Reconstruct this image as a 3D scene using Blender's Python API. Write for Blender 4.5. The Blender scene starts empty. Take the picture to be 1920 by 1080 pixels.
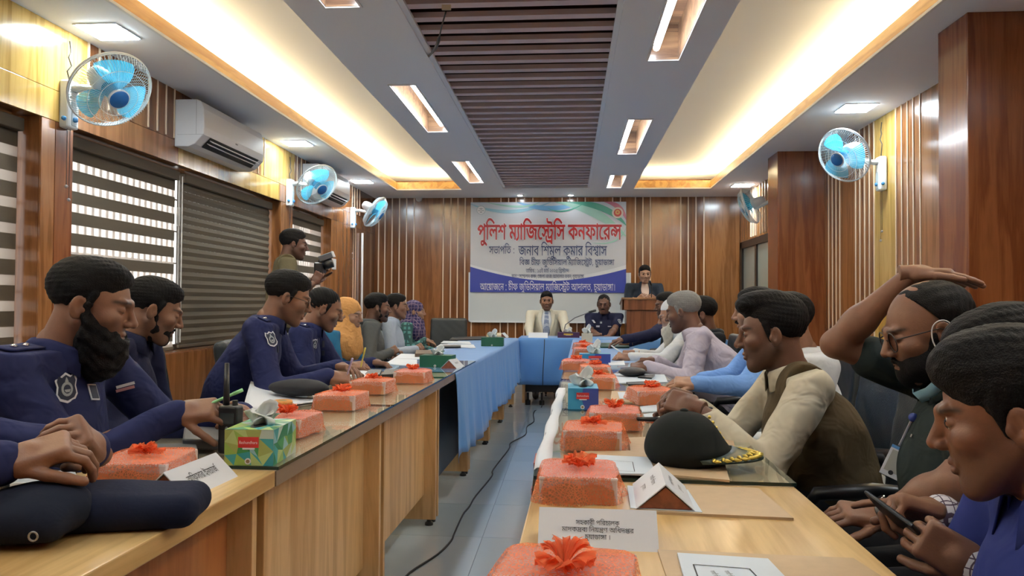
import bpy, bmesh, math, random
import numpy as np
from mathutils import Vector, Matrix
from mathutils.geometry import tessellate_polygon
from mathutils.bvhtree import BVHTree
SC=bpy.context.scene; COL=SC.collection
R=math.radians
# ------------------------------------------------------------------ camera, light, exposure
EYE=Vector((0,0,1.16)); YAW,PITCH,ROLL=0.0758,0.0202,0.0061; FPX=1400.0
_F=Vector((-math.sin(YAW)*math.cos(PITCH),math.cos(YAW)*math.cos(PITCH),math.sin(PITCH)))
_r=Vector((math.cos(YAW),math.sin(YAW),0)); _u=_r.cross(_F)
_c,_s=math.cos(ROLL),math.sin(ROLL)
CR=_c*_r+_s*_u; CU=-_s*_r+_c*_u
cam=bpy.data.cameras.new('camera'); camo=bpy.data.objects.new('camera',cam); COL.objects.link(camo)
cam.sensor_width=36; cam.lens=36*FPX/1920; cam.clip_start=.02; cam.clip_end=100
m=Matrix.Identity(4)
for i,v in enumerate((CR,CU,-_F)):
    for j in range(3): m[j][i]=v[j]
m.translation=EYE; camo.matrix_world=m; SC.camera=camo
vs=SC.view_settings; vs.view_transform='Standard'; vs.look='None'; vs.gamma=1; vs.use_curve_mapping=False; vs.exposure=0.5
wd=bpy.data.worlds.new('world'); SC.world=wd; wd.use_nodes=True
bg=wd.node_tree.nodes['Background']; bg.inputs[0].default_value=(1.0,.95,.92,1); bg.inputs[1].default_value=2.6
LED_PANEL=72.0; LED_TUBE=52.0; COVE=80.0; SPOT=70.0
# ------------------------------------------------------------------ survey helpers: a sight line of the photograph met with a plane or at a distance
def ray(px,py):
    return _F+CR*((px-960)/FPX)-CU*((py-540)/FPX)
def P(px,py,D=None,X=None,Y=None,Z=None):
    d=ray(px,py)
    t=D if D is not None else X/d.x if X is not None else Y/d.y if Y is not None else (Z-EYE.z)/d.z
    return EYE+d*t
# ------------------------------------------------------------------ materials
def nt(name):
    m=bpy.data.materials.new(name); m.use_nodes=True; t=m.node_tree
    return m,t,t.nodes['Principled BSDF'],t.nodes,t.links
_M={}
def mat(name,col,rough=.5,metal=0,coat=0,bump=0,bscale=60,emit=None,es=0,spec=.5,sheen=0,alpha=1,var=0,stretch=None):
    if name in _M: return _M[name]
    m,t,b,N,L=nt(name)
    b.inputs['Base Color'].default_value=(*col,1); b.inputs['Roughness'].default_value=rough
    b.inputs['Metallic'].default_value=metal; b.inputs['Coat Weight'].default_value=coat
    b.inputs['Specular IOR Level'].default_value=spec
    if sheen: b.inputs['Sheen Weight'].default_value=sheen
    if emit: b.inputs['Emission Color'].default_value=(*emit,1); b.inputs['Emission Strength'].default_value=es
    if bump or var:
        tc=N.new('ShaderNodeTexCoord'); mp=N.new('ShaderNodeMapping'); L.new(tc.outputs['Object'],mp.inputs[0])
        if stretch: mp.inputs['Scale'].default_value=stretch
        no=N.new('ShaderNodeTexNoise'); no.inputs['Scale'].default_value=bscale; no.inputs['Detail'].default_value=4; L.new(mp.outputs[0],no.inputs[0])
        if bump:
            bp=N.new('ShaderNodeBump'); bp.inputs['Strength'].default_value=bump; bp.inputs['Distance'].default_value=.01
            L.new(no.outputs[0],bp.inputs['Height']); L.new(bp.outputs[0],b.inputs['Normal'])
        if var:
            mx=N.new('ShaderNodeMix'); mx.data_type='RGBA'; L.new(no.outputs[0],mx.inputs[0])
            mx.inputs[6].default_value=(*[c*(1-var) for c in col],1); mx.inputs[7].default_value=(*[min(1,c*(1+var)) for c in col],1)
            L.new(mx.outputs[2],b.inputs['Base Color'])
    _M[name]=m; return m
def wood(name,a,b_,rough=.3,axis='Z',coat=.3,sc=1.0,bump=.05):
    if name in _M: return _M[name]
    m,t,b,N,L=nt(name)
    tc=N.new('ShaderNodeTexCoord'); mp=N.new('ShaderNodeMapping'); L.new(tc.outputs['Object'],mp.inputs[0])
    s={'Z':(9,9,.7),'Y':(9,.7,9),'X':(.7,9,9)}[axis]; mp.inputs['Scale'].default_value=[v*sc for v in s]
    n1=N.new('ShaderNodeTexNoise'); n1.inputs['Scale'].default_value=1.2; n1.inputs['Detail'].default_value=6; n1.inputs['Distortion'].default_value=.6; L.new(mp.outputs[0],n1.inputs[0])
    n2=N.new('ShaderNodeTexNoise'); n2.inputs['Scale'].default_value=14; n2.inputs['Detail'].default_value=3; L.new(mp.outputs[0],n2.inputs[0])
    wv=N.new('ShaderNodeMath'); wv.operation='MULTIPLY'; wv.inputs[1].default_value=26; L.new(n1.outputs[0],wv.inputs[0])
    sn=N.new('ShaderNodeMath'); sn.operation='SINE'; L.new(wv.outputs[0],sn.inputs[0])
    ma=N.new('ShaderNodeMath'); ma.operation='MULTIPLY_ADD'; L.new(sn.outputs[0],ma.inputs[0]); ma.inputs[1].default_value=.16; L.new(n1.outputs[0],ma.inputs[2])
    mb=N.new('ShaderNodeMath'); mb.operation='MULTIPLY_ADD'; L.new(n2.outputs[0],mb.inputs[0]); mb.inputs[1].default_value=.35; L.new(ma.outputs[0],mb.inputs[2])
    cr=N.new('ShaderNodeValToRGB'); cr.color_ramp.elements[0].position=.38; cr.color_ramp.elements[0].color=(*a,1); cr.color_ramp.elements[1].position=.95; cr.color_ramp.elements[1].color=(*b_,1)
    L.new(mb.outputs[0],cr.inputs[0]); L.new(cr.outputs[0],b.inputs['Base Color'])
    b.inputs['Roughness'].default_value=rough; b.inputs['Coat Weight'].default_value=coat; b.inputs['Coat Roughness'].default_value=.12
    bp=N.new('ShaderNodeBump'); bp.inputs['Strength'].default_value=bump; bp.inputs['Distance'].default_value=.004; L.new(n2.outputs[0],bp.inputs['Height']); L.new(bp.outputs[0],b.inputs['Normal'])
    _M[name]=m; return m
def emitter(name,col,s):
    m=bpy.data.materials.new(name); m.use_nodes=True; t=m.node_tree; t.nodes.clear()
    e=t.nodes.new('ShaderNodeEmission'); o=t.nodes.new('ShaderNodeOutputMaterial'); e.inputs[0].default_value=(*col,1); e.inputs[1].default_value=s
    t.links.new(e.outputs[0],o.inputs[0]); return m
def see_through(name,col,trans,rough=.02,gloss=(1,1,1),pattern=None,scale=40,diff=None,lo=0,hi=1):
    """transparent + glossy by fresnel (glass), or + diffuse (sheer cloth, net)"""
    m=bpy.data.materials.new(name); m.use_nodes=True; t=m.node_tree; N,L=t.nodes,t.links; N.clear()
    o=N.new('ShaderNodeOutputMaterial'); tr=N.new('ShaderNodeBsdfTransparent'); tr.inputs[0].default_value=(*trans,1); mx=N.new('ShaderNodeMixShader')
    if diff is None:
        g=N.new('ShaderNodeBsdfGlossy'); g.inputs[0].default_value=(*gloss,1); g.inputs['Roughness'].default_value=rough
        fr=N.new('ShaderNodeFresnel'); fr.inputs[0].default_value=1.5
        ge=N.new('ShaderNodeNewGeometry'); su=N.new('ShaderNodeMath'); su.operation='SUBTRACT'; su.use_clamp=True; L.new(fr.outputs[0],su.inputs[0]); L.new(ge.outputs['Backfacing'],su.inputs[1])
        L.new(su.outputs[0],mx.inputs[0]); L.new(tr.outputs[0],mx.inputs[1]); L.new(g.outputs[0],mx.inputs[2])
    else:
        d=N.new('ShaderNodeBsdfDiffuse'); d.inputs[0].default_value=(*col,1); tl=N.new('ShaderNodeBsdfTranslucent'); tl.inputs[0].default_value=(*col,1)
        m2=N.new('ShaderNodeMixShader'); m2.inputs[0].default_value=.4; L.new(d.outputs[0],m2.inputs[1]); L.new(tl.outputs[0],m2.inputs[2])
        L.new(tr.outputs[0],mx.inputs[1]); L.new(m2.outputs[0],mx.inputs[2]); mx.inputs[0].default_value=diff
        if pattern:
            tc=N.new('ShaderNodeTexCoord'); mp=N.new('ShaderNodeMapping'); mp.inputs['Scale'].default_value=(scale,scale,scale); L.new(tc.outputs['Object'],mp.inputs[0])
            if pattern=='net':
                v=N.new('ShaderNodeTexVoronoi'); v.feature='DISTANCE_TO_EDGE'; v.inputs['Scale'].default_value=1; L.new(mp.outputs[0],v.inputs[0]); src=v.outputs['Distance']
                no=N.new('ShaderNodeTexNoise'); no.inputs['Scale'].default_value=.05; L.new(mp.outputs[0],no.inputs[0])
                lt=N.new('ShaderNodeMath'); lt.operation='LESS_THAN'; L.new(src,lt.inputs[0]); lt.inputs[1].default_value=.13
                mr=N.new('ShaderNodeMapRange'); L.new(no.outputs[0],mr.inputs[0]); mr.inputs[1].default_value=.35; mr.inputs[2].default_value=.65; mr.inputs[3].default_value=lo; mr.inputs[4].default_value=hi
                mxx=N.new('ShaderNodeMath'); mxx.operation='MAXIMUM'; L.new(lt.outputs[0],mxx.inputs[0]); L.new(mr.outputs[0],mxx.inputs[1])
                cl=N.new('ShaderNodeMath'); cl.operation='MULTIPLY'; cl.inputs[1].default_value=diff; L.new(mxx.outputs[0],cl.inputs[0]); L.new(cl.outputs[0],mx.inputs[0])
    L.new(mx.outputs[0],o.inputs[0]); return m
# ------------------------------------------------------------------ mesh building
class MB:
    def __init__(s): s.v=[]; s.f=[]; s.m=[]
    def add(s,vs,fs,mi=0):
        b=len(s.v); s.v+=[tuple(v) for v in vs]; s.f+=[tuple(b+i for i in f) for f in fs]; s.m+=[mi]*len(fs); return s
    def box(s,lo,hi,mi=0):
        x0,y0,z0=lo; x1,y1,z1=hi
        return s.add([(x0,y0,z0),(x1,y0,z0),(x1,y1,z0),(x0,y1,z0),(x0,y0,z1),(x1,y0,z1),(x1,y1,z1),(x0,y1,z1)],
            [(0,3,2,1),(4,5,6,7),(0,1,5,4),(1,2,6,5),(2,3,7,6),(3,0,4,7)],mi)
    def obox(s,c,a,b,n,mi=0):
        c,a,b,n=map(Vector,(c,a,b,n)); V=[c+a*i+b*j+n*k for k in(-1,1) for j in(-1,1) for i in(-1,1)]
        return s.add(V,[(0,2,3,1),(4,5,7,6),(0,1,5,4),(1,3,7,5),(3,2,6,7),(2,0,4,6)],mi)
    def ring(s,pts,n,frames,rad,mi=0,cap=True,closed=False):
        b=len(s.v)
        for p,(u,w),r in zip(pts,frames,rad):
            ru,rw=(r if isinstance(r,tuple) else (r,r))
            for k in range(n):
                a=2*math.pi*k/n; q=Vector(p)+u*(math.cos(a)*ru)+w*(math.sin(a)*rw); s.v.append(tuple(q))
        m=len(pts)
        for i in range(m if closed else m-1):
            for k in range(n):
                a=b+i*n+k; c=b+i*n+(k+1)%n; j=(i+1)%m; s.f.append((a,c,b+j*n+(k+1)%n,b+j*n+k)); s.m.append(mi)
        if cap and not closed:
            s.f.append(tuple(b+k for k in range(n))[::-1]); s.m.append(mi)
            s.f.append(tuple(b+(m-1)*n+k for k in range(n))); s.m.append(mi)
        return s
    def tube(s,pts,r,n=8,mi=0,closed=False,up=None):
        pts=[Vector(p) for p in pts]; fr=[]; prev=None
        for i,p in enumerate(pts):
            if closed: d=pts[(i+1)%len(pts)]-pts[i-1]
            else: d=pts[min(i+1,len(pts)-1)]-pts[max(i-1,0)]
            d.normalize()
            if prev is None:
                u=d.cross(Vector(up) if up else Vector((0,0,1)) if abs(d.z)<.9 else Vector((1,0,0))).normalized()
            else: u=(prev-d*prev.dot(d)).normalized()
            prev=u; fr.append((u,d.cross(u)))
        rr=r if isinstance(r,(list,tuple)) and len(r)==len(pts) else [r]*len(pts)
        return s.ring(pts,n,fr,rr,mi,True,closed)
    def lathe(s,c,axis,prof,n=24,mi=0):
        c=Vector(c); d=Vector(axis).normalized(); u=d.cross(Vector((0,0,1)) if abs(d.z)<.9 else Vector((1,0,0))).normalized(); w=d.cross(u)
        return s.ring([c+d*h for r,h in prof],n,[(u,w)]*len(prof),[max(r,1e-4) for r,h in prof],mi)
    def ball(s,c,r,n=12,mi=0):
        r=r if isinstance(r,(tuple,list)) else (r,r,r); m=n//2; b=len(s.v)
        s.v.append((c[0],c[1],c[2]+r[2]))
        for i in range(1,m):
            t=math.pi*i/m
            for k in range(n):
                a=2*math.pi*k/n; s.v.append((c[0]+r[0]*math.sin(t)*math.cos(a),c[1]+r[1]*math.sin(t)*math.sin(a),c[2]+r[2]*math.cos(t)))
        s.v.append((c[0],c[1],c[2]-r[2])); e=len(s.v)-1
        for k in range(n):
            s.f.append((b,b+1+k,b+1+(k+1)%n)); s.m.append(mi); q=b+1+(m-2)*n
            s.f.append((q+(k+1)%n,q+k,e)); s.m.append(mi)
            for i in range(m-2):
                a=b+1+i*n+k; c2=b+1+i*n+(k+1)%n; s.f.append((a,a+n,c2+n,c2)); s.m.append(mi)
        return s
    def sheet(s,grid,mi=0):
        b=len(s.v); h=len(grid); w=len(grid[0])
        for r in grid: s.v+=[tuple(p) for p in r]
        for i in range(h-1):
            for j in range(w-1): s.f.append((b+i*w+j,b+i*w+j+1,b+(i+1)*w+j+1,b+(i+1)*w+j)); s.m.append(mi)
        return s
    def prism(s,poly,ax,t,mi=0):
        """poly: list of 3-D points of a flat outline, extruded by vector ax*t"""
        q=Vector(ax)*t; n=len(poly); V=[Vector(p) for p in poly]; V+= [p+q for p in V]
        return s.add(V,[tuple(range(n))[::-1],tuple(range(n,2*n))]+[(i,(i+1)%n,n+(i+1)%n,n+i) for i in range(n)],mi)
    def mesh(s,name,mats,smooth=False):
        me=bpy.data.meshes.new(name); me.from_pydata(s.v,[],s.f)
        for mm in (mats if isinstance(mats,(list,tuple)) else [mats]): me.materials.append(mm)
        me.polygons.foreach_set('material_index',s.m)
        if smooth: me.polygons.foreach_set('use_smooth',[True]*len(s.f))
        me.update(); return me
    def build(s,name,mats,parent=None,bevel=0,smooth=False,loc=None,rotz=0,fixn=True,solid=0,seg=2):
        me=s.mesh(name,mats,smooth)
        if fixn:
            bm=bmesh.new(); bm.from_mesh(me); bmesh.ops.recalc_face_normals(bm,faces=bm.faces); bm.to_mesh(me); bm.free()
        o=bpy.data.objects.new(name,me); COL.objects.link(o)
        if loc is not None: o.location=loc
        if rotz: o.rotation_euler=(0,0,rotz)
        if bevel:
            b=o.modifiers.new('b','BEVEL'); b.width=bevel; b.segments=seg; b.limit_method='ANGLE'; b.angle_limit=R(40)
        if solid:
            b=o.modifiers.new('s','SOLIDIFY'); b.thickness=solid; b.offset=0
        if parent is not None: adopt(o,parent)
        return o
def adopt(o,parent):
    o.parent=parent
    o['_w']=1
    o.matrix_parent_inverse=world_of(parent).inverted()
def world_of(o):
    mw=Matrix.LocRotScale(o.location,o.rotation_euler,o.scale)
    if o.parent: mw=world_of(o.parent)@o.matrix_parent_inverse@mw
    return mw
def local_child(o,parent):
    o.parent=parent; o.matrix_parent_inverse=Matrix.Identity(4)
def tag(o,label=None,cat=None,group=None,kind=None):
    if label: o['label']=label
    if cat: o['category']=cat
    if group: o['group']=group
    if kind: o['kind']=kind
    return o
def thing(name,loc,label,cat,group=None,rotz=0):
    o=bpy.data.objects.new(name,None); COL.objects.link(o); o.location=loc; o.rotation_euler=(0,0,rotz); o.empty_display_size=.05
    return tag(o,label,cat,group)
def copy_tree(o,parent=None,table=None):
    c=o.copy(); COL.objects.link(c)
    if parent is not None: c.parent=parent
    for ch in [x for x in bpy.data.objects if x.parent==o]: copy_tree(ch,c)
    return c
rnd=random.Random(7)
# ------------------------------------------------------------------ the room
XL,XR,YF,ZC,YB=-2.84,2.52,10.72,2.68,-1.7
W_BROWN=wood('veneer_brown',(0.158,0.054,0.016),(0.302,0.122,0.040),.22)
W_DARK=wood('veneer_dark',(0.120,0.041,0.013),(0.225,0.086,0.030),.2)
W_MID=wood('veneer_mid',(0.216,0.079,0.022),(0.360,0.151,0.050),.22)
W_YEL=wood('veneer_yellow',(0.399,0.228,0.048),(0.627,0.399,0.114),.16)
W_RED=wood('veneer_red',(0.158,0.040,0.012),(0.277,0.092,0.030),.25)
STRIP=mat('groove_strip',(.78,.60,.42),.35)
WHITE_C=mat('ceiling_paint',(.84,.86,.90),.7)
CREAM_C=mat('cove_paint',(.80,.79,.76),.7)
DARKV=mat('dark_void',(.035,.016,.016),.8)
SLATM=mat('slat_laminate',(.66,.54,.56),.5)
GRIN=mat('reveal_wood',(.62,.40,.18),.4)
def panel_wall(name,axis,segs,base,n,parent=None,t=.012,gap=.004):
    pass
wl=MB()
# left wall: sill wall, header, piers (windows are real openings)
wl.box((XL-.25,YB,0),(XL,YF,.79)).box((XL-.25,YB,2.15),(XL,YF,2.95))
for a,b in ((YB,.6),(3.79,4.05),(7.14,7.46),(8.70,YF)): wl.box((XL-.25,a,.79),(XL,b,2.15))
wall_left=tag(wl.build('wall_left',W_BROWN),kind='structure')
def lpanel(y0,y1,z0,z1,m,t=.012): MB().box((XL,y0+.002,z0),(XL+t,y1-.002,z1)).build('panel',m,wall_left,bevel=.002)
def lstrip(y,z0,z1,w=.012,t=.018): MB().box((XL,y-w/2,z0),(XL+t,y+w/2,z1)).build('strip',STRIP,wall_left)
for a,b,m_ in ((YB,.5,W_YEL),(.5,2.1,W_YEL),(2.1,4.165,W_YEL),(4.165,4.56,W_DARK),(4.56,6.65,W_BROWN),(6.65,7.50,W_YEL),(7.50,9.0,W_BROWN),(9.0,YF,W_DARK)): lpanel(a,b,2.32,ZC,m_)
for a,b,m_ in ((YB,4.05,W_YEL),(4.05,5.2,W_MID),(5.2,7.1,W_YEL),(7.1,8.75,W_MID),(8.75,YF,W_BROWN)): lpanel(a,b,2.15,2.318,m_)
for y in (4.17,4.27,4.37,4.47,4.80,4.91,5.02,5.13,6.58,6.72,7.56,7.68,7.80,9.55,9.66,9.78,9.9): lstrip(y,2.33,ZC)
lpanel(3.79,3.90,.79,2.148,W_MID); lpanel(3.90,4.05,.79,2.148,W_RED); lpanel(7.14,7.46,.79,2.148,W_MID); lpanel(8.70,8.98,.79,2.148,W_MID); lpanel(8.98,9.55,.79,2.148,W_BROWN)
lpanel(9.55,YF,.79,2.148,W_DARK)
for y in (9.62,9.72): lstrip(y,.1,2.15)
MB().tube([(XL+.04,9.95,.1),(XL+.04,9.95,2.1)],.016,10).build('conduit',mat('pvc',(.75,.72,.7),.4),wall_left,smooth=True)
MB().box((XL,8.74,1.55),(XL+.035,8.84,1.68)).build('switch_plate',mat('switch_white',(.8,.8,.8),.3),wall_left,bevel=.006)
for y0,y1 in ((YB,.6),(.6,3.79),(3.79,7.3),(7.3,YF)): lpanel(y0,y1,.1,.785,W_BROWN)
# window frames, grilles, panes
ALU=mat('window_frame_dark',(.09,.075,.06),.5); BARM=mat('grille_paint',(.22,.19,.18),.5)
GLASS=see_through('pane_glass',None,(.93,.95,.95))
wins=((.6,3.79),(4.05,7.14),(7.46,8.70))
for k,(a,b) in enumerate(wins):
    f=MB(); x=XL-.2
    for yy in (a,(a+b)/2-.02,b-.04): f.box((x,yy,.79),(x+.04,yy+.04,2.15))
    for z in (.79,2.11): f.box((x,a,z),(x+.04,b,z+.04))
    w=tag(f.build('window_%d'%(k+1),ALU),kind='structure')
    MB().box((x+.015,a+.04,.83),(x+.02,b-.04,2.11)).build('pane',GLASS,w)
    n=int((b-a)/.075)
    for i in range(n):
        yy=a+.04+i*.075; MB().box((x-.05,yy,.8),(x-.04,yy+.012,2.14)).build('bar',BARM,w)
    for i in range(5): MB().box((x-.052,a,.95+i*.25),(x-.042,b,.962+i*.25)).build('bar',BARM,w)
# zebra blinds: opaque and sheer bands
BAND=mat('blind_opaque_band',(.10,.078,.052),.85,bump=.15,bscale=300)
SHEER=see_through('blind_sheer_band',(.75,.68,.62),(.9,.88,.86),diff=.42)
BMET=mat('blind_metal',(.5,.48,.45),.4,.6)
def blind(y0,y1,x,label,closed=False,period=.125,z0=.82,z1=2.13):
    t=thing('roller_blind',(x,(y0+y1)/2,z1),label,'blind')
    MB().box((x-.02,y0,z1-.07),(x+.04,y1,z1)).build('head_box',BAND,t,bevel=.006)
    z=z1-.07; i=0
    if closed:
        while z>z0+.03:
            MB().add([(x,y0,z),(x,y1,z),(x+.010,y1,z-.03),(x+.010,y0,z-.03),(x+.001,y1,z-.0615),(x+.001,y0,z-.0615)],[(0,1,2,3),(3,2,4,5)]).build('band',BAND,t,fixn=False)
            z-=.0615
    else:
        while z>z0+.03:
            h=min(period*.6,z-z0); MB().box((x,y0,z-h),(x+.002,y1,z)).build('band',BAND,t); z-=h
            if z<z0+.03: break
            h=min(period*.4,z-z0); MB().box((x+.0005,y0,z-h),(x+.001,y1,z)).build('sheer_band',SHEER,t); z-=h
    MB().box((x-.012,y0,z-.025),(x+.012,y1,z)).build('bottom_rail',BAND,t,bevel=.004)
    return t
xb=XL-.10
blind(.7,3.76,xb,'brown zebra roller blind at the left photo edge, nearest the camera',period=.137)
b1=blind(4.07,5.36,xb,'open brown zebra roller blind behind the long-bearded officer, daylight between its bands')
b2=blind(5.44,7.11,xb,'closed dark brown roller blind with no daylight between its bands',closed=True)
blind(7.49,8.66,xb,'far zebra roller blind beside the standing cameraman')
for t,y in ((b1,5.38),):
    MB().tube([(xb+.03,y-.012,2.1),(xb+.03,y-.012,.85)],.004,6).build('cord',BMET,t)
    MB().tube([(xb+.03,y+.035,2.1),(xb+.03,y+.035,.85)],.004,6).build('cord',BMET,t)
    MB().box((xb+.02,y-.03,1.72),(xb+.04,y-.01,1.86)).build('cord_clip',BMET,t,bevel=.003)
# hanging fan pull cords on the pier
# far wall
fw=MB().box((XL-.25,YF,0),(XR+.25,YF+.2,3.0)); wall_far=tag(fw.build('wall_far',W_BROWN),kind='structure')
fs=[P(px,500,Y=YF).x for px in (710,721.7,735,748.6,762,776)]+[P(px,500,Y=YF).x for px in (831,845,858,871.7)]+[-1.40,-.98,-.87,-.76,-.64,-.52,-.1,0.01,.12,.23,.62,.73]+[P(px,500,Y=YF).x for px in (1191,1205,1219,1276,1290,1304.5,1319.5)]
ed=sorted([XL]+fs+[2.40]); mm=[W_BROWN,W_DARK,W_BROWN,W_MID]
for i,(a,b) in enumerate(zip(ed,ed[1:])):
    mm_=W_DARK if b-a<.2 else (W_MID if a>-.4 else W_BROWN)
    MB().box((a+.007,YF-.012,.1),(b-.007,YF,ZC)).build('panel',mm_,wall_far,bevel=.002)
for x in fs: MB().box((x-.008,YF-.018,.1),(x+.008,YF,ZC)).build('strip',STRIP,wall_far)
# right wall with two piers and a door at the far end
rw=MB().box((XR,YB,0),(XR+.25,7.9,2.95)).box((2.40,7.9,2.02),(XR+.25,YF,2.95)).box((2.40,7.9,0),(XR+.25,8.95,2.02)).box((2.40,10.62,0),(XR+.25,YF,2.02)).box((2.62,8.95,0),(XR+.25,10.62,2.02))
wall_right=tag(rw.build('wall_right',W_MID),kind='structure')
rs=[P(px,620,X=XR).y for px in (1557,1564,1571,1578,1608,1616,1625,1634,1643,1685,1696,1707,1718,1731)]
ed=sorted([YB,1.5,2.8,4.0]+rs+[7.55])
for a,b in zip(ed,ed[1:]):
    mid=(a+b)/2; pxs=mid
    m_=W_YEL if 5.2<mid<6.25 and b-a>.15 else (W_MID if b-a>.2 else W_BROWN)
    MB().box((XR-.012,a+.006,.1),(XR,b-.006,ZC)).build('panel',m_,wall_right,bevel=.002)
for y in rs: MB().box((XR-.018,y-.007,.1),(XR,y+.007,ZC)).build('strip',STRIP,wall_right)
for y in (8.0,8.1,8.2,8.3,8.7,8.82,9.3,9.42,9.54,9.8,9.92,10.04): MB().box((2.382,y-.007,2.05),(2.40,y+.007,ZC)).build('strip',STRIP,wall_right)
tag(MB().box((2.05,4.0,0),(XR,4.31,ZC)).build('wall_pier',W_RED,bevel=.004),kind='structure')
tag(MB().box((2.06,7.55,0),(XR,7.92,ZC)).build('wall_pier',W_RED,bevel=.004),kind='structure')
DK=mat('door_frame_black',(.02,.015,.012),.35)
d=MB()
for a,b in ((8.95,9.05),(10.52,10.62)): d.box((2.38,a,0),(2.46,b,2.02))
d.box((2.38,8.95,1.93),(2.46,10.62,2.02)); d.box((2.39,9.75,0),(2.45,9.83,1.93))
door=tag(d.build('door_1',DK),kind='structure')
MB().box((2.41,9.05,.02),(2.42,10.52,1.93)).build('pane',mat('door_glass_film',(.30,.34,.30),.15,spec=.8),door)
# back wall, floor
tag(MB().box((XL-.25,YB-.2,0),(XR+.25,YB,3.0)).build('wall_back',W_MID),kind='structure')
FB=mat('floor_base',(.22,.25,.27),.5); TILE=mat('floor_tile_blue_grey',(.46,.53,.55),.12,var=.06,bscale=3,spec=.6); TILE2=mat('floor_tile_pale',(.50,.56,.58),.12,var=.06,bscale=3,spec=.6)
floor=tag(MB().box((XL-.25,YB,-.1),(XR+.25,YF+.2,-.004)).build('floor',FB),kind='structure')
tm=[MB().box((.0015,.0015,-.006),(.5985,.5985,0)).mesh('tile',t_) for t_ in (TILE,TILE2)]
for i in range(9):
    for j in range(21):
        o=bpy.data.objects.new('tile',tm[(i*7+j*3)%2]); COL.objects.link(o); o.location=(XL+.02+i*.6,YB+j*.6,0); o.parent=floor
# ceiling
CX0,CX1=-2.33,1.85; CYF=9.93; BL=(-1.443,-.875); BR=(.273,.85); SY=9.83; ZU=2.93
c=MB().box((XL-.25,YB-.2,ZU),(XR+.25,YF+.2,ZU+.08))
ceil=tag(c.build('ceiling',CREAM_C),kind='structure')
s=MB().box((XL,YB,ZC),(CX0-.01,YF,ZC+.1)).box((CX1+.01,YB,ZC),(XR,YF,ZC+.1)).box((CX0-.01,CYF+.01,ZC),(CX1+.01,YF,ZC+.1)).box((CX0-.01,YB,ZC),(CX1+.01,-.9,ZC+.1))
s.build('soffit',WHITE_C,ceil)
def slab(x0,x1,holes,name):
    s=MB(); y=-.9
    for hx0,hx1,hy0,hy1 in holes:
        s.box((x0,y,ZC),(x1,hy0,ZU)); s.box((x0,hy0,ZC),(hx0,hy1,ZU)); s.box((hx1,hy0,ZC),(x1,hy1,ZU)); y=hy1
    s.box((x0,y,ZC),(x1,CYF+.01,ZU)); s.build(name,WHITE_C,ceil)
HL=[(-1.255,-1.075,y,y+1.42) for y in (-.49,2.31,5.11,7.91)]
HR=[(.485,.675,y,min(y+1.42,9.80)) for y in (.35,3.25,6.17,8.85)]
slab(BL[0],BL[1],HL,'beam'); slab(BR[0],BR[1],HR,'beam')
s=MB().box((BL[1],SY,ZC),(BR[0],CYF+.01,ZU)); s.build('beam',WHITE_C,ceil)
# stepped edge along the slats
for x,d_ in ((BL[1],1),(BR[0],-1)):
    MB().box((min(x,x+.03*d_),-.9,ZC+.012),(max(x,x+.03*d_),SY,ZC+.03)).build('edge_trim',WHITE_C,ceil)
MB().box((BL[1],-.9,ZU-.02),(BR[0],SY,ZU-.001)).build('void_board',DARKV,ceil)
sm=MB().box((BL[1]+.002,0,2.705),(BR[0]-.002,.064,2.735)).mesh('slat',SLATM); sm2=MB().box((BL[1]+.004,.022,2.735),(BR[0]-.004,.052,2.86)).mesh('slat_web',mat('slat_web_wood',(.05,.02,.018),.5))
k=0; y=-.8
while y<SY-.08:
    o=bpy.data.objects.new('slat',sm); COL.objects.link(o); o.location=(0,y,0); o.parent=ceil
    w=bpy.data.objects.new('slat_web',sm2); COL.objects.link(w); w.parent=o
    y+=.1835
# cove fascia of yellow wood with a white lip
FASC=wood('cove_fascia',(.50,.24,.06),(.78,.48,.16),.3,axis='Y')
MB().box((CX0-.01,-.9,ZC+.012),(CX0,CYF,ZC+.105)).build('fascia',FASC,ceil); MB().box((CX1,-.9,ZC+.012),(CX1+.01,CYF,ZC+.105)).build('fascia',FASC,ceil)
for a,b in ((CX0,BL[0]),(BR[1],CX1)): MB().box((a,CYF,ZC+.012),(b,CYF+.01,ZC+.105)).build('fascia',FASC,ceil)
LIP=mat('cove_lip',(.75,.75,.74),.5)
MB().box((CX0-.012,-.9,ZC-.004),(CX0+.006,CYF,ZC+.012)).build('lip',LIP,ceil); MB().box((CX1-.006,-.9,ZC-.004),(CX1+.012,CYF,ZC+.012)).build('lip',LIP,ceil)
for a,b in ((CX0,BL[0]),(BR[1],CX1)): MB().box((a,CYF-.006,ZC-.004),(b,CYF+.012,ZC+.012)).build('lip',LIP,ceil)
# LED strips lying in the cove
EW=emitter('led_warm',(1.0,.80,.48),COVE)
for x in (CX0-.10,CX1+.10):
    q=tag(MB().box((x-.02,-.8,ZC+.102),(x+.02,CYF,ZC+.112)).build('led_strip',EW),'warm led strip hidden in the %s ceiling cove'%('left' if x<0 else 'right'),'light')
for x0,x1 in ((CX0,BL[0]),(BR[1],CX1)):
    tag(MB().box((x0,CYF+.08,ZC+.102),(x1,CYF+.12,ZC+.112)).build('led_strip',EW),'warm led strip in the far end of the %s ceiling cove'%('left' if x0<0 else 'right'),'light')
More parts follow.
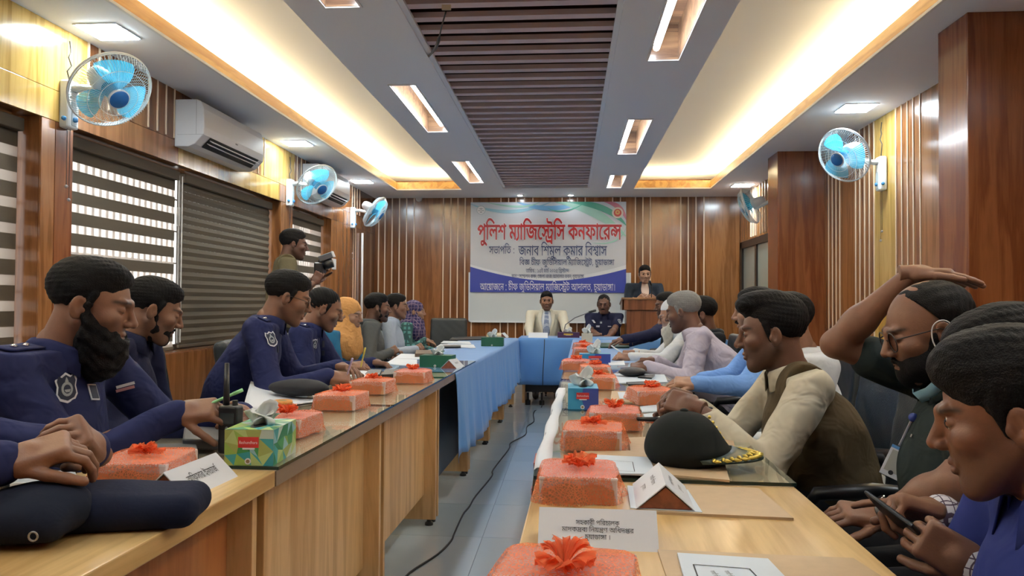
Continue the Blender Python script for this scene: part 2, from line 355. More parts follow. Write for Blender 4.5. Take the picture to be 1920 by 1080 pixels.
# tube lights in wood-lined recesses
LINE=wood('recess_lining',(.10,.05,.03),(.30,.17,.09),.35,axis='X'); ET=emitter('tube_glow',(.86,.94,1.0),LED_TUBE); TW=mat('fitting_white',(.8,.8,.8),.35)
order=['nearest','second nearest','third from the camera','farthest']
for side,H in (('left',HL),('right',HR)):
    for i,(x0,x1,y0,y1) in enumerate(H):
        t=thing('recessed_tube_light',((x0+x1)/2,(y0+y1)/2,ZC),'tube light in a wood-lined recess of the %s grey beam, %s'%(side,order[i]),'light')
        l=MB(); T=.004
        l.box((x0,y0,ZC-.001),(x0+T,y1,ZU-.03)).box((x1-T,y0,ZC-.001),(x1,y1,ZU-.03)).box((x0,y0,ZC-.001),(x1,y0+T,ZU-.03)).box((x0,y1-T,ZC-.001),(x1,y1,ZU-.03)).box((x0,y0,ZU-.035),(x1,y1,ZU-.03))
        l.build('lining',LINE,t)
        e=.012; f=MB().box((x0-e,y0-e,ZC-.008),(x0,y1+e,ZC)).box((x1,y0-e,ZC-.008),(x1+e,y1+e,ZC)).box((x0,y0-e,ZC-.008),(x1,y0,ZC)).box((x0,y1,ZC-.008),(x1,y1+e,ZC))
        f.build('frame',TW,t)
        tx=x1-.04 if side=='left' else x0+.04
        MB().box((tx-.018,y0+.10,ZC+.060),(tx+.018,y1-.10,ZC+.082)).build('holder',TW,t)
        MB().tube([(tx,y0+.11,ZC+.036),(tx,y1-.11,ZC+.036)],.019,12).build('tube',ET,t,smooth=True)
# square LED panels in the soffits
EP=emitter('panel_glow',(.80,.93,1.0),LED_PANEL)
def led(x,y,label):
    t=thing('ceiling_light',(x,y,ZC),label,'light'); h=.115
    f=MB().box((x-h-.012,y-h-.012,ZC-.006),(x+h+.012,y+h+.012,ZC-.0005)); f.build('frame',TW,t,bevel=.003)
    MB().box((x-h,y-h,ZC-.010),(x+h,y+h,ZC-.006)).build('diffuser',EP,t)
for i,y in enumerate((1.1,4.0,6.94,9.19)): led(-2.60,y,['square panel light in the left soffit above the camera','square panel light in the left soffit over the nearest wall fan','square panel light in the left soffit beyond the near air conditioner','square panel light in the left soffit at the far corner'][i])
for i,y in enumerate((2.15,5.90,9.67)): led(2.20,y,['square panel light in the right soffit near the camera','square panel light in the right soffit above the white wall fan','square panel light in the right soffit beyond the far pier'][i])
ES=emitter('spot_glow',(.95,.97,1.0),SPOT)
for i,px in enumerate((977,1070)):
    q=P(px,370,Z=ZC); t=thing('downlight',(q.x,10.45,ZC),'small round downlight above the banner, %s one'%('left','right')[i],'light')
    MB().lathe((q.x,10.45,ZC),(0,0,-1),[(.05,0),(.05,.006),(.036,.008)]).build('rim',TW,t,smooth=True)
    MB().lathe((q.x,10.45,ZC-.007),(0,0,-1),[(.034,0),(.03,.006)]).build('lens',ES,t)
tag(MB().lathe(P(785,372,Y=10.66),(0,-1,0),[(.045,-.06),(.045,0),(.03,.012)]).build('dome_camera',mat('cctv_ring',(.62,.6,.58),.3),smooth=False),'small round security camera at the top of the far wall','camera')
# skirting
tag(MB().box((XL-.0,YF-.025,0),(2.4,YF-.012,.1)).build('baseboard_far',W_DARK),kind='structure')
tag(MB().box((XL+.012,YB,0),(XL+.025,YF,.1)).build('baseboard_left',W_DARK),kind='structure')
# outlines of the Bengali letters as plain numbers: per letter a list of closed contours x,y,x,y,... in fifths of a thousandth of the letter size
GLYPHS=[
[[119,138,124,124,145,124,145,110,124,110,124,0,109,0,109,72,98,87,97,88,95,86,59,52,45,39,34,50,39,56,43,64,43,72,41,76,37,79,31,80,20,76,5,90,12,100,29,116,40,122,48,125,57,126,69,125,78,122,85,118,95,110,109,94,109,136,110,138],[67,110,54,111,45,108,35,102,25,92,33,93,44,92,52,87,54,82,58,71,87,98,79,106]],
[[-20,2,-19,-18,2,-31,18,-44,9,-54,-16,-35,-23,-31,-28,-40,-34,-46,-46,-52,-53,-53,-61,-53,-71,-50,-78,-46,-83,-38,-84,-31,-83,-24,-82,-21,-77,-14,-67,-9,-53,-8,-35,-11,-34,2],[-55,-21,-62,-21,-66,-23,-69,-27,-70,-32,-69,-36,-66,-39,-57,-41,-54,-40,-51,-40,-44,-36,-40,-32,-36,-25,-46,-22]],
[[74,183,90,179,106,171,124,160,140,147,140,146,132,136,106,155,88,165,76,168,62,169,56,168,46,165,38,160,32,154,21,138,32,124,55,124,55,110,34,110,34,86,34,0,19,0,19,110,-2,110,-2,124,16,124,4,142,19,162,28,172,38,178,48,182,54,183]],
[[148,124,148,110,127,110,126,0,112,0,112,64,105,70,98,75,90,76,84,73,80,66,80,54,70,53,67,54,63,66,58,72,54,76,48,78,40,79,34,77,30,75,26,68,27,56,34,48,48,40,42,26,26,34,19,40,15,44,10,54,9,66,10,72,14,79,20,86,32,92,42,93,52,92,60,89,68,84,72,79,78,87,86,90,90,90,96,90,102,88,112,81,112,110,-2,110,-2,124]],
[[111,138,117,124,137,124,137,110,116,110,116,0,101,0,101,90,100,92,91,104,83,109,75,111,65,110,60,106,56,102,55,94,57,88,61,82,71,77,82,76,81,62,81,60,72,61,60,65,52,72,46,80,40,70,32,64,22,61,11,60,9,74,26,78,32,83,36,90,35,100,31,107,25,110,15,111,0,110,-2,124,10,126,25,125,37,118,46,109,51,118,57,122,65,125,74,126,87,123,95,118,101,112,101,138]],
[[126,124,126,110,105,110,105,0,90,0,90,22,87,26,76,40,64,51,56,55,50,56,42,56,36,53,30,46,30,36,34,30,48,22,44,8,42,8,34,11,26,16,20,22,14,34,13,42,14,50,18,58,24,63,32,68,43,70,42,78,38,86,32,92,20,97,8,100,10,110,-2,110,-2,124],[90,110,26,110,36,107,48,99,54,90,58,78,60,68,74,61,90,45]],
[[52,124,53,111,46,110,39,103,35,97,32,87,32,71,38,37,38,24,35,13,30,6,18,-3,-1,-10,-2,-10,-6,3,6,8,12,11,17,15,22,24,23,39,17,66,16,83,19,97,27,110,-2,111,-2,124]],
[[28,138,30,136,34,124,54,124,55,112,54,110,34,110,34,0,20,0,19,6,19,94,16,100,11,106,6,109,-2,110,-2,124,4,124,10,122,18,113,19,138]],
[[184,124,184,110,111,110,120,101,130,95,146,92,161,92,169,79,162,60,160,45,161,25,166,2,152,-1,147,17,145,34,145,55,146,63,151,77,136,79,124,82,116,86,107,92,96,106,82,97,70,86,67,78,68,71,70,68,74,66,84,66,94,71,104,79,122,73,125,63,126,52,125,42,122,32,115,24,108,19,94,14,82,13,68,14,58,17,48,22,36,31,28,41,24,48,12,73,6,93,20,97,21,96,31,68,36,57,44,45,56,35,68,30,82,28,94,29,102,34,109,43,111,53,110,63,96,55,86,52,72,52,64,55,57,60,52,69,52,77,53,85,58,95,66,103,78,110,-2,110,-2,124]],
[[70,124,71,110,60,108,54,104,40,92,34,84,29,74,26,62,26,46,27,38,30,30,35,22,40,17,54,14,62,15,70,18,76,6,72,3,64,0,52,-1,40,1,28,7,21,14,16,22,11,36,10,52,11,68,16,82,22,92,32,104,41,110,-2,110,-2,124]],
[[98,182,100,180,99,172,101,164,107,158,112,155,120,154,150,154,158,153,166,150,172,144,175,138,177,124,199,124,199,112,198,110,118,110,118,38,120,29,126,23,130,22,140,23,154,30,164,42,170,54,171,66,168,72,164,75,158,76,146,75,145,88,156,91,168,90,174,88,179,84,184,78,186,72,187,64,186,56,184,48,177,34,177,-38,162,-38,156,-28,148,-22,134,-21,112,-24,100,-24,92,-22,82,-16,76,-10,73,-4,70,8,70,20,72,31,87,30,86,10,88,0,92,-5,96,-8,108,-10,134,-6,144,-7,156,-11,162,-17,162,18,150,11,138,8,124,8,112,13,106,20,103,30,102,64,96,71,92,74,88,75,82,74,79,70,59,38,50,29,44,26,38,25,26,28,17,36,7,48,20,56,24,48,30,42,36,41,42,42,46,46,54,58,50,76,47,84,40,90,30,95,8,99,8,100,10,110,-2,110,-2,112,-2,124,162,124,161,132,158,136,154,139,108,141,100,144,93,150,87,158,85,164,84,172,85,180,86,182],[102,110,26,110,46,103,52,99,56,94,60,86,64,73,71,84,78,89,82,90,88,89,95,86,102,80]],
[[138,124,138,110,117,110,117,0,102,0,102,64,92,74,84,75,79,70,59,38,50,28,44,26,32,26,26,28,18,34,11,42,8,49,20,56,28,43,34,41,40,41,46,46,53,56,52,68,48,82,40,90,30,95,8,100,10,110,-2,110,-2,124],[102,110,26,110,46,103,52,99,56,94,60,86,64,73,72,86,78,89,82,90,88,89,95,86,102,80]],
[[162,124,162,110,98,110,98,102,112,100,124,95,136,88,145,78,151,68,152,60,152,52,147,40,140,35,132,32,114,32,113,36,114,47,128,47,134,50,136,54,137,60,135,66,134,70,126,78,112,84,98,87,98,0,84,0,72,16,56,32,44,39,28,46,16,49,8,68,26,78,48,89,82,102,82,110,-2,110,-2,124],[83,86,78,85,58,77,27,62,28,60,38,58,54,49,70,38,80,28,84,22]],
[[122,124,122,110,102,110,102,0,86,0,86,42,74,55,60,66,52,69,42,70,32,67,27,62,26,54,27,48,32,42,43,36,36,23,24,28,16,36,11,44,10,50,9,56,10,64,14,72,20,78,34,84,40,85,50,84,60,81,76,72,86,61,86,110,-2,110,-2,124]],
[[170,124,170,112,168,110,31,110,48,101,64,89,67,86,68,76,34,59,29,56,30,55,46,50,62,43,74,34,88,21,89,102,102,102,122,98,134,93,148,82,156,72,158,64,158,52,156,46,152,40,146,35,138,32,120,32,119,34,120,46,132,47,135,48,140,50,142,54,143,60,140,70,132,78,120,84,104,86,104,0,90,0,72,19,60,28,36,38,16,43,10,60,24,70,50,82,44,87,34,93,10,100,14,110,-2,110,-2,124]],
[[120,125,121,110,100,109,100,0,85,0,73,17,56,32,44,40,32,45,16,49,8,67,20,75,48,89,84,103,85,104,85,109,-2,110,-2,125],[85,86,84,87,78,86,56,77,27,61,44,55,54,50,72,38,81,28,84,23,85,23],[38,22,42,22,46,19,48,15,49,10,48,5,46,2,42,0,36,-1,28,2,26,5,25,10,26,15,28,19,32,22]],
[[146,124,146,110,-2,110,-2,124],[54,97,70,92,67,84,67,77,70,73,78,71,86,73,92,77,106,93,118,95,119,94,125,84,130,72,132,64,133,51,132,42,127,30,120,21,112,15,98,10,78,9,60,13,50,18,40,26,29,38,20,53,14,69,6,92,6,93,20,97,28,74,37,54,47,41,58,32,70,26,82,24,94,25,106,30,114,38,117,45,118,53,117,63,112,75,110,76,104,69,92,60,80,57,66,59,57,63,51,72,50,84]],
[[142,124,142,110,-2,110,-2,124],[92,100,100,99,110,95,119,86,125,78,128,70,130,56,128,40,125,32,121,26,108,16,94,11,80,10,66,12,50,18,38,29,25,44,16,62,6,92,20,97,25,86,28,74,36,56,45,42,50,38,56,33,68,27,80,25,90,26,102,30,108,34,113,44,115,54,114,62,109,76,102,82,96,85,88,86,82,85,77,82,74,78,74,70,75,64,60,61,58,68,58,76,58,82,61,88,66,94,78,99]],
[[120,124,121,110,100,110,100,0,84,0,78,12,71,20,56,32,44,39,30,45,16,49,8,68,20,75,50,90,84,103,85,110,-2,110,-2,124],[85,86,82,87,60,78,27,62,28,60,36,58,54,50,72,38,81,28,84,23]],
[[113,137,118,124,138,124,138,110,119,110,117,109,117,-8,102,-8,94,-1,81,7,69,12,52,17,45,31,46,32,74,47,102,59,102,88,99,94,90,104,82,109,74,111,66,110,59,106,57,102,56,98,55,94,56,88,62,81,71,77,82,75,81,60,70,62,60,65,52,71,46,80,40,70,32,64,24,62,12,60,10,62,9,75,24,78,31,82,35,88,36,96,35,101,32,105,24,110,17,111,0,110,-1,124,12,126,24,125,32,122,38,118,46,109,51,118,58,122,66,125,79,125,86,123,93,119,102,110,102,137],[102,43,100,43,95,41,64,27,78,22,93,15,102,8,102,9]],
[[196,124,197,123,197,111,196,110,106,110,102,108,107,93,116,81,116,80,124,89,132,96,144,102,156,104,166,102,176,98,181,91,183,84,183,76,180,68,174,61,179,56,183,49,184,41,184,34,181,28,177,23,171,19,164,17,152,16,140,19,130,26,122,35,114,24,106,18,94,14,76,13,68,14,56,18,48,22,38,29,25,46,14,68,7,88,6,93,10,94,20,97,21,96,28,75,36,57,45,44,54,36,68,30,80,28,90,29,102,34,109,42,111,53,109,64,98,57,88,53,72,52,66,54,59,58,55,63,52,70,52,77,53,85,58,95,66,103,78,110,-2,110,-2,124],[88,101,74,91,68,81,67,75,69,69,74,66,78,66,90,69,100,76,93,87],[161,89,154,90,146,88,138,83,130,74,124,64,126,55,135,39,142,34,148,31,152,30,158,30,164,32,169,38,169,43,167,49,162,54,152,51,152,52,149,64,162,70,167,75,168,79,167,84,164,87]],
[[114,125,114,110,34,109,35,106,38,100,48,90,62,85,82,85,90,83,98,77,102,71,103,63,103,54,102,48,97,36,91,27,83,19,74,12,64,8,48,5,38,6,30,10,23,17,20,25,19,36,19,109,-2,110,-2,124],[35,85,34,38,35,28,37,24,42,20,48,19,56,20,64,23,74,31,81,38,85,46,88,59,87,64,82,69,64,70,52,73,42,78]],
[[-38,183,-26,182,-6,177,10,170,23,158,26,154,32,142,35,124,55,124,55,110,34,110,34,0,19,0,19,110,-1,110,-2,112,-2,124,19,124,17,136,12,146,5,154,-5,161,-26,168,-49,170,-69,169,-84,165,-87,162,-88,158,-87,155,-81,153,-45,152,-32,149,-26,144,-22,136,-20,130,-21,123,-33,124,-35,132,-40,137,-43,138,-84,139,-95,142,-100,146,-103,152,-104,158,-101,168,-91,177,-75,182,-54,183]],
[[144,125,144,110,71,109,71,71,75,64,78,63,86,66,96,75,106,86,118,89,128,68,131,57,131,46,130,36,126,26,119,17,108,10,98,6,84,5,72,6,60,9,46,17,38,25,28,36,20,51,12,71,6,93,20,97,26,79,37,51,46,39,56,28,68,22,74,21,84,20,96,22,107,28,114,37,116,48,116,54,114,63,111,69,102,60,92,52,82,49,70,50,64,53,60,57,57,64,56,79,56,110,-2,110,-2,124]],
[[126,125,127,110,106,109,106,0,90,1,72,19,62,27,50,34,36,39,18,42,11,56,10,60,11,61,50,83,32,93,10,100,10,101,14,109,-2,110,-2,125],[91,109,32,109,48,101,66,87,68,75,30,57,29,55,30,55,52,49,66,41,76,35,90,21],[36,22,40,22,44,19,47,15,48,10,47,5,44,2,40,0,36,-1,28,2,25,5,24,10,25,15,28,19,32,22]],
[[4,182,17,181,16,170,18,163,24,157,30,155,68,154,78,152,86,147,90,142,93,132,94,125,114,125,115,123,114,110,34,110,34,38,35,28,38,23,42,20,48,19,56,20,64,23,70,27,81,38,87,52,87,65,85,69,80,72,74,73,64,72,61,85,74,88,82,88,88,86,96,81,100,76,103,69,103,62,102,48,98,37,91,27,76,14,58,6,42,5,36,7,26,13,22,19,19,31,19,109,-2,110,-2,124,78,125,79,125,79,127,76,135,70,139,64,140,32,140,22,142,12,147,7,152,2,163,1,175,2,181]],
[[38,23,39,21,37,13,23,-23,11,-24,9,-23,16,6,18,23]],
[[146,124,146,110,126,110,124,102,121,96,116,92,104,87,96,86,82,89,74,94,66,102,60,110,37,110,41,106,44,99,52,98,60,94,68,88,73,80,78,65,88,75,98,80,110,84,122,87,132,76,124,57,122,43,122,28,128,2,114,-1,110,11,107,26,106,44,108,57,113,70,104,67,89,58,81,50,64,27,56,20,50,18,44,18,38,19,32,22,24,28,19,36,30,43,37,35,40,34,44,33,50,35,60,45,63,51,64,58,62,70,58,78,52,82,48,85,38,85,32,83,29,79,28,75,30,66,16,63,13,72,13,83,17,90,28,98,24,104,18,109,12,110,-2,110,-2,124],[109,110,78,110,84,103,90,100,94,99,102,100,106,102,109,105]],
[[114,138,116,136,120,124,141,124,141,110,120,110,119,0,105,0,84,23,74,31,56,41,33,48,29,64,29,66,43,68,55,71,64,75,70,80,74,86,75,94,74,100,70,107,59,94,46,87,33,86,26,87,22,90,17,92,11,102,10,114,14,125,29,122,26,114,27,106,31,101,35,100,43,101,49,104,56,110,63,122,74,125,85,112,89,104,90,94,89,84,84,74,76,67,65,61,51,56,69,50,81,43,91,35,104,21,105,136,105,138]],
[[30,110,34,109,38,106,41,103,42,96,41,91,38,86,34,84,28,83,24,84,20,87,18,90,17,97,18,103,20,107,24,109],[34,24,38,21,41,17,42,10,41,5,38,1,34,-2,26,-2,20,1,18,5,17,11,18,18,20,21,24,23]],
[[36,126,48,120,43,110,43,104,44,100,54,90,77,74,90,62,96,50,99,36,97,26,94,20,87,10,78,4,68,1,58,0,43,2,32,8,27,16,25,22,26,32,27,34,30,39,36,44,46,48,52,34,47,32,42,28,41,24,42,20,49,16,58,15,68,16,76,21,81,28,83,36,81,46,77,52,67,62,37,84,28,96,25,106,26,112,31,120]],
[[82,126,90,116,87,106,88,98,92,94,96,92,106,91,113,80,92,67,83,58,79,50,79,40,82,34,88,30,105,29,112,12,99,6,89,3,75,1,61,0,48,1,36,5,26,12,17,22,15,26,12,36,10,50,12,66,19,78,29,92,44,104,63,116],[74,104,51,91,40,80,32,70,28,60,26,48,28,36,32,28,38,21,46,17,53,15,67,14,80,15,89,18,78,21,70,27,65,34,63,44,65,54,71,66,89,82,82,84,76,92,74,96]],
[[6,182,14,181,13,171,14,165,16,161,20,157,32,154,58,154,70,152,78,147,82,143,85,135,86,124,108,124,108,110,43,110,50,100,64,98,74,95,82,89,89,80,92,73,93,66,90,50,82,39,68,32,54,29,68,23,88,12,108,-2,98,-12,66,9,48,18,30,25,10,31,12,44,26,41,42,41,54,42,64,44,71,49,76,58,77,64,75,74,70,80,62,84,50,86,42,85,34,83,31,80,30,75,30,68,16,65,14,75,15,84,18,89,22,93,32,98,33,99,28,105,20,109,-2,110,-2,124,70,124,72,125,71,131,68,136,62,139,28,140,20,142,8,147,2,155,-2,166,-1,182]],
[[15,183,22,172,21,171,-41,129,-42,130,-50,142]],
[[36,125,46,119,42,111,43,106,46,104,82,94,92,88,98,78,100,67,97,54,86,43,76,37,64,34,86,24,100,14,110,5,102,-5,80,11,70,17,50,27,13,37,16,51,36,47,64,48,76,52,82,58,83,61,84,70,82,75,78,78,66,83,40,91,34,94,28,99,26,103,26,112,30,121,34,126]],
[[61,109,78,106,85,103,94,96,100,85,103,76,104,64,103,54,99,42,93,32,84,25,74,20,58,18,47,19,37,22,26,30,20,38,16,49,14,64,16,74,19,84,26,95,34,102,45,107],[68,94,54,94,44,90,39,86,34,80,32,72,31,59,33,47,36,42,42,36,51,33,66,33,74,36,80,42,84,48,86,54,88,67,85,81,81,87,76,91]],
[[115,138,121,124,141,124,141,123,141,110,121,110,120,109,120,-23,106,-23,102,-16,97,-10,89,-7,77,-6,55,-9,40,-9,28,-6,22,-3,17,1,13,6,9,17,10,33,12,35,14,35,26,33,25,22,26,14,33,8,38,6,47,5,72,8,86,8,94,5,105,-3,105,2,98,10,90,19,75,31,56,41,34,48,29,64,30,66,55,71,65,76,70,80,74,86,75,92,74,99,71,106,60,95,51,89,45,87,37,86,25,88,17,93,11,100,10,114,14,125,15,126,29,121,26,114,26,107,29,103,32,101,36,100,45,102,50,105,54,108,64,123,75,125,85,112,89,102,90,93,88,83,84,75,76,67,67,62,52,56,69,50,80,44,92,35,105,22,105,137]],
[[86,183,100,181,99,172,101,163,108,157,118,155,152,154,160,152,168,148,173,142,178,125,198,125,199,123,199,111,198,110,118,109,118,34,119,26,122,23,126,20,132,19,140,20,146,23,159,32,168,45,171,59,169,68,164,72,160,73,146,72,144,85,154,88,166,88,172,86,178,82,183,76,186,69,187,61,186,52,181,38,175,28,164,17,150,9,136,5,122,6,110,12,104,22,102,34,102,63,94,73,88,75,82,74,78,69,59,37,50,28,44,26,34,26,26,28,20,32,11,42,7,48,8,49,20,56,29,43,34,41,40,42,46,47,54,57,51,73,48,82,42,88,36,92,28,95,8,99,10,110,-2,110,-2,111,-2,125,162,125,161,132,158,136,154,139,146,140,116,140,106,142,96,147,90,152,85,163,84,174,85,181],[102,109,26,110,46,103,52,99,57,93,60,87,64,73,72,86,78,89,82,90,90,89,102,80]],
[[176,124,176,110,88,110,86,109,86,58,102,71,113,79,136,92,150,97,162,85,154,64,152,50,153,22,158,2,144,-1,139,17,136,39,136,52,138,65,143,78,136,76,115,63,104,54,82,35,70,35,62,44,46,55,26,63,16,65,7,83,38,96,70,108,70,110,-2,110,-2,124],[71,92,56,89,27,77,44,71,56,66,72,54]],
[[146,124,146,110,124,110,130,94,130,88,128,76,122,67,112,63,109,62,120,55,126,49,129,43,130,32,129,24,124,17,116,10,105,5,118,0,140,-12,134,-23,114,-12,96,-4,78,1,57,6,60,20,76,17,94,17,108,21,113,26,115,33,114,40,108,47,102,50,92,51,84,49,78,45,77,40,78,34,64,31,63,32,61,42,62,48,65,54,70,58,84,64,76,69,68,76,64,83,63,83,57,69,52,65,46,61,40,60,30,62,24,65,14,74,8,83,20,90,30,78,36,75,44,77,48,82,52,89,54,100,54,110,-2,110,-2,124],[105,110,68,110,70,102,75,90,83,80,94,75,106,75,111,78,114,84,114,95,111,102]],
[[176,124,175,110,155,110,154,0,140,0,139,6,126,21,116,29,108,32,102,33,96,32,91,28,91,22,101,14,96,3,94,1,86,5,80,10,76,18,75,24,75,30,76,34,82,42,90,46,94,46,93,52,91,56,86,61,74,60,62,63,40,78,34,80,30,80,25,76,25,70,27,66,32,62,20,51,11,62,8,74,9,80,11,84,16,89,20,92,32,94,33,96,29,102,22,108,16,110,-2,110,-2,124],[139,110,102,110,106,102,108,88,107,78,101,66,107,58,109,46,114,44,126,38,140,26],[84,110,41,110,45,106,48,98,49,88,58,82,68,76,76,74,84,75,89,78,92,84,93,88,92,96,89,102]],
[[186,124,186,112,184,110,123,110,123,88,136,88,150,85,162,79,171,70,175,60,175,48,172,40,164,33,158,30,138,30,139,44,152,45,156,48,159,52,160,58,157,64,152,68,140,73,132,74,123,74,122,0,108,0,107,10,96,24,86,34,78,38,68,39,64,37,60,32,62,20,46,17,43,30,45,40,50,47,59,52,58,60,55,68,50,74,46,77,38,78,32,78,29,76,27,72,26,68,28,61,12,58,10,66,10,76,14,84,25,90,24,98,22,105,18,110,-2,110,-2,124],[107,110,86,110,88,98,91,94,94,92,98,90,102,89,107,90],[71,110,36,110,40,100,40,94,42,92,46,92,56,88,63,82,69,76,73,66,74,53,90,47,98,40,108,30,107,74,106,75,88,78,82,81,78,86,72,96]],
[[208,138,212,125,234,124,233,110,213,110,212,0,197,0,197,96,193,104,186,109,178,110,160,110,160,0,158,0,144,0,130,20,114,34,102,24,88,19,78,18,66,19,50,24,38,33,26,46,15,64,13,72,6,88,20,93,27,76,35,60,44,48,52,40,64,35,76,33,86,34,92,36,100,42,103,46,105,52,106,60,105,70,100,79,90,85,84,86,78,85,74,83,71,80,71,74,72,66,58,63,54,74,55,84,58,90,67,98,63,104,56,109,50,110,-2,110,-2,124,180,124,184,124,190,121,198,113,198,137],[144,110,77,110,84,100,94,99,102,95,110,88,117,80,120,65,121,56,120,48,132,37,144,23]],
[[122,124,123,123,123,111,122,110,32,110,32,109,32,58,48,72,58,79,80,91,94,97,108,84,100,65,98,57,97,44,99,22,104,2,90,-1,86,13,82,33,82,53,84,66,88,78,82,76,60,63,28,36,16,43,16,109,16,110,-2,110,-2,124]],
[[54,124,55,0,39,0,39,124]],
[[108,124,108,110,43,110,50,100,64,98,74,95,82,89,89,80,92,73,93,66,90,50,82,39,68,32,54,29,68,23,88,12,108,-2,98,-12,74,4,58,14,28,26,10,31,12,44,24,42,38,41,54,42,64,44,70,49,75,55,77,64,75,73,70,80,62,84,50,86,42,85,34,83,31,80,30,75,30,68,16,65,14,75,15,84,18,89,22,93,32,98,33,99,28,105,20,109,-2,110,-2,124]],
[[146,124,146,110,55,110,56,58,66,68,82,79,100,90,118,97,119,97,131,85,124,67,121,49,121,25,123,12,128,-7,127,-8,114,-12,105,0,94,5,78,5,48,0,40,1,26,4,18,11,12,18,9,31,11,46,24,45,26,44,25,35,26,26,30,20,36,16,46,14,72,19,86,20,100,17,108,12,105,34,105,50,106,60,112,79,102,74,84,63,52,35,40,44,40,110,-2,110,-2,124]],
[[140,124,141,123,140,111,116,110,121,101,123,89,121,76,113,67,118,61,120,48,120,-23,104,-23,102,-16,98,-11,92,-7,82,-6,48,-9,36,-8,24,-3,15,6,10,17,9,34,11,46,16,46,26,44,25,29,26,20,29,13,34,9,40,7,50,5,76,9,88,8,100,3,104,-1,104,50,102,56,96,60,86,60,76,56,68,50,65,44,64,39,66,36,72,34,82,34,82,29,83,21,82,20,68,19,60,21,54,24,51,27,49,32,48,40,49,45,56,57,64,64,70,68,52,82,48,83,44,82,39,78,39,73,47,61,36,51,27,61,24,68,22,76,23,82,28,91,34,96,42,98,50,97,60,95,64,91,84,76,88,75,100,75,105,79,108,88,105,100,98,110,-2,110,-2,124]],
[[100,138,106,124,126,124,126,110,105,110,104,0,90,0,90,78,89,80,74,97,60,107,54,110,46,111,38,111,34,109,30,106,26,102,24,92,25,88,27,82,32,77,40,74,55,70,54,55,42,56,30,60,20,66,14,72,9,82,8,92,9,102,13,112,20,119,30,124,40,126,52,125,62,122,70,118,78,112,90,100,90,136,90,138]],
[[180,124,180,110,160,110,160,0,144,0,130,20,114,34,102,24,88,19,78,18,66,19,50,24,38,33,26,46,14,68,6,88,20,93,27,76,35,60,43,48,50,42,54,39,62,35,76,33,86,34,96,39,103,46,106,60,105,70,100,78,90,85,84,86,78,85,74,83,71,80,71,74,72,66,58,63,54,74,55,84,58,90,67,98,63,104,56,109,50,110,-2,110,-2,124],[144,110,77,110,84,100,94,99,102,95,110,88,117,80,120,65,121,56,120,48,132,37,144,23]],
[[53,126,58,124,57,110,44,110,40,107,38,102,39,98,41,94,48,89,85,104,85,124,121,124,121,110,100,110,100,20,100,0,85,0,75,14,58,31,43,40,31,45,15,50,7,68,34,82,27,90,23,98,22,104,24,114,28,120,33,123,40,125],[85,86,82,87,57,77,27,62,27,60,37,58,55,49,72,38,81,28,85,22]],
[[119,138,124,125,146,125,147,123,147,110,124,109,124,49,132,39,135,31,136,24,135,14,133,9,131,5,125,-2,115,-8,104,-11,90,-12,74,-11,55,-5,43,2,34,10,25,20,19,31,11,47,12,49,26,53,33,38,40,27,50,16,61,9,71,5,88,3,101,4,109,6,115,9,118,13,121,22,120,30,116,37,110,41,101,43,94,42,89,37,88,33,88,25,75,22,74,23,72,32,73,40,76,46,80,51,91,56,109,56,108,73,95,91,43,48,33,59,38,64,42,70,43,77,41,83,37,86,30,87,19,83,5,97,19,111,31,119,47,125,59,126,70,125,82,120,90,115,109,95,109,136,110,138],[67,110,57,111,47,110,39,107,26,98,36,100,46,98,51,94,53,90,57,78,84,100,84,102,78,106]]]
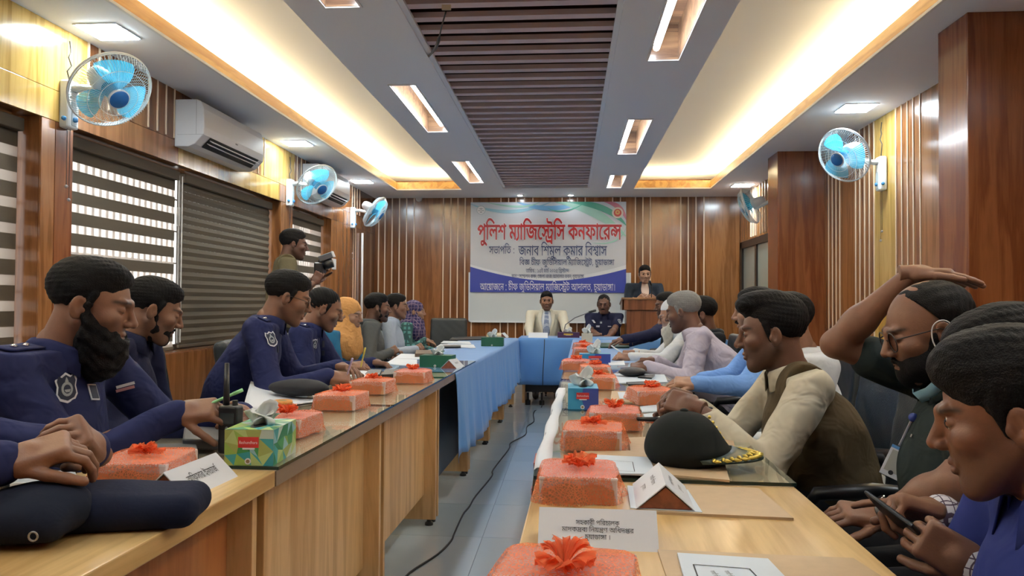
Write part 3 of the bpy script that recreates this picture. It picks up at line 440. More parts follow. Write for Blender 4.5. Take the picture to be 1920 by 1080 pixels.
TITLE=[[834,116,847,113,858,108,877,94,878,90,872,83,869,83,852,96,843,100,834,103,824,103,813,98,805,88,804,86,810,80,908,80,910,78,910,68,909,68,896,66,896,0,895,-2,885,-2,883,0,883,38,877,44,872,42,860,22,853,16,841,14,834,17,826,26,824,32,830,36,834,37,840,29,844,28,850,32,852,38,850,48,846,54,839,58,826,60,824,62,825,66,824,67,812,66,812,0,810,-2,800,-2,798,0,798,66,740,66,741,22,742,19,745,16,753,17,760,21,765,26,769,34,770,40,768,44,756,45,755,46,754,56,755,58,759,58,774,58,780,54,783,48,784,34,778,20,778,-24,776,-26,766,-26,762,-20,756,-16,727,-17,718,-14,712,-8,708,-2,707,4,708,20,710,22,719,21,722,18,721,4,722,0,726,-3,735,-4,745,-2,753,-2,764,-4,764,6,763,7,754,4,743,3,736,5,732,8,728,18,727,38,721,44,718,44,716,42,703,22,698,16,692,14,685,14,678,17,672,24,668,28,668,32,676,37,678,37,684,29,688,28,692,30,696,36,696,40,693,50,690,54,681,58,670,60,668,62,668,67,660,65,648,56,642,46,640,34,641,26,645,16,649,12,656,10,664,13,667,12,672,6,671,2,668,0,660,-2,648,-2,639,2,630,14,626,30,627,42,631,54,640,67,581,66,590,61,596,60,609,60,615,50,610,28,610,18,614,0,612,-1,604,-3,602,-3,600,0,596,20,596,36,598,46,586,48,578,52,572,57,567,63,557,57,552,50,552,46,554,44,561,44,572,52,585,46,588,36,588,28,586,22,583,16,578,11,567,6,549,6,537,11,527,20,519,32,510,54,509,58,511,60,521,62,523,60,527,48,533,36,540,26,548,22,559,20,564,20,570,23,574,28,574,36,566,32,558,30,546,32,542,36,538,42,538,48,541,60,547,67,498,67,498,0,496,-2,486,-2,484,0,484,66,465,67,464,66,464,0,462,-2,452,-2,450,0,450,58,446,65,439,67,433,60,431,54,431,46,435,24,434,14,432,6,422,-4,407,-8,405,-6,403,2,405,4,416,9,418,12,421,18,421,26,417,44,417,54,418,60,422,66,400,67,399,66,399,0,397,-2,387,-2,386,0,386,12,384,14,373,28,365,32,361,33,354,31,352,26,354,21,364,14,361,4,359,2,357,2,349,6,343,12,339,18,338,24,338,32,341,38,345,42,356,46,355,50,349,56,336,60,334,62,334,66,328,68,328,78,330,80,445,80,450,77,450,86,452,88,460,88,464,80,479,80,475,86,475,90,484,102,496,113,509,116,520,116,538,111,563,94,564,90,558,83,555,83,538,96,529,100,520,103,510,103,499,98,491,88,490,86,496,80,763,80,763,82,760,85,737,86,731,86,724,90,719,96,717,100,716,110,716,114,718,116,728,116,730,114,731,102,736,99,757,98,768,96,774,92,778,80,793,80,789,86,789,90,798,102,804,109,818,116],
[135,116,149,113,159,108,178,94,179,92,178,88,174,84,171,83,155,95,142,102,131,104,125,103,114,98,106,88,111,80,228,80,236,78,242,72,248,78,256,80,266,80,274,76,275,76,275,86,277,88,284,88,286,86,289,80,300,80,302,78,302,68,301,68,289,66,289,0,287,-2,277,-2,275,0,275,56,270,63,264,66,259,68,253,64,251,58,254,52,259,50,266,49,268,48,267,38,265,36,251,38,243,46,235,38,221,36,218,38,218,48,232,53,234,58,234,62,228,67,204,66,204,0,202,-2,192,-2,190,0,190,38,187,43,183,45,178,45,176,43,174,34,173,32,164,32,160,42,157,44,151,47,144,46,141,40,142,36,147,30,154,26,154,22,150,14,144,16,136,20,129,28,126,38,128,48,134,56,143,60,154,60,161,58,167,53,171,56,178,58,185,58,190,55,190,67,113,66,113,0,111,-2,101,-2,99,0,99,66,80,67,80,-10,98,-22,102,-26,102,-28,97,-35,94,-36,76,-23,67,-32,59,-35,49,-35,43,-33,38,-28,35,-22,35,-16,36,-12,39,-8,46,-4,66,-4,66,44,60,51,32,25,27,23,19,30,19,32,25,40,24,46,18,48,11,46,1,56,4,62,14,72,23,78,29,80,41,80,50,78,58,73,65,66,66,66,66,86,67,88,75,88,80,80,94,80,95,80,90,86,90,90,97,100,106,109,119,116],
[1240,88,1244,80,1484,80,1486,78,1486,68,1484,67,1472,66,1472,0,1471,-2,1460,-2,1458,0,1458,38,1452,44,1448,42,1433,20,1426,14,1417,14,1413,15,1402,26,1400,32,1408,37,1410,37,1415,30,1419,28,1422,28,1425,32,1415,39,1404,44,1394,44,1390,40,1390,38,1391,34,1398,28,1393,17,1385,20,1379,26,1376,34,1376,44,1378,49,1387,56,1393,58,1405,57,1414,54,1426,46,1424,52,1420,56,1404,60,1403,62,1403,67,1362,66,1362,0,1360,-2,1349,-2,1342,8,1332,17,1323,23,1306,28,1300,40,1300,44,1308,49,1328,59,1346,66,1347,67,1297,67,1291,65,1280,56,1274,46,1272,38,1272,26,1275,18,1278,14,1284,11,1288,10,1298,13,1303,6,1303,2,1300,0,1291,-2,1279,-2,1271,2,1264,10,1259,22,1258,30,1259,44,1266,60,1272,67,1244,66,1244,0,1242,-2,1232,-2,1230,0,1230,58,1224,66,1219,67,1145,67,1144,66,1153,61,1159,55,1160,52,1160,46,1158,44,1140,36,1145,33,1155,29,1168,19,1169,20,1169,64,1171,66,1182,66,1192,64,1201,60,1209,54,1216,44,1216,30,1211,22,1207,20,1198,18,1190,18,1188,20,1188,30,1190,31,1201,33,1202,36,1201,42,1196,47,1189,50,1183,52,1182,0,1181,-2,1171,-2,1160,10,1151,16,1138,22,1126,24,1124,26,1120,38,1142,52,1132,58,1121,60,1120,62,1120,67,1106,67,1106,0,1104,-2,1094,-2,1092,0,1092,24,1082,35,1070,42,1064,42,1060,40,1059,38,1059,32,1068,24,1068,20,1063,12,1054,16,1048,22,1044,32,1044,42,1046,46,1052,51,1060,54,1067,55,1078,53,1092,44,1092,66,1003,67,1003,66,1018,61,1025,57,1031,50,1035,44,1036,32,1032,24,1028,20,1022,18,1010,18,1008,20,1009,30,1010,32,1019,32,1021,34,1022,38,1021,42,1017,46,1010,50,1003,52,1002,0,1001,-2,990,-2,980,12,973,18,958,26,948,28,942,40,942,44,947,47,967,57,987,64,989,66,938,67,936,68,936,78,938,80,1224,80,1229,77,1231,88],
[1458,66,1428,67,1427,66,1433,62,1436,58,1438,52,1441,56,1446,58,1452,58,1458,55],
[883,66,852,67,851,66,859,58,862,52,866,56,870,58,876,58,882,56,883,56],
[727,66,695,67,703,58,706,52,710,56,714,58,720,58,727,56],
[386,66,359,66,367,58,370,46,371,44,378,40,385,34],
[43,66,33,67,26,64,22,60,29,59,35,54,38,49,51,62],
[1348,50,1347,52,1335,47,1319,38,1331,34,1347,22],
[989,50,978,47,962,38,973,34,979,30,988,22,989,22],
[1323,16,1328,12,1329,4,1325,-2,1317,-2,1311,2,1310,10,1316,16],
[58,-16,52,-15,48,-18,49,-22,54,-24,60,-22,64,-18]]
TITLE_HALO=[[835,120,857,113,876,100,882,94,882,90,879,84,880,84,909,84,914,78,913,66,909,63,900,62,900,-2,896,-6,884,-6,879,-2,879,36,876,40,863,20,856,12,849,10,840,10,831,14,820,28,821,34,831,41,835,41,844,32,848,38,847,44,845,48,841,52,825,56,819,63,816,62,816,-2,811,-6,799,-6,794,-2,794,62,771,62,782,56,787,48,788,42,786,28,782,20,782,-26,777,-30,765,-30,755,-20,738,-21,720,-20,712,-16,707,-8,704,0,703,14,693,10,684,10,675,14,665,26,664,32,673,40,679,41,688,32,692,38,690,46,686,52,669,56,663,62,656,58,648,48,644,32,646,22,651,16,658,15,667,17,672,12,676,6,675,2,668,-4,661,-6,647,-6,636,-1,627,10,623,22,622,34,624,46,631,62,630,63,612,62,619,52,614,28,618,4,618,0,615,-4,605,-7,601,-7,598,-4,591,22,588,16,583,10,570,3,552,2,541,5,531,10,520,22,506,52,505,60,507,62,502,63,502,-2,497,-6,485,-6,482,-4,480,-2,480,62,469,63,468,-2,463,-6,449,-5,446,-2,446,56,441,62,437,58,435,52,439,24,438,12,435,4,428,-5,410,-12,404,-12,400,-5,384,-5,382,-2,381,12,370,25,361,29,357,28,356,26,366,18,367,10,362,0,354,-1,340,8,334,20,334,32,338,40,350,50,346,53,333,56,330,62,325,66,324,78,329,84,446,84,448,90,451,92,461,92,464,90,467,84,471,84,471,90,481,106,493,116,508,120,528,119,547,110,567,96,568,90,565,84,566,84,725,84,716,92,712,102,712,116,717,120,731,118,734,114,734,106,737,103,763,102,772,99,777,94,782,84,785,84,786,94,801,112,817,120],
[136,120,150,117,162,111,180,98,183,94,181,84,229,84,242,79,255,84,270,83,273,90,285,92,289,90,292,84,301,84,305,80,306,68,301,63,293,62,293,-2,288,-6,276,-6,271,-2,270,34,266,32,256,32,243,39,230,32,220,32,216,34,214,44,215,50,220,54,227,54,230,58,229,62,223,64,208,62,208,-2,206,-4,203,-6,191,-6,188,-4,186,36,182,41,179,40,178,32,176,29,163,28,160,30,154,41,150,43,146,42,146,38,157,30,158,22,153,11,147,10,143,12,129,22,123,32,124,48,127,54,135,61,137,63,117,62,117,-2,112,-6,100,-6,95,-2,95,62,84,62,84,-6,101,-19,106,-26,105,-32,97,-40,90,-38,78,-29,70,-36,60,-39,48,-39,37,-34,31,-24,31,-16,34,-8,38,-4,45,0,62,2,62,42,60,46,33,20,26,19,22,22,15,30,15,34,21,42,8,43,-1,52,-3,58,11,75,28,84,45,84,61,76,63,90,67,92,76,92,80,90,83,84,86,84,86,90,90,96,103,112,118,120],
[835,98,829,100,820,98,812,92,809,86,812,84,835,84,861,84,846,94],
[521,98,515,100,506,98,498,92,495,86,498,84,521,84,547,84,532,94],
[136,98,130,100,122,98,117,95,110,86,113,84,136,84,162,84,147,95],
[1241,92,1244,90,1247,84,1485,84,1490,78,1490,68,1485,63,1476,62,1476,-2,1474,-4,1471,-6,1459,-6,1454,-2,1454,36,1452,40,1436,16,1427,10,1412,11,1400,21,1397,16,1394,13,1389,14,1382,17,1376,22,1372,30,1372,46,1375,52,1381,58,1389,61,1399,62,1366,63,1366,-2,1363,-5,1346,-5,1334,10,1331,-2,1324,-6,1314,-6,1307,2,1303,-3,1297,-6,1278,-6,1268,-1,1262,5,1255,20,1254,30,1255,44,1263,62,1248,63,1248,-2,1243,-6,1231,-6,1226,-2,1226,56,1221,62,1205,63,1213,56,1218,48,1220,40,1220,30,1215,20,1208,16,1199,14,1187,15,1186,-2,1182,-6,1169,-6,1148,13,1121,23,1116,36,1116,40,1118,43,1133,52,1118,58,1115,63,1110,62,1110,-2,1107,-5,1093,-6,1089,-4,1088,24,1074,36,1065,38,1062,34,1072,24,1072,20,1066,10,1060,8,1051,13,1044,20,1040,30,1035,20,1028,16,1018,14,1007,15,1006,-2,1004,-5,990,-6,986,-4,977,8,970,15,959,21,944,26,938,40,939,46,970,62,937,63,934,64,932,68,932,78,935,82,1225,84,1228,90,1231,92],
[1454,62,1439,63,1438,62,1440,60,1445,62],
[1326,62,1297,63,1288,58,1280,48,1276,32,1280,18,1286,15,1295,17,1302,16,1306,8,1309,15,1318,20,1305,24,1301,27,1296,40,1297,46],
[1165,62,1158,62,1162,58,1164,52,1165,54],
[1088,62,1024,63,1037,49,1040,40,1044,49,1054,57,1063,59,1073,58,1087,53],
[879,62,863,63,862,62,863,60,864,59,869,62],
[758,62,744,62,746,22,748,20,756,24,764,32,766,38,765,41,755,41,751,46,750,56,752,60],
[723,62,706,63,706,62,708,60,713,62],
[538,62,526,62,531,50,533,44,534,56],
[415,62,403,62,403,10,407,9,415,14,417,20,413,44,413,54],
[382,62,369,62,374,50,375,47,381,44],
[262,62,257,62,255,58,260,54,266,54,270,51,271,54,267,60],
[177,62,161,63,162,62,167,59],
[42,62,33,62,38,58,39,56,44,60],
[567,56,564,57,560,54,556,48,557,48,568,54],
[1190,46,1186,46,1186,34,1194,35,1198,36,1198,40],
[1010,46,1006,46,1006,36,1013,36,1017,36,1017,40],
[1344,44,1329,40,1334,36,1343,31],
[1165,44,1164,46,1161,42,1150,36,1155,33,1163,28,1165,28],
[985,44,972,40,977,36,985,32],
[593,42,591,42,592,38],
[1404,40,1395,40,1394,36,1397,35],
[721,40,718,38,711,26,715,26,723,24,723,36],
[568,28,559,26,548,27,548,26,558,24,564,24],
[726,10,725,10,725,6,727,2,733,0,734,2]]
TL={'sub': (3358,[(11,0),(16,682),(7,1403),(0,1669),(2,2385),(17,2651)]),'name': (10242,[(8,0),(13,917),(7,1521),(18,1787),(2,2643),(4,2909),(5,3586),(1,4208),(3,4208),(12,5199),(1,6006),(5,6006),(7,6628),(15,6894),(2,7750),(18,8016),(19,8612),(7,9294),(11,9560)]),'post': (16927,[(2,0),(18,266),(20,862),(21,2096),(22,2663),(14,2929),(8,4027),(1,4944),(2,4944),(23,5210),(2,5922),(11,6188),(24,6870),(7,7496),(3,7762),(5,8753),(6,9375),(7,9630),(2,9896),(8,10162),(9,11079),(10,11425),(25,12408),(26,12975),(21,13498),(1,14065),(24,14065),(7,14691),(23,14957),(7,15669),(27,15935),(7,16661)]),'date': (12748,[(17,0),(7,707),(2,973),(15,1239),(28,1835),(29,2791),(30,3345),(31,3937),(32,4529),(5,5319),(7,5941),(21,6207),(33,6774),(34,7034),(35,7626),(34,8218),(31,8810),(2,9662),(36,9928),(37,10624),(7,11607),(38,11873)]),'place': (22358,[(39,0),(7,721),(13,987),(29,1851),(11,2405),(9,3087),(40,3433),(3,4302),(13,5033),(12,5897),(41,6704),(26,7623),(9,8146),(8,8492),(3,9409),(7,10140),(8,10666),(8,11583),(42,12760),(43,13918),(7,14521),(3,14787),(17,15518),(16,16485),(18,17206),(13,17802),(26,18406),(21,18929),(1,19496),(24,19496),(7,20122),(23,20388),(7,21100),(27,21366),(7,22092)]),'host': (24012,[(42,0),(9,1158),(24,1504),(7,2130),(8,2396),(9,3313),(13,3659),(29,4523),(21,5077),(22,5644),(14,5910),(8,7008),(1,7925),(2,7925),(23,8191),(2,8903),(11,9169),(24,9851),(7,10477),(3,10743),(5,11734),(6,12356),(7,12611),(2,12877),(8,13143),(9,14060),(10,14406),(25,15389),(42,16216),(43,17374),(7,17977),(3,18243),(17,18974),(26,19681),(21,20204),(1,20771),(24,20771),(7,21397),(23,21663),(7,22375),(27,22641),(7,23367),(44,23633)]),'plate1': (7356,[(11,0),(45,682),(12,1212),(7,2019),(15,2285),(22,2881),(0,3407),(2,4123),(15,4389),(21,4985),(7,5552),(3,5818),(12,6549)]),'plate2': (10878,[(5,0),(7,622),(43,888),(12,1491),(46,2298),(18,3018),(6,3614),(2,4129),(13,4395),(24,4999),(47,5625),(48,6318),(49,7198),(2,8091),(50,8357),(43,8953),(51,9556),(15,10282)]),'plate3': (4068,[(21,0),(1,567),(24,567),(7,1193),(23,1459),(7,2171),(27,2437),(7,3163),(44,3689)]),'officer': (6685,[(49,0),(2,893),(14,1159),(11,1997),(7,2679),(15,2945),(32,3801),(13,4331),(21,4935),(7,5502),(8,5768),(33,6685)]),'colon': (294,[(29,0)])}
# ------------------------------------------------------------------ lettering (outlines of the Bengali words, as flat print)
def _pts(l,k): return [(l[i]*k,l[i+1]*k) for i in range(0,len(l),2)]
def _area(Q): return sum(a[0]*b[1]-b[0]*a[1] for a,b in zip(Q,Q[1:]+Q[:1]))/2
def _inside(p,Q):
    r=False
    for a,b in zip(Q,Q[1:]+Q[:1]):
        if (a[1]>p[1])!=(b[1]>p[1]) and p[0]<(b[0]-a[0])*(p[1]-a[1])/(b[1]-a[1])+a[0]: r=not r
    return r
def _tri(cs,sx=1):
    outer=[q for q in cs if _area(q)<-1]; hol=[q for q in cs if _area(q)>0]; r=[]
    for q in outer:
        polys=[[Vector((x*sx,y,0)) for x,y in z] for z in [q]+[h for h in hol if _inside(h[0],q)]]
        r.append(([(v.x,v.y) for z in polys for v in z],tessellate_polygon(polys)))
    return r
_GT=[_tri([_pts(q,5) for q in g]) for g in GLYPHS]
_TB=_tri([_pts(q,8) for q in TITLE]); _TH=_tri([_pts(q,8) for q in TITLE_HALO])
def word(key,org,ex,ey,width,height=None,name='lettering',m=None,parent=None,center=False):
    """print a line: org = start of its baseline, ex/ey = unit directions, width in metres, height = scale of 1000 units"""
    org,ex,ey=Vector(org),Vector(ex).normalized(),Vector(ey).normalized()
    if key in('title','halo'): w=11857; parts=[(0,_TB if key=='title' else _TH)]
    else: w,l=TL[key]; parts=[(x,_GT[g]) for g,x in l]
    sx=width/w; sy=(height or width/w*1000)/1000
    if center: org=org-ex*width/2
    b=MB()
    for x,tr in parts:
        for vs_,ts in tr: b.add([org+ex*((x+a)*sx)+ey*(c*sy) for a,c in vs_],ts)
    return b.build(name,m,parent,fixn=False)
def latin(txt,org,ex,ey,width,m,parent,name='lettering'):
    cu=bpy.data.curves.new('t','FONT'); cu.body=txt; cu.resolution_u=2; o=bpy.data.objects.new('t',cu); COL.objects.link(o)
    me=bpy.data.meshes.new_from_object(o); bpy.data.objects.remove(o)
    co=np.zeros(len(me.vertices)*3,np.float32); me.vertices.foreach_get('co',co); co=co.reshape(-1,3); w=co[:,0].max()
    ex,ey=Vector(ex).normalized(),Vector(ey).normalized(); s=width/w
    for v,c in zip(me.vertices,co): v.co=Vector(org)+ex*float(c[0])*s+ey*float(c[1])*s
    me.name=name; me.materials.clear(); me.materials.append(m); r=bpy.data.objects.new(name,me); COL.objects.link(r); adopt(r,parent); return r
INK=mat('print_black',(.02,.02,.025),.6); INKW=mat('print_white',(.8,.8,.85),.5); PAPER=mat('paper_white',(.72,.74,.77),.6); PAPER2=mat('paper_bluish',(.60,.66,.72),.6)
KRAFT=mat('kraft_card',(.50,.36,.22),.6,var=.1,bscale=40); KRAFT2=mat('kraft_card_edge',(.62,.50,.33),.6)
BLACKP=mat('plastic_black',(.012,.012,.014),.35); BLACKL=mat('leather_black',(.014,.014,.016),.42,bump=.25,bscale=350)
REDP=mat('print_red',(.55,.03,.03),.5)
# ------------------------------------------------------------------ the banner and the whiteboard on the far wall
yb=YF-.045
wb=thing('whiteboard',(-.28,YF-.02,.9),'whiteboard behind the banner, only its lower part showing over two seated men','board')
MB().box((-1.42,YF-.035,.90),(.86,YF-.02,1.6)).build('board_surface',mat('whiteboard_white',(.66,.70,.71),.2),wb)
f=MB().box((-1.44,YF-.04,.885),(.88,YF-.018,.905)).box((-1.44,YF-.04,.885),(-1.42,YF-.018,1.6)).box((.86,YF-.04,.885),(.88,YF-.018,1.6)).box((-1.40,YF-.07,.88),(.84,YF-.04,.89))
f.build('board_frame',mat('alu_white',(.75,.77,.78),.35),wb)
X0,X1,Z0,Z1=-1.415,.81,1.315,2.61
bn=thing('banner',(-.3,yb,Z0),'printed conference banner with red Bengali title and blue wave on the far wall','banner')
def grad(name,stops,axis=0,lo=0,hi=1):
    m,t,b,N,L=nt(name); tc=N.new('ShaderNodeTexCoord'); sp=N.new('ShaderNodeSeparateXYZ'); L.new(tc.outputs['Object'],sp.inputs[0])
    mr=N.new('ShaderNodeMapRange'); mr.inputs[1].default_value=lo; mr.inputs[2].default_value=hi; L.new(sp.outputs[axis],mr.inputs[0])
    cr=N.new('ShaderNodeValToRGB'); L.new(mr.outputs[0],cr.inputs[0]); e=cr.color_ramp.elements
    e[0].position,e[0].color=stops[0][0],(*stops[0][1],1); e[1].position,e[1].color=stops[-1][0],(*stops[-1][1],1)
    for p_,c_ in stops[1:-1]: q=e.new(p_); q.color=(*c_,1)
    L.new(cr.outputs[0],b.inputs['Base Color']); b.inputs['Roughness'].default_value=.4; return m
g=[]
for i in range(8):
    z=Z0+(Z1-Z0)*i/7; g.append([(X0+(X1-X0)*j/12,yb+.004*math.sin(j*1.3)*(1-i/7),z) for j in range(13)])
MB().sheet(g).build('sheet',grad('banner_ground',[(0,(.62,.63,.66)),(.7,(.66,.67,.70)),(1,(.62,.70,.76))],2,Z0,Z1),bn,solid=.002)
yy=yb-.006
def wave(fn0,fn1,m,dy,n=24,x0=X0,x1=X1,name='printed_wave'):
    g=[[(x0+(x1-x0)*j/n,yy-dy,fn0(j/n)) for j in range(n+1)],[(x0+(x1-x0)*j/n,yy-dy,fn1(j/n)) for j in range(n+1)]]
    MB().sheet(g).build(name,m,bn)
BLUE=mat('banner_blue',(.035,.055,.36),.4); BLUE2=mat('banner_blue_pale',(.12,.22,.55),.4); WHT=mat('banner_white',(.78,.79,.82),.4)
arc=lambda u:Z0+.165+.30*abs(u-.52)**1.75*2.1
wave(lambda u:Z0+.155,lambda u:arc(u)+.035+.05*max(0,u-.55),WHT,.001)
wave(lambda u:Z0,lambda u:arc(u),BLUE,.002)
wave(lambda u:arc(u)-.01,lambda u:arc(u)+.012+.05*max(0,u-.5)*2,BLUE2,.003,x0=X0+(X1-X0)*.60,x1=X1) if False else None
B3=mat('banner_cyan',(.30,.55,.66),.4); B4=mat('banner_green',(.10,.42,.30),.4); B5=mat('banner_green_pale',(.35,.62,.52),.4); B6=mat('banner_rose',(.62,.22,.30),.4); B7=mat('banner_blue_swirl',(.20,.45,.70),.4)
def blade(p0,p1,p2,w,m,dy):
    p0,p1,p2=[Vector((X0+(X1-X0)*a,0,Z0+(Z1-Z0)*b)) for a,b in (p0,p1,p2)]; n=14; top=[];bot=[]
    for i in range(n+1):
        t=i/n; p=p0*(1-t)**2+p1*2*t*(1-t)+p2*t*t; d=((p1-p0)*(1-t)+(p2-p1)*t).normalized(); nn=Vector((-d.z,0,d.x)); h=w*math.sin(math.pi*min(1,t*.9+.05))/2
        a,b=p+nn*h,p-nn*h
        for q in(a,b): q.x=min(max(q.x,X0),X1); q.z=min(q.z,Z1); q.y=yy-dy
        top.append(a);bot.append(b)
    MB().sheet([bot,top]).build('printed_swirl',m,bn)
blade((.0,.98),(.25,.80),(.52,1.0),.05,B3,.001); blade((.30,1.0),(.52,.86),(.72,1.0),.07,B7,.0015); blade((.55,1.0),(.78,.98),(1.0,.62),.13,B5,.002); blade((.62,1.0),(.88,.99),(1.0,.74),.09,B4,.0025)
blade((.86,1.0),(.97,.98),(1.0,.80),.07,B6,.003); blade((.50,.93),(.60,.84),(.74,.99),.02,B4,.003); blade((.78,.55),(.96,.5),(1.0,.72),.02,B5,.0035); blade((.10,1.0),(.35,.90),(.45,1.0),.03,B5,.002)
def disc(px,py,r,m,dy,name='emblem',n=24):
    q=P(px,py,Y=YF-.05); MB().add([(q.x+r*math.cos(a*2*math.pi/n),yy-dy,q.z+r*math.sin(a*2*math.pi/n)) for a in range(n)],[tuple(range(n))]).build(name,m,bn,fixn=False); return q
ex,ez=(1,0,0),(0,0,1)
q=disc(902,394,.065,mat('emblem_grey',(.45,.52,.55),.4),.003); disc(902,394,.056,WHT,.0035)
eb=MB().box((q.x-.003,yy-.006,q.z-.03),(q.x+.003,yy-.005,q.z+.03)).box((q.x-.03,yy-.006,q.z+.015),(q.x+.03,yy-.005,q.z+.02)).box((q.x-.04,yy-.006,q.z-.012),(q.x-.016,yy-.005,q.z-.004)).box((q.x+.016,yy-.006,q.z-.012),(q.x+.04,yy-.005,q.z-.004)).box((q.x-.018,yy-.006,q.z-.036),(q.x+.018,yy-.005,q.z-.030)); eb.build('emblem_scales',mat('emblem_ink',(.12,.16,.18),.5),bn)
disc(1158,399,.080,mat('emblem_cream',(.78,.72,.62),.4),.004); disc(1158,399,.055,mat('emblem_red',(.62,.07,.05),.4),.0045); disc(1158,398,.034,mat('emblem_gold',(.72,.48,.16),.4),.005); disc(1158,398,.012,mat('emblem_red',(.6,.07,.05)),.0055)
MAR=mat('title_red',(.45,.015,.02),.4)
def line(key,px0,px1,py,hz,m,dy=.006,name='lettering'):
    a=P(px0,py,Y=yy); b=P(px1,py,Y=yy); word(key,(a.x,yy-dy,a.z),ex,ez,b.x-a.x,hz,name,m,bn)
line('halo',895,1165,449,.33,WHT,.005,'title_outline'); line('title',895,1165,449,.33,MAR,.007,'title')
NAVY=mat('print_navy',(.03,.05,.15),.5)
line('sub',917,958,476,.17,NAVY); line('colon',962,965,475,.13,NAVY); line('name',972,1138,479,.215,NAVY); line('post',974,1152,497,.125,NAVY)
line('date',986,1067,511,.082,NAVY); line('place',959,1095,521,.078,NAVY); line('host',900,1154,544,.15,INKW)
# ------------------------------------------------------------------ desks
LW=wood('desk_maple',(.46,.28,.10),(.68,.46,.20),.35,axis='Y',coat=.25,bump=.02); LWZ=wood('desk_maple_panel',(.50,.28,.11),(.74,.48,.23),.4,axis='Z',coat=.15,bump=.02)
RW=wood('desk_cherry_panel',(.34,.12,.04),(.50,.21,.08),.35,axis='Z',coat=.2,bump=.02); EDGE=mat('desk_edge_grey_brown',(.24,.17,.12),.4)
DTOP=wood('desk_top_brown',(.50,.38,.25),(.66,.52,.36),.4,axis='Y',coat=.1,bump=.02)
TGLASS=see_through('table_glass',None,(.93,.95,.93),.015,(.9,.97,.95)); GEDGE=mat('glass_edge_dark',(.01,.03,.025),.1)
FOOT=mat('foot_black',(.01,.01,.01),.4)
ANG=.018
def desk(side,k,y0,L,label,glass,front,top=LW,W=.565):
    """side -1: left row (sitters at -x); +1: right row"""
    x0=(-.700 if side<0 else -.076)+ANG*(y0-(1.2 if side<0 else 1.5)); s=side
    t=thing('desk',(x0,y0,0),label,'table','left row of desks' if s<0 else 'right row of desks',rotz=-ANG)
    def ch(b,name,m,**kw):
        o=b.build(name,m,None,**kw); local_child(o,t); return o
    bx=lambda xa,xb,ya,yb_,za,zb: MB().box((min(xa*s,xb*s),ya,za),(max(xa*s,xb*s),yb_,zb))
    ch(bx(0,W,.001,L-.001,.722,.760),'table_top',top,bevel=.003)
    if glass: ch(bx(0,.004,.001,L-.001,.722,.758),'edge_band',EDGE).location.x=-.0015*s
    ch(bx(.035,W-.06,.02,.045,.03,.722),'end_panel',LWZ,bevel=.002); ch(bx(.035,W-.06,L-.045,L-.02,.03,.722),'end_panel',LWZ,bevel=.002)
    ch(bx(.095,.113,.045,L-.045,.16,.722),'front_panel',front,bevel=.002)
    for yy_ in (.032,L-.032):
        for xx in (.07,W-.10): ch(MB().lathe((xx*s,yy_,0),(0,0,1),[(.022,0),(.022,.012),(.012,.02),(.012,.032)],12),'foot',FOOT)
    if glass:
        g=ch(bx(-.004,W+.004,.004,L-.004,.7605,.768),'glass_top',TGLASS)
        e=ch(bx(-.0055,-.004,.004,L-.004,.7605,.768),'glass_edge',GEDGE); e=ch(bx(-.004,W+.004,.0025,.004,.7605,.768),'glass_edge',GEDGE)
    return t
names=['nearest','second','third','fourth','fifth','sixth','farthest']
for i,(y0,L) in enumerate(((-.45,1.09),(.64,1.09),(1.73,1.09),(2.82,1.09),(3.91,1.12),(5.03,1.12),(6.15,1.12),(7.27,1.10))):
    glass=2<=i<=4; lab=['bare desk behind the photo frame on the left','bare maple desk nearest the camera on the left with cherry front','glass-topped desk second in the left row, tissue box on its corner','glass-topped desk third in the left row, orange-netted boxes on it','desk half under the blue cloth at the start of the left cloth','cloth-covered desk mid left row','cloth-covered desk in the left row before the corner','cloth-covered desk at the far left corner'][i]
    desk(-1,i,y0,L,lab,glass,RW if i<2 else (LWZ if i!=4 else mat('dark_panel_blue_grey',(.05,.055,.07),.4)),DTOP if glass else LW)
for i,(y0,L) in enumerate(((.72,.98),(1.70,1.1),(2.80,1.1),(3.90,1.12),(5.02,1.12),(6.14,1.12),(7.26,1.0))):
    glass=1<=i<=3; lab=['bare maple desk nearest the camera on the right','glass-topped desk under the peaked cap on the right','glass-topped desk in front of the blue-shirted man','glass desk before the grey-haired man','cloth-covered desk in front of the grey-haired man','cloth-covered desk in front of the white-bearded man','cloth-covered desk at the far end of the right row'][i]
    desk(1,i,y0,L,lab,glass,LWZ,DTOP if glass else LW,.57)
ht=thing('head_desk',(.55,8.75,0),'head table under blue cloth facing the camera','table')
HB=mat('head_desk_black',(.02,.02,.022),.4)
MB().box((-.55,8.45,.722),(1.75,9.05,.760)).build('table_top',LW,ht,bevel=.003)
for x in (-.52,.58,1.68): MB().box((x,8.47,.03),(x+.03,9.03,.722)).build('leg_panel',LWZ,ht)
MB().box((-.50,8.60,.14),(1.70,8.63,.722)).build('front_panel',HB,ht)
for x in (-.46,-.30,-.12,.5): MB().lathe((x,8.55,0),(0,0,1),[(.03,0),(.03,.05),(.014,.06),(.014,.14)],12).build('caster',FOOT,ht)
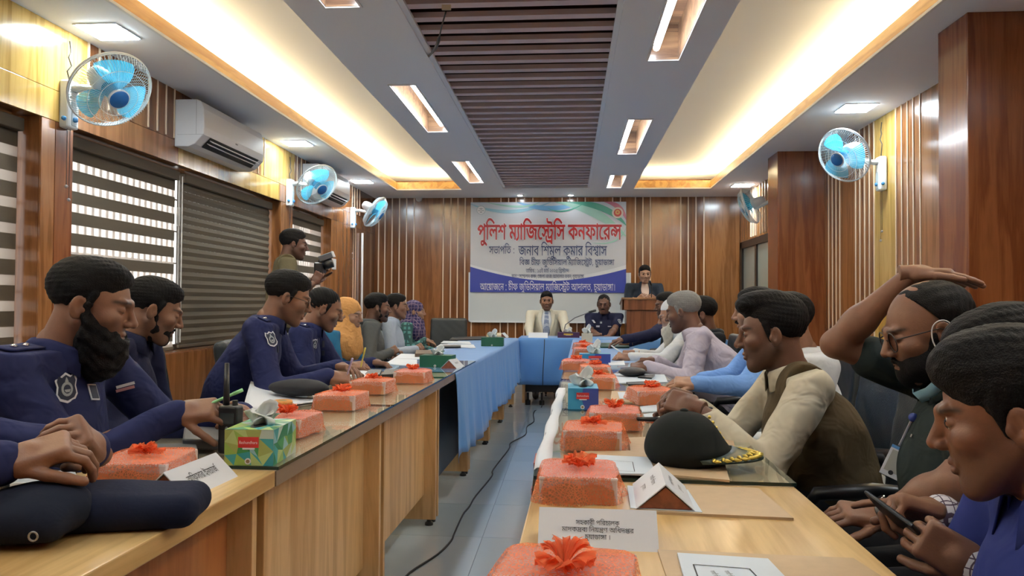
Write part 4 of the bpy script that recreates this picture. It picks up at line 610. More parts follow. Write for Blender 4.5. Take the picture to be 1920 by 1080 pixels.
# cloths: blue satin with creases
BLC=mat('cloth_blue',(.10,.27,.60),.45,bump=.35,bscale=9,sheen=.2); BLC2=mat('cloth_blue_pale',(.17,.38,.66),.45,bump=.35,bscale=9,sheen=.2)
def drape(name,label,x_in,y0,y1,side,W,z0=.28,m=BLC):
    rr=random.Random(len(label)); n=int((y1-y0)/.035); rows=[]
    X=lambda y:x_in+ANG*(y-y0)
    ph=[rr.uniform(0,6) for _ in range(4)]
    prof=[(W,.764),(W*.5,.7645),(.02,.765),(-.004,.762),(-.010,.74)]+[(-.012,.74-(.74-z0)*k/9) for k in range(1,10)]
    for px_,z in prof:
        r=[]
        for j in range(n+1):
            y=y0+(y1-y0)*j/n; d=max(0,(.74-z)/(.74-z0))
            w=.016*d*(math.sin(y*21+ph[0])+.6*math.sin(y*37+ph[1])+.5*math.sin(y*9+ph[2])) + .006*d*math.sin(y*63+z*9)
            xx=X(y)+side*(px_-abs(d)*.018-w*.8-.012*d); zz=z
            if d>.95: zz=z0+.03*math.sin(y*3.1+ph[3])+(.0 if j>3 else -.05*(3-j)/3)
            r.append((xx,y,zz))
        rows.append(r)
    o=MB().sheet(rows).build(name,m,None,smooth=True,solid=.002,fixn=False); tag(o,label,'tablecloth','blue tablecloths'); return o
drape('tablecloth','blue cloth over the left row of desks, hanging into the aisle',-.647,4.22,8.44,-1,.56)
drape('tablecloth','blue cloth over the far part of the right row of desks',-.018,4.35,8.30,1,.57,z0=.30)
n=60; rows=[]
for z,yv in [(.766,9.06),(.766,8.7),(.7665,8.46),(.762,8.444),(.74,8.44)]+[(.74-.5*k/9,8.435) for k in range(1,10)]:
    r=[]
    for j in range(n+1):
        x=-.565+2.33*j/n; d=max(0,(.74-z)/.5); w=.012*d*(math.sin(x*17)+.6*math.sin(x*31+1)); r.append((x,yv-w-.01*d,z))
    rows.append(r)
tag(MB().sheet(rows).build('tablecloth',BLC,None,smooth=True,solid=.002,fixn=False),'blue cloth hanging down the front of the head table','tablecloth','blue tablecloths')
# ------------------------------------------------------------------ signed-distance modelling (bodies, heads, hands, hair) meshed by surface nets
class SDF:
    def __init__(s,lo,hi,h):
        s.lo=np.array(lo,float); s.h=h; s.n=(np.ceil((np.array(hi)-s.lo)/h).astype(int)+1)
        s.ax=[s.lo[i]+h*np.arange(s.n[i]) for i in range(3)]; s.v=np.full(s.n,1.0,np.float32)
    def sub(s,lo,hi):
        i0=np.clip(((np.array(lo)-s.lo)/s.h).astype(int)-1,0,s.n-1); i1=np.clip(((np.array(hi)-s.lo)/s.h).astype(int)+3,1,s.n)
        if (i1<=i0).any(): return None
        sl=tuple(slice(a,b) for a,b in zip(i0,i1)); g=np.meshgrid(*[s.ax[k][sl[k]] for k in range(3)],indexing='ij',sparse=True); return sl,g
    def put(s,sl,d,k,mode):
        a=s.v[sl]
        if mode=='+':
            if k>0: t=np.clip(.5+.5*(a-d)/k,0,1); s.v[sl]=a*(1-t)+d*t-k*t*(1-t)
            else: s.v[sl]=np.minimum(a,d)
        elif mode=='-':
            if k>0: t=np.clip(.5-.5*(a+d)/k,0,1); s.v[sl]=a*(1-t)-d*t+k*t*(1-t)
            else: s.v[sl]=np.maximum(a,-d)
        elif mode=='&': s.v[sl]=np.maximum(a,d)
    def cone(s,a,b,r1,r2=None,k=.01,mode='+'):
        r2=r1 if r2 is None else r2; a=np.array(a,float); b=np.array(b,float); m=max(r1,r2)+k+2*s.h
        q=s.sub(np.minimum(a,b)-m,np.maximum(a,b)+m)
        if q is None: return s
        sl,(X,Y,Z)=q; ba=b-a; L=max(ba@ba,1e-9)
        px,py,pz=X-a[0],Y-a[1],Z-a[2]; t=np.clip((px*ba[0]+py*ba[1]+pz*ba[2])/L,0,1)
        d=np.sqrt((px-t*ba[0])**2+(py-t*ba[1])**2+(pz-t*ba[2])**2)-(r1+(r2-r1)*t); s.put(sl,d.astype(np.float32),k,mode); return s
    def ell(s,c,r,k=.01,mode='+',M=None,fn=None):
        c=np.array(c,float); r=np.array(r,float); m=r.max()+k+2*s.h; q=s.sub(c-m,c+m)
        if q is None: return s
        sl,(X,Y,Z)=q; x,y,z=X-c[0],Y-c[1],Z-c[2]
        if M is not None: # columns of M = the ellipsoid's axes
            x,y,z=[x*M[0][i]+y*M[1][i]+z*M[2][i] for i in range(3)]
        k0=np.sqrt((x/r[0])**2+(y/r[1])**2+(z/r[2])**2)+1e-6; k1=np.sqrt((x/r[0]**2)**2+(y/r[1]**2)**2+(z/r[2]**2)**2)+1e-6
        d=k0*(k0-1)/k1
        if fn is not None: d=d+fn(X,Y,Z)
        s.put(sl,d.astype(np.float32),k,mode); return s
    def rbox(s,c,hs,r,M,k=.005,mode='+'):
        c=np.array(c,float); m=np.linalg.norm(hs)+r+k+2*s.h; q=s.sub(c-m,c+m)
        if q is None: return s
        sl,(X,Y,Z)=q; x,y,z=X-c[0],Y-c[1],Z-c[2]
        p=[np.abs(x*M[0][i]+y*M[1][i]+z*M[2][i])-hs[i] for i in range(3)]
        d=np.sqrt(sum(np.maximum(a,0)**2 for a in p))+np.minimum(np.maximum(np.maximum(p[0],p[1]),p[2]),0)-r
        s.put(sl,d.astype(np.float32),k,mode); return s
    def plane(s,p,n,k=0):
        """keep only the side the normal points to"""
        X,Y,Z=np.meshgrid(*s.ax,indexing='ij',sparse=True); d=-((X-p[0])*n[0]+(Y-p[1])*n[1]+(Z-p[2])*n[2]); s.v=np.maximum(s.v,d.astype(np.float32)); return s
    def noise(s,amp,f,seed=0):
        X,Y,Z=np.meshgrid(*s.ax,indexing='ij',sparse=True); r=random.Random(seed); d=0
        for i in range(3):
            a,b,c=[r.uniform(-1,1)*f for _ in range(3)]; d=d+np.sin(X*a+Y*b+Z*c+r.uniform(0,6))*np.sin(X*c-Y*a+Z*b+r.uniform(0,6))
        s.v=s.v+(amp*d).astype(np.float32); return s
    def mesh(s):
        v=np.pad(s.v,1,constant_values=1.0); ins=v<0; c=np.zeros(np.array(v.shape)-1,np.int8)
        for dx in(0,1):
            for dy in(0,1):
                for dz in(0,1): c+=ins[dx:dx+c.shape[0],dy:dy+c.shape[1],dz:dz+c.shape[2]]
        act=(c>0)&(c<8); I=np.argwhere(act); idx=-np.ones(act.shape,np.int64); idx[tuple(I.T)]=np.arange(len(I))
        acc=np.zeros((len(I),3)); cnt=np.zeros(len(I)); x,y,z=I.T
        cor=[(0,0,0),(1,0,0),(0,1,0),(1,1,0),(0,0,1),(1,0,1),(0,1,1),(1,1,1)]
        for a in range(8):
            for b in range(a+1,8):
                A,B=cor[a],cor[b]
                if sum(p!=q for p,q in zip(A,B))!=1: continue
                va=v[x+A[0],y+A[1],z+A[2]]; vb=v[x+B[0],y+B[1],z+B[2]]; mk=(va<0)!=(vb<0); t=np.where(mk,va/np.where(mk,va-vb,1),0)
                for k in range(3): acc[:,k]+=np.where(mk,A[k]+t*(B[k]-A[k]),0)
                cnt+=mk
        P_=(I+acc/cnt[:,None]-1)*s.h+s.lo; F=[]
        for ax in range(3):
            sl0=[slice(1,-1)]*3; sl1=[slice(1,-1)]*3; sl0[ax]=slice(0,-1); sl1[ax]=slice(1,None)
            a=ins[tuple(sl0)]; b=ins[tuple(sl1)]; E=np.argwhere(a!=b); E0=E.copy(); fl=a[tuple(E.T)]
            off=np.ones(3,int); off[ax]=0; E0=E0+off; u,w=[k for k in range(3) if k!=ax]
            def g(du,dw):
                q=E0.copy(); q[:,u]-=du; q[:,w]-=dw; return idx[tuple(q.T)]
            q=np.stack([g(1,1),g(0,1),g(0,0),g(1,0)],1)
            if ax==1: fl=~fl
            q[~fl]=q[~fl][:,::-1]; F.append(q)
        return P_,np.concatenate(F)
def np_mesh(name,V,F,mats,mi=None,masks=None):
    me=bpy.data.meshes.new(name); me.vertices.add(len(V)); me.vertices.foreach_set('co',np.asarray(V,np.float32).ravel())
    me.loops.add(F.size); me.loops.foreach_set('vertex_index',F.ravel().astype(np.int32)); me.polygons.add(len(F)); me.polygons.foreach_set('loop_start',np.arange(0,F.size,4,dtype=np.int32))
    me.polygons.foreach_set('use_smooth',np.ones(len(F),bool))
    for m_ in mats: me.materials.append(m_)
    if mi is not None: me.polygons.foreach_set('material_index',mi.astype(np.int32))
    me.update(calc_edges=True)
    if masks is not None:
        at=me.color_attributes.new('mask','FLOAT_COLOR','POINT'); at.data.foreach_set('color',np.concatenate([masks,np.ones((len(masks),1))],1).astype(np.float32).ravel())
    return me
def link(name,me,parent=None):
    o=bpy.data.objects.new(name,me); COL.objects.link(o)
    if parent is not None: adopt(o,parent)
    return o
# ---- head template, local frame: x right, y forward, z up, origin between the ears at eye level
def head_template(h,closed=True,woman=False):
    s=SDF((-.11,-.13,-.24),(.11,.14,.14),h)
    s.ell((0,-.018,.038),(.073,.094,.080),0).ell((0,.022,-.01),(.066,.070,.085),.03).ell((0,.034,-.060),(.052,.055,.058),.03)
    s.cone((-.02,.070,-.104),(.02,.070,-.104),.017,k=.022).cone((-.058,-.002,-.045),(-.020,.060,-.100),.016,k=.025).cone((.058,-.002,-.045),(.020,.060,-.100),.016,k=.025)
    for sx in(-1,1): s.ell((sx*.042,.062,-.024),(.024,.024,.020),.018)
    s.cone((-.034,.084,.022),(0,.090,.018),.0095,k=.012).cone((.034,.084,.022),(0,.090,.018),.0095,k=.012)
    for sx in(-1,1): s.ell((sx*.032,.098,.002),(.018,.016,.012),.010,'-')
    for sx in(-1,1): s.ell((sx*.032,.0775,.002),(.0150,.0140,.0125) if closed else (.0138,.0125,.0115),.003)
    s.cone((0,.090,.012),(0,.112,-.030),.0075,.0115,k=.010)
    for sx in(-1,1): s.ell((sx*.0125,.100,-.034),(.0095,.012,.009),.006)
    for sx in(-1,1): s.ell((sx*.007,.108,-.0415),(.0045,.006,.004),.002,'-')
    s.cone((-.022,.084,-.0640),(.022,.084,-.0640),.0055,k=.006); s.cone((-.009,.093,-.0625),(.009,.093,-.0625),.0065,k=.006)
    s.cone((-.015,.090,-.0745),(.015,.090,-.0745),.0075,k=.005)
    s.ell((0,.101,-.0688),(.024,.012,.0016),.002,'-')
    for sx in(-1,1):
        c,sn=math.cos(.35),math.sin(.35); M=np.array([[c,-sx*sn,0],[sx*sn,c,0],[0,0,1]]).T
        M=np.array([[c,sn*-sx,0],[sn*sx,c,0],[0,0,1]])
        s.ell((sx*.081,-.008,-.010),(.006,.019,.031),.004,M=M); s.ell((sx*.086,-.002,-.006),(.006,.010,.017),.003,'-',M=M); s.ell((sx*.077,.006,-.014),(.006,.007,.010),.004)
    s.cone((0,-.030,-.050),(0,-.052,-.21),.054 if not woman else .044,.061 if not woman else .048,k=.02)
    V,F=s.mesh()
    x,y,z=V.T; ax=np.abs(x)
    sm=lambda a,b,v:np.clip((v-a)/(b-a),0,1)
    brow=np.clip(1-np.abs(z-(.0245+.10*(ax-.03)*(ax<.03)-.16*(ax-.03)*(ax>=.03)))/.0075,0,1)*sm(.010,.015,ax)*sm(.058,.050,ax)*(y>.05)
    lash=np.clip(1-np.abs(z-(-.0035+(ax-.032)**2*9))/.0016,0,1)*sm(.048,.044,ax)*sm(.016,.020,ax)*(y>.065)
    lip=np.clip(1-(((z+.0690)/.0135)**2+(ax/.025)**2),0,.35)/.35*(y>.078)
    st=sm(-.035,-.055,z-.55*(y-.05)*0)*sm(.0,.02,y+.02)*(z>-.135)*(1-lip); mous=np.clip(1-np.abs(z+.052)/.009,0,1)*sm(.036,.028,ax)*(y>.078)
    side=sm(-.01,-.04,z)*sm(.045,.02,np.abs(y-.01))*(ax>.045)*(z>-.135)
    return V,F,np.stack([np.maximum(brow,lash),lip,np.clip(np.maximum(np.maximum(st,mous),side),0,1)],1)
HEADS={}
def head_get(h,closed=True,woman=False):
    k=(h,closed,woman)
    if k not in HEADS: HEADS[k]=head_template(h,closed,woman)
    return HEADS[k]
# ---- hand template: x along fingers, y towards the thumb side, z out of the back of the hand; origin at the wrist. length .185
def hand_template(h,curl=.35,spread=.06,thumb=.5,point=0):
    s=SDF((-.03,-.075,-.10),(.21,.085,.05),h)
    s.rbox((.048,0,0),(.034,.026,.004),.011,np.eye(3),0); s.cone((-.03,0,0),(.025,0,0),.024,.026,k=.014); s.ell((.028,.022,-.008),(.028,.016,.014),.012)
    L=[(.030,.078,.0088),(.0105,.086,.0090),(-.0095,.080,.0086),(-.029,.064,.0076)]
    for i,(y,ln,r) in enumerate(L):
        p=np.array([.083-abs(i-1)*.004,y,0]); a=-.15; fan=(1.4-i)*spread; cc=curl*(1 if not(point and i==0) else .15)
        for seg,(f,ca) in enumerate(((.45,1.0),(.30,1.1),(.25,.8))):
            a-=cc*ca*(.9+.07*i); q=p+ln*f*np.array([math.cos(a)*math.cos(fan),math.cos(a)*math.sin(fan),math.sin(a)])
            s.cone(p,q,r*(1-.07*seg),r*(1-.07*(seg+1)),k=.0022 if seg else .004); p=q
    p=np.array([.018,.026,-.006])
    for seg,(ln,da,db) in enumerate(((.042,.62,-.35*thumb),(.030,.42,-.5*thumb),(.026,.25,-.7*thumb))):
        q=p+ln*np.array([math.cos(da),math.sin(da),db])/math.sqrt(1+db*db); s.cone(p,q,.0115-.001*seg,.0105-.001*seg,k=.004); p=q
    return s.mesh()
HANDS={}
def hand_get(*a):
    if a not in HANDS: HANDS[a]=hand_template(*a)
    return HANDS[a]
def skin(name,col,hair=(.012,.010,.010),stub=.0,brow=1.0):
    if name in _M: return _M[name]
    m,t,b,N,L=nt(name); at=N.new('ShaderNodeAttribute'); at.attribute_name='mask'; sp=N.new('ShaderNodeSeparateColor'); L.new(at.outputs['Color'],sp.inputs[0])
    no=N.new('ShaderNodeTexNoise'); no.inputs['Scale'].default_value=45; no.inputs['Detail'].default_value=4
    tc=N.new('ShaderNodeTexCoord'); L.new(tc.outputs['Object'],no.inputs[0])
    m0=N.new('ShaderNodeMix'); m0.data_type='RGBA'; m0.inputs[6].default_value=(*[c*.82 for c in col],1); m0.inputs[7].default_value=(*[min(1,c*1.15) for c in col],1); L.new(no.outputs[0],m0.inputs[0]); last=m0.outputs[2]
    for ch,c2,f in ((2,[h_*.9+.012 for h_ in hair],stub),(1,(col[0]*.72,col[1]*.58,col[2]*.62),.7),(0,hair,brow*.9)):
        mu=N.new('ShaderNodeMath'); mu.operation='MULTIPLY'; mu.inputs[1].default_value=f; L.new(sp.outputs[ch],mu.inputs[0])
        mx=N.new('ShaderNodeMix'); mx.data_type='RGBA'; L.new(mu.outputs[0],mx.inputs[0]); L.new(last,mx.inputs[6]); mx.inputs[7].default_value=(*c2,1); last=mx.outputs[2]
    L.new(last,b.inputs['Base Color']); b.inputs['Roughness'].default_value=.48; b.inputs['Subsurface Weight'].default_value=.06; b.inputs['Subsurface Radius'].default_value=(.02,.008,.005)
    n2=N.new('ShaderNodeTexNoise'); n2.inputs['Scale'].default_value=260; L.new(tc.outputs['Object'],n2.inputs[0]); bp=N.new('ShaderNodeBump'); bp.inputs['Strength'].default_value=.18; bp.inputs['Distance'].default_value=.002; L.new(n2.outputs[0],bp.inputs['Height']); L.new(bp.outputs[0],b.inputs['Normal'])
    _M[name]=m; return m
def hairmat(name,col):
    if name in _M: return _M[name]
    m,t,b,N,L=nt(name); tc=N.new('ShaderNodeTexCoord'); no=N.new('ShaderNodeTexNoise'); no.inputs['Scale'].default_value=170; no.inputs['Detail'].default_value=5; no.inputs['Distortion'].default_value=1.5; L.new(tc.outputs['Object'],no.inputs[0])
    mx=N.new('ShaderNodeMix'); mx.data_type='RGBA'; L.new(no.outputs[0],mx.inputs[0]); mx.inputs[6].default_value=(*[c*.5 for c in col],1); mx.inputs[7].default_value=(*[min(1,c*1.6) for c in col],1); L.new(mx.outputs[2],b.inputs['Base Color'])
    no.inputs['Scale'].default_value=320; no.inputs['Distortion'].default_value=.4; b.inputs['Roughness'].default_value=.6; b.inputs['Specular IOR Level'].default_value=.14; bp=N.new('ShaderNodeBump'); bp.inputs['Strength'].default_value=.55; bp.inputs['Distance'].default_value=.006; L.new(no.outputs[0],bp.inputs['Height']); L.new(bp.outputs[0],b.inputs['Normal']); _M[name]=m; return m
def cloth(name,col,rough=.8,bump=.25,scale=18,check=None):
    if name in _M: return _M[name]
    m,t,b,N,L=nt(name); tc=N.new('ShaderNodeTexCoord'); no=N.new('ShaderNodeTexNoise'); no.inputs['Scale'].default_value=scale; no.inputs['Detail'].default_value=2; no.inputs['Distortion'].default_value=.5; L.new(tc.outputs['Object'],no.inputs[0])
    b.inputs['Base Color'].default_value=(*col,1); b.inputs['Roughness'].default_value=rough; b.inputs['Specular IOR Level'].default_value=.22
    bp=N.new('ShaderNodeBump'); bp.inputs['Strength'].default_value=bump; bp.inputs['Distance'].default_value=.03; L.new(no.outputs[0],bp.inputs['Height']); L.new(bp.outputs[0],b.inputs['Normal'])
    if check:
        last=None; sp=N.new('ShaderNodeSeparateXYZ'); L.new(tc.outputs['Object'],sp.inputs[0])
        for ax in (0,1,2):
            mu=N.new('ShaderNodeMath'); mu.operation='MULTIPLY'; mu.inputs[1].default_value=check[0]; L.new(sp.outputs[ax],mu.inputs[0]); fr=N.new('ShaderNodeMath'); fr.operation='FRACT'; L.new(mu.outputs[0],fr.inputs[0])
            lt=N.new('ShaderNodeMath'); lt.operation='LESS_THAN'; lt.inputs[1].default_value=check[1]; L.new(fr.outputs[0],lt.inputs[0])
            if last is None: last=lt.outputs[0]
            else:
                mx=N.new('ShaderNodeMath'); mx.operation='MAXIMUM'; L.new(last,mx.inputs[0]); L.new(lt.outputs[0],mx.inputs[1]); last=mx.outputs[0]
        mx=N.new('ShaderNodeMix'); mx.data_type='RGBA'; L.new(last,mx.inputs[0]); mx.inputs[6].default_value=(*col,1); mx.inputs[7].default_value=(*check[2],1); L.new(mx.outputs[2],b.inputs['Base Color'])
    _M[name]=m; return m
EYEW=mat('eye_white',(.62,.58,.54),.2); EYEI=mat('eye_dark',(.03,.015,.01),.1); SILVER=mat('metal_silver',(.75,.75,.78),.25,1.0); GOLD=mat('gold_thread',(.85,.62,.14),.35,.6,es=0); GLASSL=see_through('spectacle_lens',None,(.97,.97,.97)); FRB=mat('spectacle_frame',(.03,.02,.02),.3)
def nv(v): return Vector(v).normalized()
def rotM(az,pitch,roll=0):
    """head/body frame: columns right, forward, up. az 0 looks along +Y, 90 along +X; pitch>0 looks down"""
    a,p=R(az),R(pitch); f=Vector((math.sin(a)*math.cos(p),math.cos(a)*math.cos(p),-math.sin(p))); r=Vector((math.cos(a),-math.sin(a),0)); u=r.cross(f)
    if roll: q=R(roll); r,u=r*math.cos(q)+u*math.sin(q),u*math.cos(q)-r*math.sin(q)
    return Matrix((r,f,u)).transposed()
def xf(V,M,o,sc=1.0): return (np.asarray(V)*sc)@np.array(M).T+np.array(o)
def ik(a,b,l1,l2,pole):
    d=b-a; L=d.length
    if L>l1+l2-.005: b=a+d*((l1+l2-.005)/L); d=b-a; L=d.length
    x=(l1*l1-l2*l2+L*L)/(2*L); h=math.sqrt(max(l1*l1-x*x,0)); dn=d/L; p=pole-dn*pole.dot(dn); return a+dn*x+p.normalized()*h
def hand_frame(x,back):
    """x: finger direction, back: out of the back of the hand; returns right-hand frame columns x,y(thumb),z"""
    x=nv(x); z=nv(Vector(back)-x*Vector(back).dot(x)); return Matrix((x,z.cross(x),z)).transposed()
PEOPLE=[]
def person(label,head,az,pitch=10,body=None,lean=8,sc=1.0,skinm=None,shirt=None,trouser=None,hair='short',hairm=None,beard=None,hands=(),h=.008,hh=.0035,closed=True,
           sleeve='long',stand=False,group=None,roll=0,girth=1.0,neckdrop=0,collar=True,vest=None,sit=True,shw=.185,lower=True,hairfn=None,headvis=True,shmul=1.0,noses=None,tuckz=None):
    """head: world position of the head's origin. hands: ((side,target,fingerdir,backdir,kind,elbow),...) side -1 left +1 right"""
    Hc=Vector(head); Mh=rotM(az,pitch,roll); body=az if body is None else body
    Mb=rotM(body,0); f=Mb.col[1]; rt=Mb.col[0]
    nb=Hc+Mh@Vector((0,-.050,-.138))*sc; nb.z-=neckdrop
    up=Vector((0,0,1))*math.cos(R(lean))+f*math.sin(R(lean))
    seat=.53 if not stand else .93*sc
    Lt=(nb.z-seat)/math.cos(R(lean)); pel=nb-up*Lt
    base=Vector((pel.x,pel.y,0)); t=thing('person',base,label,'person',group)
    parts_b=[]; fwd=rt.cross(up)*-1; MT=[[rt[i],f[i] if False else (up.cross(rt))[i],up[i]] for i in range(3)]
    sh={s_:nb+rt*(s_*shw*sc)-up*.032*sc+f*.0 for s_ in(-1,1)}; hip={s_:pel+rt*(s_*.085*sc) for s_ in(-1,1)}
    if stand: knee={s_:Vector((hip[s_].x,hip[s_].y,.48))+f*.02 for s_ in(-1,1)}; foot={s_:Vector((hip[s_].x,hip[s_].y,.09)) for s_ in(-1,1)}
    else: knee={s_:pel+f*.43*sc+rt*(s_*.13)+Vector((0,0,-.03)) for s_ in(-1,1)}; foot={s_:Vector((knee[s_].x,knee[s_].y,.09))+f*.02 for s_ in(-1,1)}
    arm={}
    for hd in hands:
        s_,tg,fd,bd,kind=hd[:5]; tg=Vector(tg); el=Vector(hd[5]) if len(hd)>5 and hd[5] is not None else None
        wr=tg-nv(fd)*.075*sc
        if el is None: el=ik(sh[s_],wr,.29*sc,.255*sc,Vector((0,0,-1))+rt*(s_*.5)-f*.3)
        arm[s_]=(el,wr,fd,bd,kind)
    for s_ in(-1,1):
        if s_ not in arm:
            wr=pel+f*.34+rt*(s_*.12)+Vector((0,0,.10)); el=ik(sh[s_],wr,.29*sc,.255*sc,Vector((0,0,-1))+rt*(s_*.5)-f*.3); arm[s_]=(el,wr,f-Vector((0,0,.2)),Vector((0,0,1)),'rest')
    g=girth
    def torso(S,o,k=.06):
        S.ell(pel+up*.06,(.155*g*sc+o,.115*g*sc+o,.13*sc),.03,M=MT); S.ell(pel+up*(Lt*.42)+f*.012*g,(.150*g*sc+o,.115*g*g*sc+o,.17*sc),k,M=MT)
        S.ell(nb-up*.19*sc+f*.01,(.165*sc*(.5+.5*g)+o,.108*sc*(.5+.5*g)+o,.17*sc),k,M=MT)
        S.cone(sh[-1]+rt*.02,sh[1]-rt*.02,.052*sc+o*(.7 if o>0 else 1.3),.052*sc+o*(.7 if o>0 else 1.3),k=.05 if o>0 else .02); S.cone(sh[-1]*.5+nb*.5-up*.012,sh[1]*.5+nb*.5-up*.012,.054*sc+(o if o>0 else -.022),.054*sc+(o if o>0 else -.022),k=.05 if o>0 else .02)
    pts=[Hc]+list(sh.values())+[pel]+[a[0] for a in arm.values()]+[a[1] for a in arm.values()]
    lo=np.min([list(p) for p in pts],0)-.22; hi=np.max([list(p) for p in pts],0)+.22; hi[2]=min(hi[2],nb.z+.14 if sleeve!='raised' else hi[2]); lo[2]=pel.z-.16
    # the body itself: one surface, head and hands grown on
    Vs,Fs,Ms=[],[],[]; n0=0
    def addp(V,F,mask=None):
        nonlocal n0; Vs.append(V); Fs.append(F+n0); Ms.append(mask if mask is not None else np.zeros((len(V),3))); n0+=len(V)
    bare=sleeve in('short','raised')
    if headvis:
        V,F,mk=head_get(hh,closed); V=V.copy()
        if noses: V[:,1]=np.where((V[:,1]>.085)&(np.abs(V[:,0])<.022)&(V[:,2]<.01)&(V[:,2]>-.05),V[:,1]+noses,V[:,1])
        addp(xf(V,Mh,Hc,sc),F,mk)
    S=SDF(lo,hi,h*1.5 if not bare else .0055); torso(S,-.014)
    S.cone(nb-up*.03,nb+Vector((0,0,.02)),.05*sc,.05*sc,k=.02)
    if bare: # separate finer field for the bare arms
        V,F=S.mesh(); addp(V,F); l2=np.min([list(p) for a in arm.values() for p in a[:2]]+[list(p) for p in sh.values()],0)-.08; h2=np.max([list(p) for a in arm.values() for p in a[:2]]+[list(p) for p in sh.values()],0)+.08; S=SDF(l2,h2,.0055)
    for s_,(el,wr,fd,bd,kind) in arm.items():
        S.cone(sh[s_],el,.044*sc,.036*sc,k=.02); S.cone(el,el+(wr-el)*.35,.036*sc,.040*sc,k=.02); S.cone(el+(wr-el)*.3,wr,.040*sc,.024*sc,k=.02)
    V,F=S.mesh(); addp(V,F)
    for s_,(el,wr,fd,bd,kind) in arm.items():
        cu={'rest':(.35,.05,.5,0),'flat':(.10,.07,.3,0),'fist':(1.15,.0,1.1,0),'grip':(.75,.02,1.2,0),'clasp':(.62,.03,.8,0),'point':(.9,.02,.8,1),'pinch':(.5,.0,1.5,0)}[kind]
        V,F=hand_get(max(hh,.003),*cu); V=V.copy()
        if s_==1: V=V*np.array([1,-1,1]); F=F[:,::-1]
        x=nv(fd); z=nv(Vector(bd)-x*Vector(bd).dot(x)); y=z.cross(x)
        # left-hand template: thumb on +y with back +z, mirrored for the right hand
        addp(xf(V,Matrix((x,y,z)).transposed(),wr,sc),F)
    bd_=link('body',np_mesh('body',np.concatenate(Vs),np.concatenate(Fs),[skinm],None,np.concatenate(Ms)),t)
    # shirt
    S=SDF(lo,hi,h); torso(S,.006)
    for s_,(el,wr,fd,bd,kind) in arm.items():
        c=sh[s_]
        if sleeve=='long':
            S.cone(c,el,.064*sc*shmul,.054*sc*shmul,k=.03); S.cone(el,wr-(wr-el)*.02,.052*sc*shmul,.037*sc*shmul,k=.02); d_=nv(wr-el); S.cone(wr-d_*.05,wr-d_*.012,.038*sc*shmul,.038*sc*shmul,k=.004)
            m_=(el-c); 
            for q in range(5): # creases round the elbow and down the sleeve
                p=el+(c-el)*(.10+.13*q); ax=nv(Vector((math.sin(q*2.1+s_),math.cos(q*1.7),math.sin(q*3.3)))); ax=ax-nv(m_)*ax.dot(nv(m_)); S.cone(p+ax*.03+nv(m_)*.02,p+ax*.055-nv(m_)*.03,.008,.004,k=.02)
            m2=nv(wr-el)
            for q in range(4):
                p=el+(wr-el)*(.08+.2*q); ax=nv(Vector((math.cos(q*2.3+s_),math.sin(q*1.9),math.cos(q*2.9)))); ax=ax-m2*ax.dot(m2); S.cone(p+ax*.025+m2*.02,p+ax*.047-m2*.03,.008,.004,k=.018)
        elif sleeve in('short','raised'): S.cone(c,c+(el-c)*.62,.062*sc,.062*sc,k=.03)
    S.noise(.0022,34,seed=len(label))
    if collar is False or True:
        S.plane(nb+up*.014,-up) if sleeve!='raised' else None
    # head and neck keep clear of the cloth
    V,F=S.mesh(); so=link('shirt',np_mesh('shirt',V,F,[shirt]),t)
    if collar is True:
        C=MB(); rr_=.061*sc; ring=[]; n=24
        for lvl,(dz,r_) in enumerate(((-.020,rr_+.006),(.016,rr_+.002),(.021,rr_+.005),(.012,rr_+.012),(-.026,rr_+.030))):
            rg=[]
            for k in range(n+1):
                a=R(22)+(2*math.pi-R(44))*k/n; fr=max(0,math.cos(a))**2; d_=f*math.cos(a)+rt*math.sin(a); pt=(.030*fr if lvl==4 else 0)
                rg.append(nb+d_*(r_+.012*fr)+up*(dz+.014-.034*fr-pt)+f*(.008*fr))
            ring.append(rg)
        C.sheet(ring).build('collar',shirt,t,smooth=True,solid=.003,fixn=False)
    if lower:
        S=SDF([min(p[i] for p in (pel,*knee.values(),*foot.values()))-.16 for i in range(3)],[max(p[i] for p in (pel,*knee.values(),*foot.values()))+.16 for i in range(3)],.014)
        S.ell(pel+Vector((0,0,-.0)),(.165*g,.13*g,.11),.03,M=MT)
        for s_ in(-1,1): S.cone(hip[s_],knee[s_],.085,.062,k=.03); S.cone(knee[s_],foot[s_],.060,.05,k=.02)
        V,F=S.mesh(); link('trousers',np_mesh('trousers',V,F,[trouser]),t)
        for s_ in(-1,1):
            b=MB(); c=foot[s_]; c=Vector((c.x,c.y,0)); b.tube([c-f*.06+Vector((0,0,.045)),c+Vector((0,0,.045)),c+f*.10+Vector((0,0,.035)),c+f*.18+Vector((0,0,.028))],[.043,.044,.040,.022],10); b.build('shoe',mat('shoe_black',(.015,.013,.012),.3),t,smooth=True)
    # hair
    if hair:
        V,F=hair_mesh(hair,max(hh,.0035)); link('hair',np_mesh('hair',xf(V,Mh,Hc,sc),F,[hairm]),t)
    if beard:
        V,F=beard_mesh(beard[0],max(hh,.0035)); link('beard',np_mesh('beard',xf(V,Mh,Hc,sc),F,[beard[1]]),t)
    if not closed:
        for s_ in(-1,1):
            b=MB(); c=Hc+Mh@Vector((s_*.032,.0785,.002))*sc; b.ball((0,0,0),.0122*sc,14); V=[Mh@Vector((v[0],v[2],v[1]))+c for v in b.v]; e=MB(); e.v=[tuple(v) for v in V]; e.f=b.f; e.m=[1 if sum(b.v[i][2] for i in fc)/len(fc)>.0088*sc and (sum(b.v[i][0] for i in fc)/len(fc))**2+(sum(b.v[i][1] for i in fc)/len(fc))**2<.0075**2 else 0 for fc in b.f]
            e.build('eye',[EYEW,EYEI],t,smooth=True)
